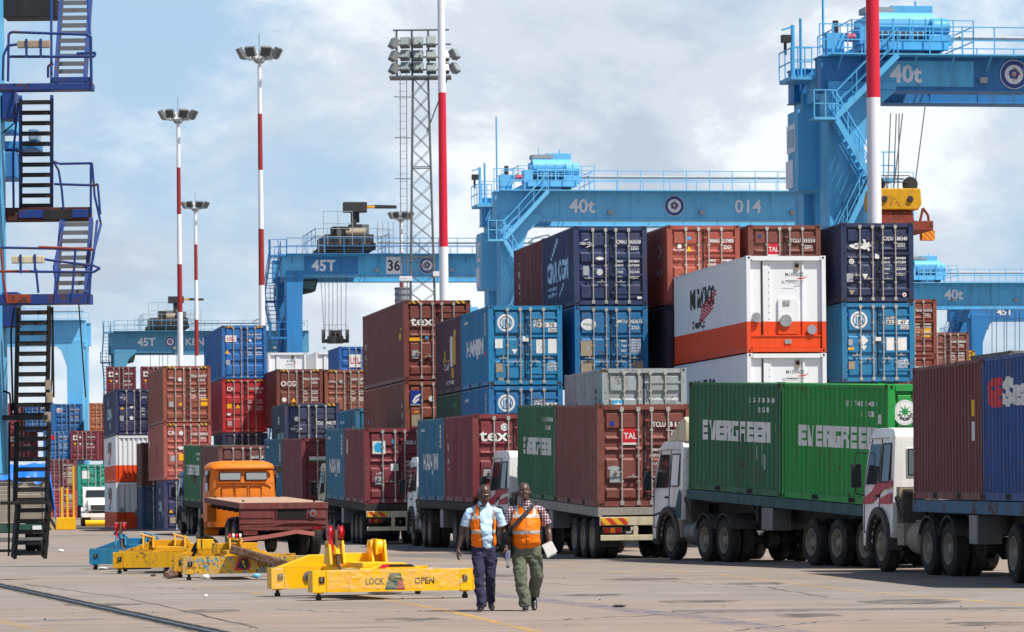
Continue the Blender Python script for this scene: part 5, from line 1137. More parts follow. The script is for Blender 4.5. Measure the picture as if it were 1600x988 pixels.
def tractor(label, loc, rot, fa=4.6, mat=None, stripe=False, sleeper=False, deflector=False, trim=None, group='tractor units pulling containers'):
    """origin below the left end of the first drive axle's line; y to the front"""
    mat = mat or M_WCAB; t = thing('truck_tractor', label, 'truck', loc, (0, 0, R(rot)), group)
    y0, y1 = fa-.88, fa+1.22
    def arc(r, a0, a1, n): return [(fa+r*math.cos(R(a)), .52+r*math.sin(R(a))) for a in [a0+(a1-a0)*i/n for i in range(n+1)]]
    top = 2.92
    prof_ = [(y0, .82), (y0, top-.18), (y0+.12, top-.03), (y0+.5, top), (y1-.62, top), (y1-.34, top-.12), (y1-.04, 1.78), (y1+.02, 1.3), (y1, .52), (fa+.66, .52)] + arc(.66, 2, 178, 12) + [(y0+.18, .62)]
    m = MB(); m.prism(prof_, 0, CW, mat); taper(m); cab = m.build('cab', t, bevel=.09, smooth=40)
    m = MB(); rr = arc(.655, -2, 182, 14)+arc(.58, -2, 182, 14)[::-1]; m.prism(rr, .03, .8, M_RUBBER); m.prism(rr, CW-.8, CW-.03, M_RUBBER); m.box((.3, fa-.6, .9), (CW-.3, fa+.6, 1.2), M_RUBBER); m.build('wheel_arch', t)
    # rear panel ribs and frames
    q = MB()
    for z in (1.2, 1.42, 1.62): q.box((.2, y0-.02, z), (CW-.2, y0+.005, z+.07), mat)
    if not sleeper:
        q.box((.32, y0-.022, 1.93), (CW-.32, y0+.002, 2.5), M_RUBBER)
    q.box((-.012, y0+.02, top-.22), (.01, y1-.5, top-.19), M_RUBBER)
    q.build('rear_panel', cab, bevel=.008)
    if not sleeper:
        q = MB(); q.box((.36, y0-.028, 1.97), (CW-.36, y0-.023, 2.46), M_GLASSB); q.build('rear_window', cab, bevel=.002)
    else:
        q = MB()
        for z in (1.3, 1.6, 1.9, 2.2, 2.5): q.box((.12, y0-.05, z), (1.2, y0-.02, z+.2), mat)
        q.build('rear_panel', cab, bevel=.02)
    for sx, xx in ((-1, -.006), (1, CW+.006)):
        f = lambda pts: [(xx, a, b) for a, b in pts]
        d = MB()                                                  # door gap lines
        lines = [[(y1-.12, 1.72), (y1-.1, .8), (fa+.62, .78), (fa+.35, 1.15), (fa+.02, 1.24), (fa+.02, 2.72), (y1-.5, 2.72), (y1-.12, 1.72)]]
        for ln in lines:
            for a, b in zip(ln, ln[1:]): d.bar((xx, *a), (xx, *b), .012, .022, M_RUBBER)
        d.box((xx-.02, fa+.08, 1.52), (xx+.02, fa+.26, 1.57), M_RUBBER)
        dr = taper(d).build('door', cab)
        g = MB(); pts = [(fa+.1, 1.78), (y1-.22, 1.78), (y1-.5, 2.6), (fa+.1, 2.6)]; g.add(f(pts), [(0, 1, 2, 3)], M_GLASS); taper(g).build('window', dr, fix=False)
        g = MB(); pts = [(y0+.22, 1.82), (fa-.1, 1.82), (fa-.1, 2.6), (y0+.22, 2.6)]; g.add(f(pts), [(0, 1, 2, 3)], M_GLASS if not sleeper else mat)
        for a, b in zip(pts, pts[1:]+pts[:1]): g.bar((xx*1.2 if sx < 0 else xx, *a), (xx*1.2 if sx < 0 else xx, *b), .015, .03, M_RUBBER)
        taper(g).build('window', cab, fix=False)
        r = MB(); out_, inn = arc(.80, -5, 185, 14), arc(.66, -5, 185, 14); poly = out_ + inn[::-1]; r.prism(poly, xx-.07 if sx < 0 else xx-.25, xx+.25 if sx < 0 else xx+.07, M_CHFEND); r.build('wheel_arch', t, bevel=.012)
        w = MB(); w.path([(xx-sx*.05, y1-.15, 2.42), (xx+sx*.12, y1-.05, 2.46), (xx+sx*.16, y1-.05, 2.3), (xx+sx*.16, y1-.05, 1.6), (xx-sx*.05, y1-.08, 1.55)], .014, M_RUBBER)
        w.box((xx+sx*.06, y1-.12, 1.72), (xx+sx*.26, y1-.03, 2.2), M_RUBBER); w.quad((xx+sx*.075, y1-.123, 1.76), (xx+sx*.245, y1-.123, 1.76), (xx+sx*.245, y1-.123, 2.16), (xx+sx*.075, y1-.123, 2.16), M_GLASS); w.build('mirror', t, bevel=.02)
        if stripe:
            s_ = MB(); xs = xx+sx*.001
            for pts in ([(y1-.02, 1.38), (y1-.04, 1.48), (fa+.5, 1.66), (fa+.3, 1.78), (fa-.1, 1.83), (y0+.02, 1.86), (y0+.02, 1.72), (fa-.2, 1.66), (fa+.2, 1.5), (fa+.6, 1.38)], [(fa+.1, 1.38), (fa-.1, 1.5), (y0+.02, 1.62), (y0+.02, 1.38)]):
                s_.add([(xs, a, b) for a, b in pts], [tuple(range(len(pts)))], M_STRIPE)
            taper(s_).build('stripe', cab, fix=False)
        if trim:
            s_ = MB(); pts = [(y1-.02, 1.12), (y1-.02, 1.06), (fa, 1.22), (y0+.02, 1.0), (y0+.02, 1.75), (y0+.16, 1.7), (y0+.4, 1.3), (fa, 1.28)]; s_.add([(xx+sx*.001, a, b) for a, b in pts], [tuple(range(len(pts)))], trim); s_.build('stripe', cab, fix=False)
        st = MB(); st.box((xx-sx*.02, y0+.1, .52), (xx-sx*.32, y0+.5, .6), M_CHASSIS); st.build('step', t); st = MB(); st.box((xx-sx*.02, y1-.5, .38), (xx-sx*.3, y1-.1, .46), M_CHASSIS); st.build('step', t)
    q = MB(); q.box((.02, y1-.02, .4), (CW-.02, y1+.1, .8), M_CHFEND); q.build('front_bumper', t, bevel=.03)
    q = MB(); q.add([(.16, y1+.01, 1.78), (CW-.16, y1+.01, 1.78), (CW-.2, y1-.3, top-.2), (.2, y1-.3, top-.2)], [(0, 1, 2, 3)], M_GLASS); q.build('windscreen', cab, fix=False)
    q = MB(); q.prism([(y1-.5, top-.16), (y1-.12, top-.3), (y1-.1, top-.27), (y1-.48, top-.12)], .12, CW-.12, M_RUBBER); q.build('sun_visor', t, bevel=.008)
    q = MB(); q.box((-.03, y0+.25, .98), (-.008, y0+.36, 1.03), M_LAMPA); q.build('side_lamp', t)
    q = MB(); q.box((.0, 1.55, .56), (.42, 2.0, 1.0), M_RIM); q.box((-.012, 1.6, .9), (.0, 1.95, .94), M_STEEL); q.build('battery_box', t, bevel=.02)
    if deflector:
        q = MB(); q.prism([(y0+.05, top-.02), (y0+.05, top+.5), (y0+.2, top+.6), (y0+.6, top+.45), (y1-.6, top-.02)], .16, CW-.16, M_CREAM); q.build('wind_deflector', t, bevel=.06, smooth=40)
    # chassis
    m = MB()
    for x in (.72, CW-.84): m.box((x, -2.05, .74), (x+.12, y0+.4, .98), M_CHASSIS)
    m.box((.5, -1.6, .98), (CW-.5, .2, 1.08), M_CHASSIS); m.box((.3, .35, 1.0), (CW-.3, 1.7, 1.06), M_RIM); m.box((.72, -2.1, .76), (CW-.72, -1.98, .96), M_CHASSIS)
    m.build('chassis', t)
    m = MB(); m.lathe([(0, .3), (.02, .33), (.75, .33), (.77, .3)], 'y', (.36, .75, .7), M_STEEL if not stripe else M_RIM, 18); m.build('fuel_tank', t, smooth=35)
    m = MB(); m.box((.08, y0-.52, .9), (.55, y0-.1, 1.5), M_CHFEND); m.box((.06, y0-.3, 1.45), (.9, y0-.12, 1.72), M_TAN); m.box((.15, y0-.36, 1.5), (.35, y0-.3, 1.68), M_CHFEND); m.tube((.5, y0-.3, 1.2), (.5, y0-.3, 1.6), .1, M_TAN, 10); m.box((.65, y0-.42, 1.0), (1.7, y0-.06, 1.4), M_CHASSIS)
    m.path([(.1, y0-.12, 1.55), (-.02, y0-.35, 1.5), (.02, y0-.6, 1.1)], .03, M_STEEL); m.build('engine_gear', t, bevel=.02)
    h = MB()
    for i in range(5):
        pts = [(1.0+i*.12, y0-.05, 1.3+.1*(i % 2))]
        for j in range(6): pts.append((1.0+i*.12+.12*math.sin(j*2+i), y0-.05-(j+1)*.16, 1.3+.09*math.sin(j*1.7+i)))
        h.path(pts, .018, M_HOSE, 5)
    h.build('air_hose', t)
    for y in (0.0, -1.35):
        duals(t, y); a = MB(); a.tube((.3, y, .52), (CW-.3, y, .52), .09, M_CHASSIS, 8); a.lathe([(-.2, .08), (-.12, .22), (.12, .22), (.2, .08)], 'x', (CW/2, y, .52), M_CHASSIS, 14); a.build('axle', t)
        for x in (0.0, CW-.66):
            g = MB(); oa = [(y+.62*math.cos(R(b)), .52+.64*math.sin(R(b))) for b in range(25, 156, 10)]; ia = [(y+.6*math.cos(R(b)), .52+.61*math.sin(R(b))) for b in range(25, 156, 10)]; g.prism(oa+ia[::-1], x, x+.66, M_CHFEND); g.build('mudguard', t)
    for x, l in ((.17, True), (CW-.17, False)): wheel(t, (x, fa, .52), l, 1)
    a = MB(); a.tube((.3, fa, .5), (CW-.3, fa, .5), .07, M_CHASSIS, 8); a.build('axle', t)
    return t
M_CHFEND = paint('dusty plastic fender', (.06, .057, .055), .7, dirt=.6, dcol=(.16, .13, .1)); M_STRIPE = paint('red cab stripe', srgb('b8323f'), .45, dirt=.2)
def truck(nm, px, s, rot, pitch, boxes, tr_label, tt_label, deck=1.36, trot=None, nose=False, fa=4.6, beam=None, bumper=None, axles=(1.5, 2.8, 4.1), tk={}, plate='KAV 318Z', dn=1.1, chev=True):
    p = W_at(px, F/s, 0)
    if nose: p = p - axis(rot)*12.3
    M = Matrix.Translation(p) @ Matrix.Rotation(R(rot), 4, 'Z') @ Matrix.Rotation(R(pitch), 4, 'X')
    t = trailer(tr_label, p, rot, pitch, deck=deck, axles=axles, beam=beam, bumper=bumper, plate=plate, chev=chev)
    M.translation.z = t.location.z
    for i, b in enumerate(boxes):
        q = M @ Vector((0, .06+i*6.13, deck+.004)); container(q, (R(pitch), 0, R(rot)), **b)
    # tractor: the first drive axle lies dn behind the trailer's nose
    c = p + Matrix.Rotation(R(rot), 3, 'Z') @ Vector((CW/2, 12.3-dn, 0)); tr_ = rot if trot is None else trot
    o = c - Matrix.Rotation(R(tr_), 3, 'Z') @ Vector((CW/2, 0, 0)); fa2 = fa-2.15
    return tractor(tt_label, (o.x, o.y, 0), tr_, fa=fa2, **tk)
M_TEALB = paint('teal trailer beam', srgb('2b5257'), .6, dirt=.5, dcol=(.07, .06, .05)); M_BLUEB = paint('worn blue trailer beam', srgb('3f6b8c'), .7, dirt=.7, dcol=(.13, .11, .09), rust=.5); M_GREYB = paint('grey trailer beam', srgb('9a948c'), .7, dirt=.5)
GEL = lambda lm: (side_text(lm, 'GE', 5.7, 1.72, .45, 1.1, M_RED, .07), side_text(lm, 'SeaCo', 4.5, 1.72, .45, 3.7, M_WHITE, .07))
truck('a', 1428, 79, 5.6, .3, [dict(label='dark blue shipping container with red and white letters, cut off by the right edge', col='0e4488', style='A', side=GEL),
    dict(label='dark red brown shipping container in front of the dark blue one on the rightmost trailer', col='6a2927', style='A', side=lambda lm: (side_quad(lm, .85, 1.55, .12, .3, M_YEL), side_quad(lm, .85, 1.1, .1, .35, M_WHITE)))],
    'trailer with a scuffed blue beam at the right edge, under dark red and blue containers', 'white truck tractor with a red stripe and a see through rear window, rightmost', deck=1.42, trot=10.5, nose=True, fa=5.4, beam=M_BLUEB, tk=dict(stripe=True), axles=(1.3, 2.6, 3.9))
EVD = [('d', .40, 2.0, .27, M_WHITE), ('r', .40, 2.0, .245, .235, M_LBLUE), ('star', .40, 2.02, .16, .05, 8, M_GREEN), ('arc', 'EVERGREEN', .40, 2.0, .175, .062, M_BLACK)]
truck('b', 1388, 74, 17.4, 2.1, [dict(label='bright green shipping container with white block letters and a round star emblem on its door', col='079138', style='A', door=EVD, side=s_evergreen2),
    dict(label='dark weathered green shipping container with white block letters, ahead of the bright green one', col='14633b', style='A', side=lambda lm: (s_evergreen(lm), side_quad(lm, 1.3, .7, .07, .5, M_GREYL), side_quad(lm, 1.1, .6, .05, .35, M_GREYL), side_quad(lm, 1.62, .82, .04, .3, M_GREYL), side_quad(lm, .45, 1.5, .12, .16, M_GOLD)))],
    'trailer with a dark teal beam under the two large green containers', 'pale truck tractor with a cream wind deflector, pulling the two large green containers', deck=1.40, fa=4.6, beam=M_TEALB, axles=(1.35, 2.9, 4.4), tk=dict(sleeper=True, deflector=True, trim=M_TEALB), trot=17.0)
truck('c', 935, 62, 9.4, 1.4, [dict(label='brown container with a red square sign, on the trailer behind the two walking men', col='7c4139', style='B', door=code('TCLU', '3120')+[('b', .66, 1.62, .38, .36, M_RED), ('b', .66, 1.57, .38, .05, M_WHITE), ('t', 'TAL', .685, 1.72, .15, M_WHITE, .33), ('b', .33, 2.05, .11, .12, M_DBLUE), ('oval', .42, .98, .16, .06, M_GREYL), ('b', .32, .62, .28, .3, M_GREYL)]),
    dict(label='green container with white block letters, ahead of the brown one behind the two men', col='156a41', style='A', side=s_evergreen)],
    'trailer with three rear axles and a cream rear bumper, behind the right hand man', 'white truck tractor with a red stripe half hidden behind the two men', deck=1.36, trot=15.5, beam=M_GREYB, tk=dict(stripe=True), plate='ZC 4271', fa=4.9, axles=(.95, 2.2, 3.45))
truck('d', 741, 53.5, 9.0, .4, [dict(label='dark red container with a white three letter word, on the trailer left of the men', col='7d2d35', style='B', door=code('TEXU', '2190')+[('t', 'tex', .2, 1.8, .34, M_WHITE, .86), ('d', .94, 2.2, .11, M_WHITE), ('r', .94, 2.2, .07, .04, M_GREYL)]+CSC(.3, .7), side=lambda lm: s_column(lm, M_WHITE, 5.4)),
    dict(label='blue shipping container with white curved letters, ahead of the dark red one with three letters', col='13708f', style='A', side=s_hanjin_truck)],
    'trailer under dark red and blue containers, directly left of the light blue shirt man', 'grey white tractor with a dark mirror, beside the maroon door with a light blue disc', deck=1.45, beam=M_CHASSIS, plate='KBA 204', fa=4.9)
truck('e', 571, 45.8, 9.1, 1.0, [dict(label='maroon shipping container with a square sticker of a light blue disc on its door', col='7c2e36', style='B', door=code('BSIU', '2231 0')+[('b', .28, 1.7, .44, .44, M_WHITE), ('d', .5, 1.92, .17, M_LBLUE, .003), ('b', .95, 2.05, .13, .14, M_LBLUE), ('b', .9, 1.12, .26, .24, M_WHITE), ('t', '1 308', .4, 1.0, .07, M_WHITE, .22)]+CSC(.36, .66), side=lambda lm: side_quad(lm, 5.4, 1.7, .3, .5, M_WHITE)),
    dict(label='blue shipping container ahead of the maroon one with the light blue disc', col='13708f', style='A', side=s_hanjin_truck)],
    'trailer with a cream bumper and chevron plate, right of the orange flatbed', 'cream truck tractor seen as a narrow strip right of the orange flatbed', deck=1.44, plate='ZB 9281', tk=dict(mat=M_CREAM), fa=4.9)
truck('f', 472.7, 39.8, 10.7, .8, [dict(label='maroon shipping container with a green and white sticker, just right of the orange cab', col='74303a', style='B', door=[('b', .3, 1.72, .8, .14, M_WHITE), ('b', .3, 1.66, .8, .05, M_GREEN)]),
    dict(label='blue shipping container partly hidden by the orange cab', col='17607f', style='A', side=s_hanjin_truck)],
    'trailer hidden behind the orange flatbed, under a maroon and a blue container', 'white truck tractor mostly hidden behind the orange cab', deck=1.42, fa=4.9)
truck('g', 343, 36, 12.1, 1.0, [dict(label='brown shipping container behind the orange cab, with a pale green and white sticker', col='71413d', style='B', door=code('GATU', '3371')+[('b', .4, 1.75, .62, .16, M_WHITE), ('b', .4, 1.7, .62, .05, M_GREEN)]),
    dict(label='green shipping container with white block letters, left of the orange cab', col='14703f', style='A', side=s_evergreen)],
    'trailer left of the orange flatbed under the brown and green containers', 'dark blue truck tractor at the head of the leftmost trailer', deck=1.38, tk=dict(mat=M_BCAB), fa=4.9)
# ---------------------------------------------------------------- orange flatbed
def orange_flatbed():
    p = W_at(375, 101.6, 0); rot = 11.6; t = thing('flatbed_truck', 'orange flatbed truck seen from behind, with an empty dusty deck and a bent rear bar', 'truck', p, (0, 0, R(rot)))
    L = 8.0; tilt = R(1.15); c = MB(); dz = lambda y: 1.50+y*math.tan(tilt)
    d = MB()
    def slab(y0, y1, z0, z1, x0, x1, m): d.prism([(y0, dz(y0)+z0), (y1, dz(y1)+z0), (y1, dz(y1)+z1), (y0, dz(y0)+z1)], x0, x1, m)
    slab(0, L, -.16, -.012, 0, CW, M_DRED); slab(.03, L-.03, -.012, .0, .03, CW-.03, M_WOOD); slab(-.03, .0, -.17, .0, -.01, CW+.01, M_DRED); dk = d.build('deck', t, bevel=.01)
    for x, y in ((.25, L-.6), (CW-.3, .5), (.3, 1.5), (CW-.3, L-.5)): q = MB(); q.tube((x, y, dz(y)), (x, y, dz(y)+.05), .035, M_CHASSIS, 8); q.build('lashing_pin', dk)
    m = MB(); m.box((0, .02, .74), (CW, .12, 1.33), M_DRED); m.box((.02, .0, 1.08), (.95, .03, 1.31), M_DRED); m.box((1.0, -.01, 1.06), (1.02, .02, 1.33), M_DRED); m.box((1.03, .005, 1.04), (1.85, .019, 1.32), M_DARK); m.box((1.86, -.005, 1.05), (2.4, .02, 1.32), M_DRED); m.box((.0, -.02, .92), (CW, .02, .96), M_DRED); m.box((.1, -.01, .62), (.5, .02, .74), paint('faded pink panel', srgb('a8574c'), .7)); m.box((2.0, -.01, .74), (2.25, .025, .84), M_SPRED); m.build('rear_panel', t, bevel=.01)
    m = MB(); pts = [(.05, -.08, .5), (.7, -.1, .56), (1.2, -.14, .64), (1.55, -.16, .70), (1.85, -.1, .66), (2.05, -.05, .63)]
    for a, b in zip(pts, pts[1:]): m.bar(a, b, .06, .11, paint('bent bar red', srgb('a5605a'), .6, dirt=.4))
    pts = [(.0, -.06, .86), (.9, -.08, .88), (1.3, -.13, .96), (1.7, -.12, .98), (2.44, -.06, .9)]
    for a, b in zip(pts, pts[1:]): m.bar(a, b, .06, .05, M_DRED)
    m.build('bumper_bar', t)
    q = MB(); q.lathe([(-.05, .09), (0, .11), (.02, .1)], 'y', (2.02, -.02, 1.19), M_STEEL, 16); q.disc((2.02, -.075, 1.19), .05, (0, -1, 0), M_LAMPR, 12); q.build('tail_lamp', t)
    m = MB()
    for x in (.75, CW-.87): m.box((x, .1, .7), (x+.12, L+3.2, 1.05), M_CHASSIS)
    for i in range(6): y = .6+i*1.3; m.box((.1, y, dz(y)-.3), (CW-.1, y+.1, dz(y)-.165), M_CHASSIS)
    m.box((.35, 3.4, .55), (2.1, 4.6, 1.1), M_CHASSIS); m.build('chassis', t)
    for y in (1.55, 2.95): duals(t, y); a = MB(); a.tube((.3, y, .52), (CW-.3, y, .52), .09, M_CHASSIS, 8); a.build('axle', t)
    for x, l in ((.2, True), (CW-.2, False)): wheel(t, (x, L+2.0, .52), l, 1)
    # rounded cab built as stacked outlines
    y0, y1 = L+.45, L+2.5; x0, x1 = .2, 2.24; rings = [(.78, .0, .0), (1.2, -.0, -.02), (1.7, .0, 0), (2.2, .02, .04), (2.38, .05, .1), (2.5, .06, .12), (2.54, .02, .06), (2.63, .06, .12), (2.71, .2, .3), (2.75, .5, .6)]
    m = MB(); n = 28; vs = []
    for z, ix, iy in rings:
        hx, hy = (x1-x0)/2-ix, (y1-y0)/2-iy; cx, cy = (x0+x1)/2, (y0+y1)/2
        for i in range(n):
            a = 2*math.pi*i/n; ca, sa = math.cos(a), math.sin(a); e = .35
            vs.append((cx+hx*math.copysign(abs(ca)**e, ca), cy+hy*math.copysign(abs(sa)**e, sa), z))
    fs = [(j*n+i, j*n+(i+1) % n, (j+1)*n+(i+1) % n, (j+1)*n+i) for j in range(len(rings)-1) for i in range(n)] + [tuple(range((len(rings)-1)*n, len(rings)*n))]
    m.add(vs, fs, M_ORANGE); cab = m.build('cab', t, smooth=50)
    g = MB()
    for a in (.50, 1.28): g.box((a, y0-.012, 2.15), (a+.66, y0+.06, 2.40), M_RUBBER)
    g.build('window_seal', cab, bevel=.03)
    for a in (.53, 1.31): g = MB(); g.box((a, y0-.02, 2.18), (a+.6, y0-.013, 2.37), plain('pale cab window', srgb('9aa0a2'), .15)); g.build('rear_window', cab, bevel=.003)
    g = MB()
    for a in (.58, .98, 1.40):
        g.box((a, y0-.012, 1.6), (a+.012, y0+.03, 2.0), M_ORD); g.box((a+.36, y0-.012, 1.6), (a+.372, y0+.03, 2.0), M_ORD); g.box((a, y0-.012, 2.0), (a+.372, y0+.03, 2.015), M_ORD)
    g.box((x0+.12, y0-.012, 2.08), (x1-.12, y0+.03, 2.10), M_ORANGE); g.box((x0+.1, y0-.03, 2.5), (x1-.1, y0+.1, 2.55), M_ORANGE); g.build('pressed_panel', cab, bevel=.004)
    for xx, sx in ((x0-.004, -1), (x1+.004, 1)):
        g = MB(); g.box((xx-.006, y0+.35, 1.85), (xx+.006, y0+.8, 2.45), M_GLASS); g.build('window', cab)
        g = MB(); g.tube((xx, y1-.2, 2.3), (xx+sx*.3, y1-.1, 2.35), .015, M_RUBBER, 5); g.box((xx+sx*.15, y1-.14, 2.38 if sx > 0 else 2.1), (xx+sx*(.45 if sx > 0 else .24), y1-.04, 2.6 if sx > 0 else 2.32), M_RUBBER); g.build('mirror', t, bevel=.04)
    for x in (.17, CW-.6): f = MB(); f.prism([(L+2.0+.66*math.cos(R(b)), .52+.66*math.sin(R(b))) for b in range(0, 181, 15)], x, x+.42, M_ORANGE); f.build('front_fender', t, bevel=.03)
    q = MB(); q.box((.02, L-.4, .95), (.3, L+.3, 1.45), M_ORANGE); q.tube((.05, L-.2, 1.0), (-.03, L-.2, .6), .03, M_STEEL, 6); q.build('step', t, bevel=.04)
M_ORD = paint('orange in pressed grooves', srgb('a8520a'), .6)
orange_flatbed()
# ---------------------------------------------------------------- white bonneted truck with a teal container
def white_truck():
    s = 25.5; b = W_at(127, F/s, 0); rot = 7; t = thing('bonneted_truck', 'white truck with a round bonnet facing the camera, under the teal green container', 'truck', b, (0, 0, R(rot)))
    m = MB(); m.prism([(.0, .95), (.0, 1.35), (.15, 1.5), (1.3, 1.72), (1.3, .95)], .42, 1.9, M_WCAB); m.build('bonnet', t, bevel=.08, smooth=40)
    m = MB(); m.prism([(1.3, .8), (1.3, 1.7), (1.62, 2.32), (1.8, 2.42), (2.9, 2.4), (3.0, 2.2), (3.0, .8)], .12, 2.2, M_WCAB); cab = m.build('cab', t, bevel=.08, smooth=40)
    m = MB(); m.add([(.28, 1.32, 1.78), (2.04, 1.32, 1.78), (1.98, 1.555, 2.24), (.34, 1.555, 2.24)], [(0, 1, 2, 3)], M_GLASS); m.build('windscreen', cab, fix=False)
    for v in m.v: pass
    for x in (.0, 1.88): m = MB(); m.prism([(.75+.6*math.cos(R(a)), .56+.62*math.sin(R(a))) for a in range(0, 181, 15)], x, x+.45, M_WCAB); m.build('front_fender', t, bevel=.05, smooth=40)
    m = MB(); m.box((.6, -.02, .98), (1.72, .02, 1.32), M_RUBBER)
    for i in range(5): m.box((.62, -.035, 1.0+i*.065), (1.7, -.018, 1.02+i*.065), M_STEEL)
    m.build('grille', t)
    for x in (.22, 2.1): m = MB(); m.lathe([(-.04, .1), (.0, .13), (.1, .13)], 'y', (x, .1, 1.1), M_STEEL, 16); m.disc((x, .055, 1.1), .1, (0, -1, 0), M_EMBW, 16); m.build('headlight', t)
    m = MB(); m.box((.0, -.16, .62), (2.32, -.04, .8), M_WCAB); m.box((.1, -.18, .56), (2.2, -.1, .62), M_YEL); m.build('front_bumper', t, bevel=.03)
    m = MB(); m.tube((.25, -.3, .2), (2.1, -.3, .2), .19, M_SPY, 14); m.build('roller_guard', t, smooth=40)
    for x, l in ((.2, True), (2.12, False)): wheel(t, (x, .75, .5), l, 1)
    for y in (6.5, 7.8): duals(t, y)
    m = MB(); m.box((.7, 1.0, .6), (1.6, 9.5, .95), M_CHASSIS); m.box((0, 3.2, 1.1), (CW, 9.6, 1.24), M_CHASSIS); m.build('chassis', t)
    q = b + Matrix.Rotation(R(rot), 3, 'Z') @ Vector((-.15, 3.35, 1.25))
    container(q, rot, 'teal green shipping container on the white bonneted truck, behind the yellow barrier', '159a86', style='C', lod=1, door=[('b', .25, 1.7, .45, .5, M_WHITE), ('b', .3, .6, .4, .04, M_WHITE)])
white_truck()
# ---------------------------------------------------------------- grey boarded trailer under a blue tarpaulin
def tarp_trailer():
    s = 49.5; b = W_at(-46, F/s, 0); rot = 9.3; t = thing('tarpaulin_trailer', 'grey boarded trailer end under a bright blue tarpaulin, behind the foot of the stairs', 'trailer', b, (0, 0, R(rot)))
    m = MB()
    for i in range(11): m.box((.02, .0+.006*(i % 2), .95+i*.125), (CW-.02, .1, .95+i*.125+.118), M_GREYWOOD)
    m.build('tailboard', t, bevel=.006)
    m = MB()
    for x in (.1, 1.2, CW-.16): m.box((x, -.03, .9), (x+.07, .0, 2.35), M_GREYWOOD)
    m.box((CW-.03, .0, .9), (CW+.02, 6, 2.3), M_GREYWOOD); m.box((0, .1, .9), (.05, 6, 2.3), M_GREYWOOD); m.build('side_board', t)
    # tarpaulin: lumpy sheet over the load, hanging down at the right
    m = MB(); vs = []; nx, ny = 30, 24
    for j in range(ny+1):
        for i in range(nx+1):
            u, v = i/nx, j/ny; x = -.15+(CW+.42)*u; y = -.08+6.2*v; z = 2.75+.12*noise.noise(Vector((x*2.2, y*1.6, 3)))+.05*noise.noise(Vector((x*7, y*5, 1)))
            if v < .08: z -= (.08-v)*6.0*(1+.5*noise.noise(Vector((x*3, 0, 5))))
            if u > .93: z -= (u-.93)/.07*1.45
            if u < .05: z -= (.05-u)/.05*1.0
            vs.append((x, y, z))
    fs = [(j*(nx+1)+i, j*(nx+1)+i+1, (j+1)*(nx+1)+i+1, (j+1)*(nx+1)+i) for j in range(ny) for i in range(nx)]
    m.add(vs, fs, M_TARP); m.build('tarpaulin', t, smooth=60, fix=False)
    m = MB(); m.box((.05, .02, .62), (CW-.05, .14, .88), paint('dark green tail beam', srgb('1f4a40'), .6)); m.box((CW-.5, -.02, .64), (CW-.2, .02, .84), M_EMBW); m.box((CW-.1, -.02, .15), (CW+.02, .12, .95), M_GREYWOOD); m.box((.1, -.02, .32), (CW-.02, .1, .46), M_STEEL); m.build('rear_bumper', t, bevel=.01)
    m = MB(); m.box((.7, .2, .6), (1.6, 6, .88), M_CHASSIS); m.build('chassis', t)
    for y in (1.2, 2.5): duals(t, y)
tarp_trailer()
# ---------------------------------------------------------------- lifting spreaders on the ground
def wrap_mat():
    k = NT('torn clear plastic wrap'); n = k.noise(k.coord((3, 3, 9)), 3, 6, .7, .6)
    k.put(k.b.inputs['Base Color'], srgb('ecd3a4')); k.b.inputs['Roughness'].default_value = .22; k.put(k.b.inputs['Alpha'], k.ramp(n, [(.42, .05), (.56, .3), (.7, .75)])); k.bump(n, .8, .03); return k.m
def worn_yellow():
    k = NT('flaked yellow and blue paint'); v = k.coord((1, 1, 1)); n = k.noise(v, 7, 6, .7, .5); n2 = k.noise(v, 3, 4, .6)
    c = k.mix(k.ramp(n, [(.5, 0), (.56, 1)]), srgb('d8a41a'), srgb('2f86a0')); c = k.mix(k.ramp(k.noise(v, 11, 5, .7), [(.52, 0), (.6, 1)]), c, srgb('6a4526')); c = k.mix(k.ramp(n2, [(.48, 0), (.6, .8)]), c, srgb('d19c18'))
    k.put(k.b.inputs['Base Color'], c); k.b.inputs['Roughness'].default_value = .6; return k.m
M_FLAKE = worn_yellow()
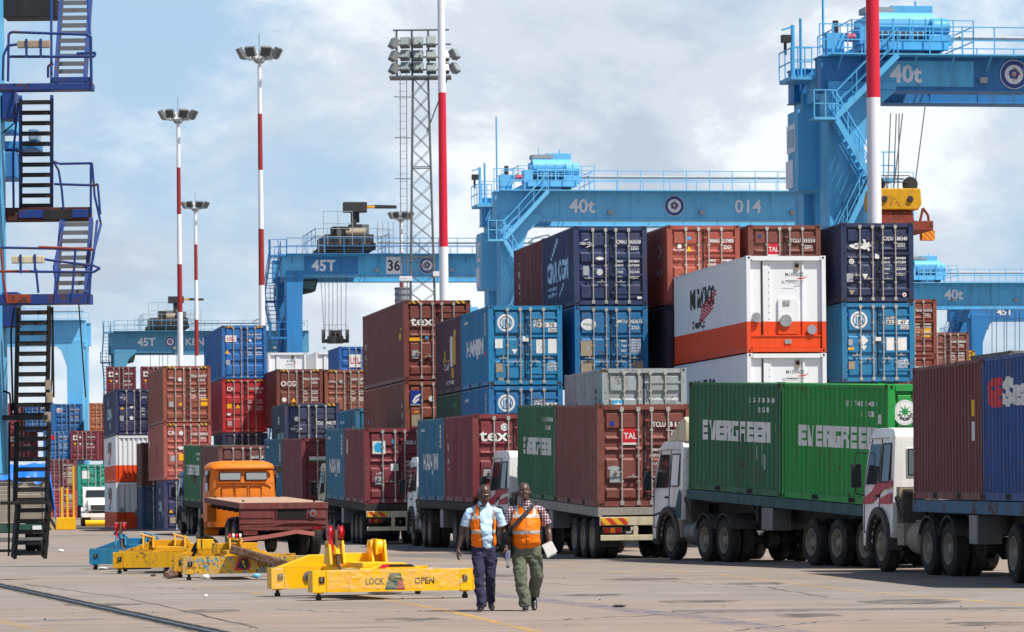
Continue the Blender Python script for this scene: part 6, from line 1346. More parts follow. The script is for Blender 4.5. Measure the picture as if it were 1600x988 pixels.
def ground_spreader(label, px, s, rot, mat, fmat=None, depth=2.7, bw=2.5, kind=0, bmat=None):
    p = W_at(px, F/s, 0); t = thing('lifting_spreader', label, 'spreader', p, (0, 0, R(rot)), 'lifting spreaders left on the ground')
    fmat = fmat or mat; bmat = bmat or mat; z0, z1 = .13, .47
    for y, m_ in ((0, fmat), (depth, bmat)):
        b = MB(); b.box((.0, y, z0), (bw, y+.3, z1), m_)
        d = b
        d.box((-.006, y-.008, z0+.0), (.035, y+.31, z1+.004), m_); d.box((bw-.035, y-.008, z0), (bw+.006, y+.31, z1+.004), m_); d.box((.22, y-.008, z0+.01), (.25, y-.001, z1-.01), m_); d.box((bw-.25, y-.008, z0+.01), (bw-.22, y-.001, z1-.01), m_)
        for x in (.1, bw-.22): d.box((x, y-.012, z1-.2), (x+.09, y-.009, z1-.09), M_DARK); d.box((x+.02, y-.03, z1-.17), (x+.05, y-.012, z1-.1), M_STEEL)
        bo = b.build('end_beam', t, bevel=.006)
        for x in (.13, bw-.13):
            f = MB(); f.box((x-.07, y+.08, z0-.02), (x+.07, y+.22, z0), m_); f.lathe([(-.11, .035), (-.09, .05), (-.05, .05), (-.045, .03), (0, .03)], 'z', (x, y+.15, z0-.02), M_CHASSIS, 12); f.build('twist_lock', t)
        if kind == 0 and y > 0:
            f = MB(); f.lathe([(-.03, .04), (-.02, .085), (0, .085)], 'y', (.62, y-.005, .33), M_STEEL, 16); f.lathe([(-.05, .03), (-.03, .045)], 'y', (.62, y-.005, .33), M_DARK, 12); f.build('plug', bo, smooth=40)
    g = MB(); g.box((.85, .3, .16), (1.5, depth, .5), mat)
    tri = lambda y, x0, x1, x2, x3, zt: g.prism([(x0, z1+.005), (x3, z1+.005), (x2, zt), (x1, zt)], y, y+.06, mat, 'xz')
    tri(depth+.06, .12, .7, 1.5, 2.0, .68); tri(depth+.24, .12, .7, 1.5, 2.0, .68); tri(.08, .95, 1.22, 1.5, 1.85, .58); tri(.2, .95, 1.22, 1.5, 1.85, .58); g.box((.9, .34, .5), (1.45, depth-.05, .58), mat); g.box((.72, depth*.55, .5), (1.62, depth*.55+.35, .72), mat)
    g.build('main_girder', t, bevel=.012)
    yb = depth*.5
    for j, x in enumerate((.72, 1.42) if kind != 1 else (1.15,)):
        k = MB()
        for dx in (-.13, .09): k.prism([(yb-.2, .55), (yb+.25, .55), (yb+.12, .93 if kind == 0 else .82), (yb-.08, .93 if kind == 0 else .82)], x+dx, x+dx+.04, mat)
        k.tube((x-.16, yb+.02, .84), (x+.16, yb+.02, .84 if kind == 0 else .75), .035, M_STEEL, 10); lb = k.build('lug', t, bevel=.008)
        if kind == 0 and j == 1: q = MB(); q.lathe([(-.08, .12), (.08, .12)], 'x', (x, yb+.02, .82), mat, 18); q.box((x-.07, yb-.2, .7), (x-.04, yb+.1, .95), mat); q.build('roller', lb, smooth=40)
        if j == 0 and kind in (0, 2):
            for dx in (-.09, .09):
                q = MB(); r1 = .115
                q.lathe([(-.035, r1), (-.03, r1+.012), (-.012, r1*.8), (.012, r1*.8), (.03, r1+.012), (.035, r1)], 'x', (x+dx, yb-.02, 1.06 if kind == 0 else .98), M_SPRED, 20); q.lathe([(-.045, .03), (.05, .03)], 'x', (x+dx, yb-.02, 1.06), M_STEEL, 10)
                if dx < 0: q.box((x+dx-.03, yb-.1, .7), (x+dx+.03, yb+.06, 1.06), M_SPRED)
                q.build('sheave', t, smooth=40)
            q = MB(); q.tube((x, yb-.05, 1.1), (x+.02, yb-.12, .55), .035, M_RUSTY, 8); q.tube((x, yb-.05, .85), (x+.01, yb-.1, .7), .055, mat, 8); q.tube((x+.02, yb-.12, .55), (x+.1, yb-.25, .38), .03, M_RUSTY, 8); q.build('wire_sling', t, smooth=50)
        if j == 0 and kind == 1:
            q = MB()
            for i in range(4): q.lathe([(-.02, .05), (.02, .05)], 'x', (x-.1+i*.07, yb+.02, .86), M_SPRED if i % 2 == 0 else M_EMBW, 10)
            q.build('pin_caps', lb)
    return t
def spreaders():
    t = ground_spreader('clean bright yellow lifting spreader wrapped in torn plastic, with two red sheaves', 489, 99.5, 17, M_SPY, depth=2.8, bw=2.66, kind=0)
    fb = [c for c in t.children if c.name.startswith('end_beam')][0]; l = MB()
    put_text(l, 'LOCK', (.86, -.004, .245), (1, 0, 0), (0, 0, 1), .10, M_BLACK, .3); put_text(l, 'OPEN', (1.66, -.004, .245), (1, 0, 0), (0, 0, 1), .10, M_BLACK, .32)
    l.add([(1.17, -.004, .16), (1.5, -.004, .16), (1.43, -.004, .42), (1.25, -.004, .42)], [(0, 1, 2, 3)], plain('dark teal panel', srgb('2f5a52'), .5)); l.add([(1.36, -.006, .16), (1.5, -.006, .16), (1.46, -.006, .33), (1.38, -.006, .31)], [(0, 1, 2, 3)], plain('dull crimson panel', srgb('a3344a'), .5)); l.add([(1.24, -.008, .33), (1.42, -.008, .3), (1.44, -.008, .34), (1.26, -.008, .37)], [(0, 1, 2, 3)], M_DARK); l.build('lettering', fb, fix=False)
    g = [c for c in t.children if c.name.startswith('main_girder')][0]; l = MB(); l.add([(1.12, .075, .515), (1.7, .075, .515), (1.62, .075, .555), (1.2, .075, .555)], [(0, 1, 2, 3)], M_DARK); l.add([(1.08, .073, .5), (1.2, .073, .5), (1.3, .073, .56), (1.16, .073, .56)], [(0, 1, 2, 3)], M_RED); l.build('gauge_slot', g, fix=False)
    m = wrap_mat(); w = MB(); nx, nz = 130, 22; vs = []
    for j in range(nz+1):
        for i in range(nx+1):
            u = i/nx; a = j/nz*2.4-.7; x = .25+u*2.3; q = noise.noise(Vector((x*5, a*4, 2))); q2 = noise.noise(Vector((x*16, a*13, 7)))
            lump = 1.0*math.exp(-((x-2.02)/.10)**2) + .8*math.exp(-((x-.62)/.12)**2)
            y = -.014-.010*abs(q)-.010*abs(q2)-.05*lump*(.4+abs(q)); z = .30+a*.17+.012*q
            if a > 1: y += (a-1)*.28; z = .475+.012*abs(q2)+.06*lump*(.3+abs(q))
            if a < -.95: z -= .04*abs(q)+.05*lump
            vs.append((x, y, z))
    w.add(vs, [(j*(nx+1)+i, j*(nx+1)+i+1, (j+1)*(nx+1)+i+1, (j+1)*(nx+1)+i) for j in range(nz) for i in range(nx) if noise.noise(Vector((i*.06, j*.16, 4))) > -.28], m); w.build('plastic_wrap', t, smooth=70, fix=False)
    w = MB(); vs = []
    for j in range(9):
        for i in range(9): x, z = i/8, j/8; vs.append((-.05+.3*x*(1-z*.4), 2.58-.05*abs(noise.noise(Vector((i, j, 2)))), .14+.36*z))
    w.add(vs, [(j*9+i, j*9+i+1, (j+1)*9+i+1, (j+1)*9+i) for j in range(8) for i in range(8)], m); w.build('plastic_wrap', t, smooth=70, fix=False)
    t2 = ground_spreader('old spreader with flaked yellow and blue paint and a lug with red caps, second nearest', 286, 78.5, 9, M_SPYOLD, fmat=M_FLAKE, depth=2.6, kind=1)
    fb = [c for c in t2.children if c.name.startswith('end_beam')][0]; l = MB(); l.add([(1.02, -.013, .19), (1.1, -.013, .42), (1.2, -.013, .45), (1.3, -.013, .42), (1.36, -.013, .28), (1.3, -.013, .19)], [tuple(range(6))], M_RED); l.add([(1.08, -.016, .24), (1.13, -.016, .4), (1.22, -.016, .43), (1.3, -.016, .4), (1.33, -.016, .28), (1.26, -.016, .2)], [tuple(range(6))], M_BLACK); l.disc((1.2, -.018, .36), .03, (0, -1, 0), M_GOLD, 10); l.bar((1.2, -.018, .33), (1.24, -.018, .24), .01, .02, M_GOLD); put_text(l, 'LOCK', (1.5, -.013, .26), (1, 0, 0), (0, 0, 1), .11, M_BLACK, .34); l.build('lettering', fb, fix=False)
    rb = thing('rusty_beam', 'rusty steel beam lying slantwise across the old flaked yellow spreader', 'steel beam', t2.matrix_basis.to_translation()+Vector((.92, -.1, .52)), (R(2), R(17), R(4)))
    m_ = MB(); m_.box((0, 0, .02), (1.25, .26, .19), M_RUSTY); m_.build('beam_body', rb, bevel=.03); m_ = MB(); m_.tube((1.25, .13, .1), (1.55, .13, .06), .11, M_RUSTY, 10); m_.build('beam_end', rb, bevel=.02)
    ground_spreader('dull yellow spreader with a dark weathered end, between the blue one and the flaked one', 177, 71.5, 3, M_SPYOLD, depth=2.4, kind=3)
    ground_spreader('old blue spreader with two faded red sheaves, farthest of the spreaders at the left', 140, 67.5, 6, M_SPBLUE, depth=2.0, kind=2)
    # hoses and a heap of slings by the flaked one
    h = MB(); q = lambda x, y, z=.06: G_at(x, y) + Vector((0, 0, z))
    base = q(270, 897, 0)
    for pts in ([(258, 902), (268, 900, .09), (280, 893, .2), (284, 886, .26), (276, 882, .3), (266, 886, .2), (262, 894, .1)], [(262, 905), (276, 903, .07), (284, 896, .1), (288, 888, .2)]):
        h.path([q(*a)-base for a in pts], .05, M_RUSTY, 8)
    o = h.build('wire_sling', None, smooth=60); o.location = base; tag(o, 'heap of grey wire sling lying at the left end of the flaked yellow spreader', 'sling')
    h = MB(); p0 = P_at(325, 838, 76.5); b0 = p0.copy()
    pts = [(300, 862), (306, 850), (314, 843), (322, 838), (332, 841), (340, 848), (333, 852), (318, 850), (308, 856), (300, 872), (292, 880)]
    h.path([P_at(a, b, 76.3+.1*math.sin(i))-b0 for i, (a, b) in enumerate(pts)], .03, M_RUBBER, 8); o = h.build('cable_loop', None, smooth=60); o.location = b0; tag(o, 'black cable loop resting over the middle of the yellow spreaders', 'cable')
    bx = thing('control_box', 'small yellow box standing on the girder of the middle yellow spreader', 'box', P_at(320, 858, 76.2), (0, 0, R(9))); m_ = MB(); m_.box((-.16, -.1, 0), (.17, .2, .2), M_SPY); bb = m_.build('box_body', bx, bevel=.01); m_ = MB(); m_.box((-.08, -.11, .02), (-.06, -.1, .2), M_DARK); m_.build('seam', bb)
spreaders()
# ---------------------------------------------------------------- litter
M_LIT = plain('white litter', srgb('e6e6e2'), .5)
def litter(name, px, py, r, m, label, cat):
    bm = bmesh.new(); bmesh.ops.create_icosphere(bm, subdivisions=2, radius=1)
    for v in bm.verts: v.co *= 1+.35*noise.noise(v.co*1.7+Vector((px, py, 0))); v.co.x *= r[0]; v.co.y *= r[1]; v.co.z *= r[2]
    zmin = min(v.co.z for v in bm.verts)
    for v in bm.verts: v.co.z -= zmin
    me = bpy.data.meshes.new(name); bm.to_mesh(me); bm.free(); me.materials.append(m); o = link(name, me); o.location = G_at(px, py); tag(o, label, cat)
litter('crumpled_paper', 322, 905, (.08, .08, .05), M_LIT, 'crumpled white paper lying under the flaked yellow spreader', 'litter')
litter('plastic_bottle', 401, 904, (.09, .05, .05), plain('blue tinted bottle', srgb('7fc0ea'), .2), 'pale blue crushed bottle beside the flaked yellow spreader', 'litter')
litter('paper_cup', 321, 934, (.035, .035, .03), M_LIT, 'small white cup on bare concrete, in front of the spreaders', 'litter')
litter('crumpled_paper', 160, 890, (.12, .1, .03), M_LIT, 'flat white scrap under the left end of the blue spreader', 'litter')
litter('stone', 240, 901, (.06, .06, .03), M_RUSTY, 'small brown stone beside the wire sling', 'stone')
litter('rag', 967, 949, (.1, .06, .02), M_RUBBER, 'dark rag on the concrete right of the two men', 'litter')
litter('crumpled_paper', 95, 863, (.09, .07, .05), M_LIT, 'white scrap lying between the stairs and the blue spreader', 'litter')
litter('plastic_sheet', 600, 929, (.28, .12, .025), M_LIT, 'scrap of pale plastic under the bright yellow spreader', 'litter')
for i in range(34):
    px, py = random.uniform(0, 1600), random.uniform(885, 985)
    r = random.uniform(.008, .022); PEB = ('dark pebble on the open concrete', 'pebble')
    bm = bmesh.new(); bmesh.ops.create_icosphere(bm, subdivisions=1, radius=r)
    for v in bm.verts: v.co.z = max(v.co.z*.6, -r*.3)+r*.3
    me = bpy.data.meshes.new('pebble'); bm.to_mesh(me); bm.free(); me.materials.append(M_RUBBER if i % 2 else M_RUSTY); o = link('pebble', me); o.location = G_at(px, py); tag(o, *PEB, 'pebbles scattered over the concrete')
# ---------------------------------------------------------------- the two men
def loft(bm, ch, n=16, cap=True):
    """ch: list of (point, rx, ry); rings stand square to the chain; rx along the picture's x"""
    P = [Vector(c[0]) for c in ch]; rings = []
    for i, c in enumerate(ch):
        t = (P[min(i+1, len(P)-1)]-P[max(i-1, 0)]).normalized()
        e1 = Vector((1, 0, 0))-t*t.x
        if e1.length < .2: e1 = Vector((0, 1, 0))-t*t.y
        e1.normalize(); e2 = t.cross(e1)
        rings.append([bm.verts.new(P[i]+e1*(c[1]*math.cos(2*math.pi*k/n))+e2*(c[2]*math.sin(2*math.pi*k/n))) for k in range(n)])
    for a, b in zip(rings, rings[1:]):
        for k in range(n): bm.faces.new((a[k], a[(k+1) % n], b[(k+1) % n], b[k]))
    if cap: bm.faces.new(rings[0][::-1]); bm.faces.new(rings[-1])
def ball(bm, c, r, rot=None):
    M = Matrix.Translation(c) @ (rot or Matrix.Identity(4)) @ Matrix.Diagonal((*r, 1))
    bmesh.ops.create_icosphere(bm, subdivisions=3, radius=1, matrix=M)
def fuse(bm, name, mat, par, voxel=.008, smooth=4, disp=None):
    bmesh.ops.recalc_face_normals(bm, faces=bm.faces); me = bpy.data.meshes.new(name); bm.to_mesh(me); bm.free()
    o = bpy.data.objects.new('tmp', me); COL.objects.link(o)
    r = o.modifiers.new('r', 'REMESH'); r.mode = 'VOXEL'; r.voxel_size = voxel
    if smooth: q = o.modifiers.new('s', 'SMOOTH'); q.factor = .5; q.iterations = smooth
    dg = bpy.context.evaluated_depsgraph_get(); dg.update(); m2 = bpy.data.meshes.new_from_object(o.evaluated_get(dg)); bpy.data.objects.remove(o)
    if disp:
        m2.update(); ns = [v.normal.copy() for v in m2.vertices]
        for v, nn in zip(m2.vertices, ns): v.co += nn*disp(v.co, nn)
    m2.name = name; m2.materials.clear(); m2.materials.append(mat); m2.polygons.foreach_set('use_smooth', [True]*len(m2.polygons))
    return link(name, m2, par)
def cloth(name, col, rough=.85, pat=None):
    k = NT(name); v = k.coord((1, 1, 1)); n = k.noise(v, 14, 5, .6); c = k.mix(k.ramp(n, [(.35, 0), (.7, .35)]), col, tuple(x*.72 for x in col))
    if pat:
        sx = k.N.new('ShaderNodeSeparateXYZ'); k.L.new(v, sx.inputs[0])
        for i, ax in enumerate((0, 2)):
            f = k.math('FRACT', k.math('MULTIPLY', sx.outputs[ax], 26)); c = k.mix(k.math('MULTIPLY', k.math('LESS_THAN', f, .3), .75), c, pat)
    k.put(k.b.inputs['Base Color'], c); k.b.inputs['Roughness'].default_value = rough; k.b.inputs['Specular IOR Level'].default_value = .2; k.bump(k.noise(v, 160, 2), .15, .002); return k.m
M_SKIN = plain('dark skin', (.075, .040, .027), .38); M_SKIN2 = plain('dark brown skin', (.085, .046, .031), .38)
M_HIVIS = cloth('orange safety cloth', srgb('f4780f'), .6); M_REFL = plain('grey reflective band', srgb('b2b0a8'), .4); M_SHIRT = cloth('light blue shirt', srgb('bcd9f4')); M_NAVYT = cloth('dark navy trousers', srgb('36334c')); M_OLIVE = cloth('olive trousers', srgb('626857')); M_PLAID = cloth('plaid shirt', srgb('5d2130'), .85, srgb('cfc3cc')); M_SHOE = plain('black shoe leather', (.014, .013, .013), .35); M_PAPER = plain('white paper', srgb('eceae6'), .7); M_STRAP = cloth('dark grey strap', srgb('3b393c')); M_EYE = plain('eye white', (.3, .26, .22), .3); M_BLKBAG = cloth('black bag cloth', (.012, .012, .014))
def wrinkle(a, b, amp):
    def f(co, nn): return amp*(noise.noise(Vector((co.x*a, co.y*a, co.z*b)))+.5*noise.noise(Vector((co.x*a*2.1, co.y*a*2, co.z*b*2.3+4))))
    return f
def head(bm, c, yaw, pitch, k=1.0):
    Rm = Matrix.Translation(c) @ Matrix.Rotation(yaw, 4, 'Z') @ Matrix.Rotation(pitch, 4, 'X') @ Matrix.Scale(k, 4)
    def b(p, r): ball(bm, (0, 0, 0), (1, 1, 1)) if False else bmesh.ops.create_icosphere(bm, subdivisions=3, radius=1, matrix=Rm @ Matrix.Translation(p) @ Matrix.Diagonal((*r, 1)))
    b((0, .012, .03), (.076, .096, .092)); b((0, -.012, -.035), (.063, .076, .08)); b((0, -.045, -.085), (.042, .042, .035))           # skull, face, chin
    b((0, -.088, -.028), (.021, .022, .024)); b((0, -.082, -.005), (.011, .016, .03)); b((-.022, -.078, -.036), (.011, .012, .01)); b((.022, -.078, -.036), (.011, .012, .01))   # nose
    b((0, -.078, .024), (.054, .018, .012)); b((-.04, -.064, -.03), (.022, .02, .02)); b((.04, -.064, -.03), (.022, .02, .02))           # brow, cheeks
    b((0, -.082, -.064), (.027, .013, .0085)); b((0, -.079, -.078), (.024, .013, .009))                                                 # lips
    for s in (-1, 1): b((s*.078, .012, -.012), (.012, .024, .034))
    return Rm
def eyes(Rm, par):
    m = MB()
    for s in (-1, 1):
        c = Rm @ Vector((s*.03, -.0735, .004)); m.lathe([(-.004, .008), (0, .011), (.004, .008)], 'y', c, M_EYE, 10); m.lathe([(-.006, .004), (.0, .006)], 'y', c, M_DARK, 8)
    m.build('eyes', par)
def hand(bm, w, d, side, curl=.5, palm_n=Vector((0, 0, 0)), k=1.0):
    """hand hanging from wrist w along d; side = thumb direction; five fingers"""
    d = d.normalized(); sd = (side-d*side.dot(d)).normalized(); nn = d.cross(sd)
    if palm_n.length and nn.dot(palm_n) < 0: nn = -nn
    def pt(a, b, c): return w+d*(a*k)+sd*(b*k)+nn*(c*k)
    loft(bm, [(pt(-.01, 0, 0), .024*k, .02*k), (pt(.03, 0, 0), .03*k, .019*k), (pt(.075, 0, 0), .036*k, .017*k), (pt(.095, 0, .003), .034*k, .014*k)], 12) if abs(sd.x) > .5 else loft(bm, [(pt(-.01, 0, 0), .02*k, .024*k), (pt(.03, 0, 0), .019*k, .03*k), (pt(.075, 0, 0), .017*k, .036*k), (pt(.095, 0, .003), .014*k, .034*k)], 12)
    for i, (b, ln) in enumerate(((.028, .07), (.0095, .08), (-.009, .075), (-.027, .06))):
        c = curl*(1+.12*i); a0 = .085; p0 = pt(a0, b, .002); p1 = pt(a0+ln*.45, b*1.08, .012*c+ln*.12*c); p2 = pt(a0+ln*(.8-.15*c), b*1.1, ln*.42*c); p3 = pt(a0+ln*(1-.45*c), b*1.08, ln*.78*c)
        loft(bm, [(p0, .0095*k, .0095*k), (p1, .009*k, .009*k), (p2, .0082*k, .0082*k), (p3, .0065*k, .0065*k)], 8)
    loft(bm, [(pt(.02, .02, .002), .014*k, .014*k), (pt(.05, .042, .012), .012*k, .012*k), (pt(.08, .05, .024), .0105*k, .0105*k), (pt(.1, .048, .034), .008*k, .008*k)], 8)
def arm(bm, sh, el, wr, k=1.0):
    sh, el, wr = Vector(sh), Vector(el), Vector(wr)
    loft(bm, [(sh, .05*k, .05*k), (sh.lerp(el, .4), .048*k, .05*k), (el, .037*k, .04*k), (el.lerp(wr, .3), .04*k, .04*k), (el.lerp(wr, .75), .029*k, .029*k), (wr, .024*k, .023*k)], 14)
def person(label, loc, yaw, P):
    t = thing('person', label, 'person', loc, (0, 0, R(yaw))); V = Vector; g = P['girth']; sk = P['skin']
    ns, hd = V(P['neck']), V(P['head'])
    # body: head, neck, trunk, arms, hands and legs in one surface
    bm = bmesh.new(); Rm = head(bm, hd, P['hyaw'], P['hpitch'], 1.12)
    loft(bm, [(ns-V((0, 0, .06)), .075, .07), (ns, .06, .062), (hd-V((0, -.02, .07)), .056, .06)])
    loft(bm, [((0, 0, .88), .14*g, .1), ((0, 0, 1.1), .13*g, .1), ((0, 0, 1.3), .15*g, .1), ((0, .005, 1.42), .15, .085), ((0, .01, 1.5), .06, .06)])
    for s, a in ((-1, P['armL']), (1, P['armR'])):
        arm(bm, a[0], a[1], a[2], P.get('ak', 1)); d = (V(a[2])-V(a[1])); hand(bm, V(a[2])+d.normalized()*.005, V(a.__getitem__(3)), V(a[4]), a[5], V(a[6]) if len(a) > 6 else V((0, 0, 0)), 1.08)
    for hip, kn, an in (P['legL'], P['legR']): loft(bm, [(hip, .07, .08), (kn, .05, .055), (an, .035, .04)])
    body = fuse(bm, 'body', sk, t, .006, 3); eyes(Rm, body)
    # trousers
    bm = bmesh.new(); w = P['waist']
    loft(bm, [((0, 0, w+.02), .165*g, .125*g), ((0, 0, w-.08), .182*g, .138*g), ((0, .01, w-.2), .178*g, .13*g)], 20)
    for hip, kn, an in (P['legL'], P['legR']):
        hip, kn, an = V(hip), V(kn), V(an); loft(bm, [(hip+V((0, 0, .04)), .105*g, .118*g), (hip.lerp(kn, .45), .098*g, .108*g), (kn, .083*g, .088*g), (kn.lerp(an, .5), .078*g, .086*g), (an+V((0, 0, .02)), .075*g, .088*g), (an-V((0, 0, .035)), .07*g, .09*g)], 18)
    fuse(bm, 'trousers', P['tm'], t, .008, 3, lambda co, nn: (.017*noise.noise(V((co.x*9, co.y*9, co.z*11+co.x*6)))+.011*noise.noise(V((co.x*20, co.y*16, co.z*24))))*(1 if co.z < w-.05 else .3))
    # shirt with short sleeves
    bm = bmesh.new(); hem = P['hem']
    tor = lambda e, z0: [((0, .0, z0), .172*g+e, .13*g+e), ((0, -.02*P['belly'], 1.0), .168*g+e, .128*g+.03*P['belly']+e), ((0, -.03*P['belly'], 1.13), .165*g+e, .122*g+.045*P['belly']+e), ((0, -.01, 1.28), .176*g+e, .118*g+.02*P['belly']+e), ((0, .0, 1.38), .182+.3*(g-1)*.18+e, .105+e), ((0, .008, 1.45), .15+e, .085+e), ((0, .01, 1.495), .088+e, .07+e), ((0, .008, 1.525), .066+e, .06+e)]
    loft(bm, tor(0, hem), 24)
    for a in (P['armL'], P['armR']):
        sh, el = V(a[0]), V(a[1]); inn = V((sh.x*.55, 0, sh.z+.02)); e = sh.lerp(el, .74); loft(bm, [(inn, .05, .066), (sh+V((0, 0, -.012)), .06, .072), (sh.lerp(el, .35), .066, .074), (e, .074, .08)], 16)
    if P.get('collar'): loft(bm, [((0, -.0, 1.49), .08, .075), ((0, -.005, 1.55), .066, .068)], 16)
    fuse(bm, 'shirt', P['sm'], t, .007, 3, lambda co, nn: .013*noise.noise(V((co.x*8, co.y*8, co.z*13)))+.007*noise.noise(V((co.x*22, co.y*18, co.z*26))))
    # safety vest: shell over the trunk with arm holes and a front opening
    bm = bmesh.new(); loft(bm, tor(.018, P['vhem']), 24)
    vest = fuse(bm, 'safety_vest', M_HIVIS, t, .007, 2, lambda co, nn: .013*noise.noise(V((co.x*8, co.y*8, co.z*12)))+.008*noise.noise(V((co.x*20, co.y*17, co.z*22))))
    me = vest.data; me.materials.append(M_REFL); me.materials.append(M_BLACK); b2 = bmesh.new(); b2.from_mesh(me); kill = []
    for f in b2.faces:
        c = f.calc_center_median(); n = f.normal; x, z = c.x, c.z
        arm_ = abs(x) > P['ahole'](z); fr = c.y < -.02 and P['open'](x, z); neck = z > 1.47+.1*max(0, abs(x)-.06) and abs(x) < .085 or z > 1.512
        if z < P['vhem']+.02 and abs(n.z) > .8 or arm_ or fr or neck: kill.append(f); continue
        bd = any(abs(z-q) < .024 for q in P['bands']) or (z > P['vband'] and abs(abs(x)-.125) < .02)
        if bd: f.material_index = 1
        elif c.y < -.02 and P['edge'](x, z) or abs(abs(x)-P['ahole'](z)) < .01: f.material_index = 2
    bmesh.ops.delete(b2, geom=kill, context='FACES'); b2.to_mesh(me); b2.free()
    for nm, (hip, kn, an) in (('L', P['legL']), ('R', P['legR'])):
        an = V(an); pz = P.get('toe'+nm, 0); bm = bmesh.new(); d = V((P.get('tx'+nm, 0), -1, pz)).normalized(); q = an+V((0, .05, -.045))
        loft(bm, [(q+V((0, .015, .03)), .036, .05), (q+d*.06+V((0, 0, .012)), .043, .05), (q+d*.13-V((0, 0, .008)), .047, .036), (q+d*.2-V((0, 0, .015)), .046, .028), (q+d*.255-V((0, 0, .018)), .03, .018)], 14)
        fuse(bm, 'shoe', M_SHOE, t, .006, 3)
    return t
def men():
    V = Vector
    # left man: looks down, light blue shirt, open vest, papers in his left hand
    p = G_at(757, 955.5); p.z = 0
    L_ = dict(girth=.93, belly=.9, skin=M_SKIN, neck=(0, -.01, 1.53), head=(.015, -.06, 1.645), hyaw=R(14), hpitch=R(22), waist=.98, hem=.90, vhem=.93, sm=M_SHIRT, tm=M_NAVYT, collar=True, ak=1.0,
        armL=[(-.205, .0, 1.41), (-.285, .05, 1.13), (-.36, .0, .885), (-.12, -.05, -1), (.35, -1, 0), .55, (1, 0, 0)], armR=[(.205, .0, 1.41), (.275, .06, 1.13), (.315, -.07, .90), (.12, -.25, -1), (-.6, -.8, 0), .8, (-1, 0, 0)],
        legL=[(-.085, 0, .86), (-.07, -.13, .5), (-.035, -.20, .1)], legR=[(.085, .0, .86), (.09, -.02, .5), (.08, .24, .16)], toeR=-.28, txL=-.12, txR=.12,
        bands=(1.12, .99+.33), vband=1.30, ahole=lambda z: .205 if z < 1.2 else .205-(.045*min(1, max(0, (z-1.2)/.15))) if z < 1.38 else .165+.02*max(0, (z-1.38)/.1), open=lambda x, z: -.02-.03*math.sin((z-1.0)*4) < x < .135+.02*(z-1.2), edge=lambda x, z: -.033-.03*math.sin((z-1.0)*4) < x < -.0 or abs(x-.135-.02*(z-1.2)) < .01)
    a = person('man in a light blue shirt and open orange vest, looking down and holding papers', p, 0, L_)
    m = MB(); m.add([(0, 0, .055), (.05, -.03, .07), (.075, -.02, -.15), (.02, .01, -.165)], [(0, 1, 2, 3)], M_PAPER); m.add([(.0, .006, .055), (.05, -.024, .07), (.075, -.014, -.15), (.02, .016, -.165)], [(3, 2, 1, 0)], M_PAPER)
    m.add([(-.015, -.004, .03), (.03, -.034, .045), (.045, -.03, -.06), (.0, .0, -.07)], [(0, 1, 2, 3)], plain('blue printed slip', srgb('9cb4de'), .6))
    o = m.build('folded_papers', None, fix=False); o.location = p+V((.315, -.15, .80)); o.rotation_euler = (0, R(12), R(-10)); tag(o, 'folded white papers held low by the man in the light blue shirt', 'papers')
    w = MB(); w.lathe([(-.014, .034), (.014, .034)], 'z', (0, 0, 0), M_STEEL, 16); o = w.build('wrist_watch', None); o.location = p+V((.309, -.05, .925)); o.rotation_euler = (R(25), R(10), 0); tag(o, 'steel watch on the wrist of the man in the light blue shirt', 'watch')
    # right man: stout, head back, closed vest, plaid sleeves, bag across his chest
    p = G_at(823, 954.5); p.z = 0
    R_ = dict(girth=1.10, belly=1.5, skin=M_SKIN2, neck=(-.01, -.0, 1.545), head=(-.02, -.03, 1.675), hyaw=R(6), hpitch=R(-14), waist=.97, hem=.92, vhem=.935, sm=M_PLAID, tm=M_OLIVE, collar=True, ak=1.12,
        armL=[(-.225, .0, 1.42), (-.29, .07, 1.15), (-.30, -.02, .91), (.05, -.3, -1), (.5, -1, 0), .7, (1, 0, 0)], armR=[(.225, .0, 1.42), (.315, .06, 1.15), (.345, -.06, .90), (.02, -.22, -1), (-.3, -1, 0), .8, (-1, 0, 0)],
        legL=[(-.1, 0, .85), (-.085, -.13, .49), (-.02, -.16, .1)], legR=[(.1, .0, .85), (.15, -.02, .5), (.10, .28, .22)], toeR=-.7, txL=.0, txR=.05,
        bands=(1.105, 1.335), vband=1.335, ahole=lambda z: .24 if z < 1.2 else .24-.055*min(1, (z-1.2)/.15) if z < 1.38 else .185, open=lambda x, z: z > 1.40 and abs(x) < (z-1.40)*.75, edge=lambda x, z: abs(x-.005) < .005 or (z > 1.39 and abs(abs(x)-(z-1.40)*.75) < .012))
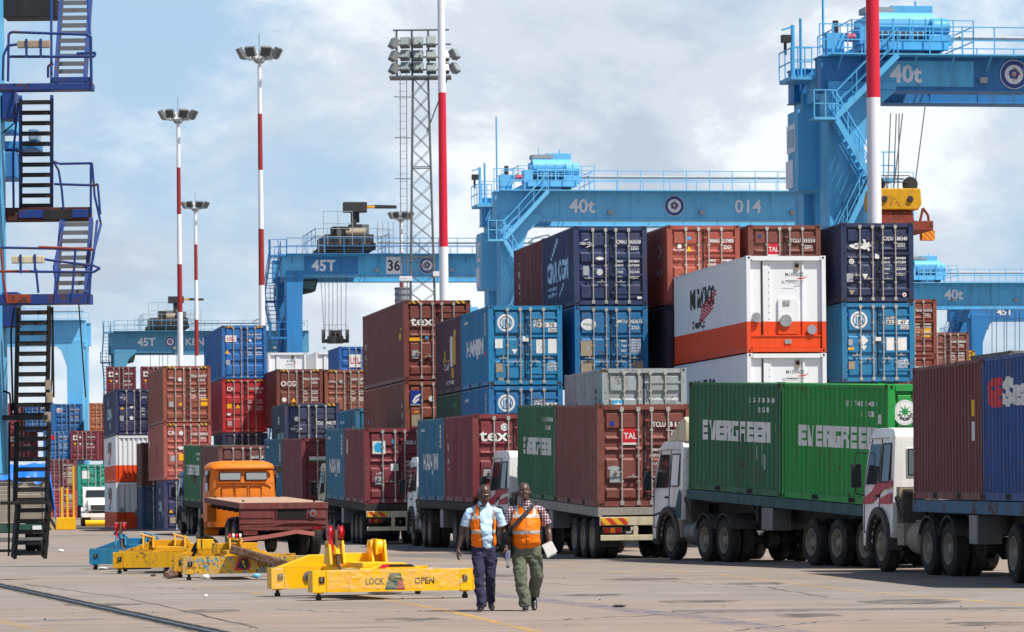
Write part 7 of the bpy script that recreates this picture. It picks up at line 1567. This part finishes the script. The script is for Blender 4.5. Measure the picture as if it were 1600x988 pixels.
    b = person('stout man in a closed orange vest over a plaid shirt, head tilted back', p, 0, R_)
    # shoulder bag: strap over the right of the picture, pouch on the left hip
    bag = thing('shoulder_bag', 'black shoulder bag on a dark strap, worn by the stout man', 'bag', p+V((-.27, -.05, .95)))
    m = MB(); m.box((-.075, -.13, -.17), (.06, .13, .17), M_BLKBAG); pch = m.build('pouch', bag, bevel=.035, smooth=40); m = MB(); m.box((-.078, -.14, .0), (.064, .135, .175), M_BLKBAG); m.build('flap', bag, bevel=.03, smooth=40)
    pts = [(-.27, -.16, 1.1), (-.18, -.225, 1.19), (-.07, -.235, 1.31), (.02, -.19, 1.40), (.085, -.125, 1.475), (.125, -.06, 1.515), (.14, .02, 1.505), (.1, .11, 1.4), (-.1, .17, 1.2), (-.28, .08, 1.08)]
    m = MB(); off = V((-.27, -.05, .95)); q = [V(a)-off for a in pts]
    for u, v in zip(q, q[1:]): m.bar(u, v, .05, .012, M_STRAP, (0, -1, .35))
    m.build('strap', bag, bevel=.003); m = MB(); m.path([V((-.03, -.13, -.1)), V((-.03, -.14, -.2)), V((.01, -.13, -.3))], .008, M_STRAP, 6); m.box((-.012, -.145, -.34), (.03, -.12, -.29), M_BLKBAG); m.build('strap_end', bag)
    cl = thing('clipboard', 'clipboard with white sheets in the hand of the stout man', 'clipboard', p+V((.32, -.14, .86)), (R(6), R(-24), R(14))); cl.scale = (.85, .85, .85)
    m = MB(); m.box((-.085, -.006, -.12), (.085, .0, .125), M_TAN); m.build('board', cl); m = MB(); m.box((-.08, -.012, -.115), (.09, -.007, .115), M_PAPER); m.add([(-.07, -.016, -.1), (.115, -.03, -.08), (.1, -.016, .11), (-.08, -.014, .11)], [(0, 1, 2, 3)], M_PAPER); m.build('sheets', cl, fix=False)
    w = MB(); w.lathe([(-.013, .035), (.013, .035)], 'z', (0, 0, 0), M_PLW, 16); o = w.build('bracelet', None); o.location = p+V((.343, -.05, .93)); o.rotation_euler = (R(20), R(4), 0); tag(o, 'pale bracelet on the wrist of the stout man', 'bracelet')
men()
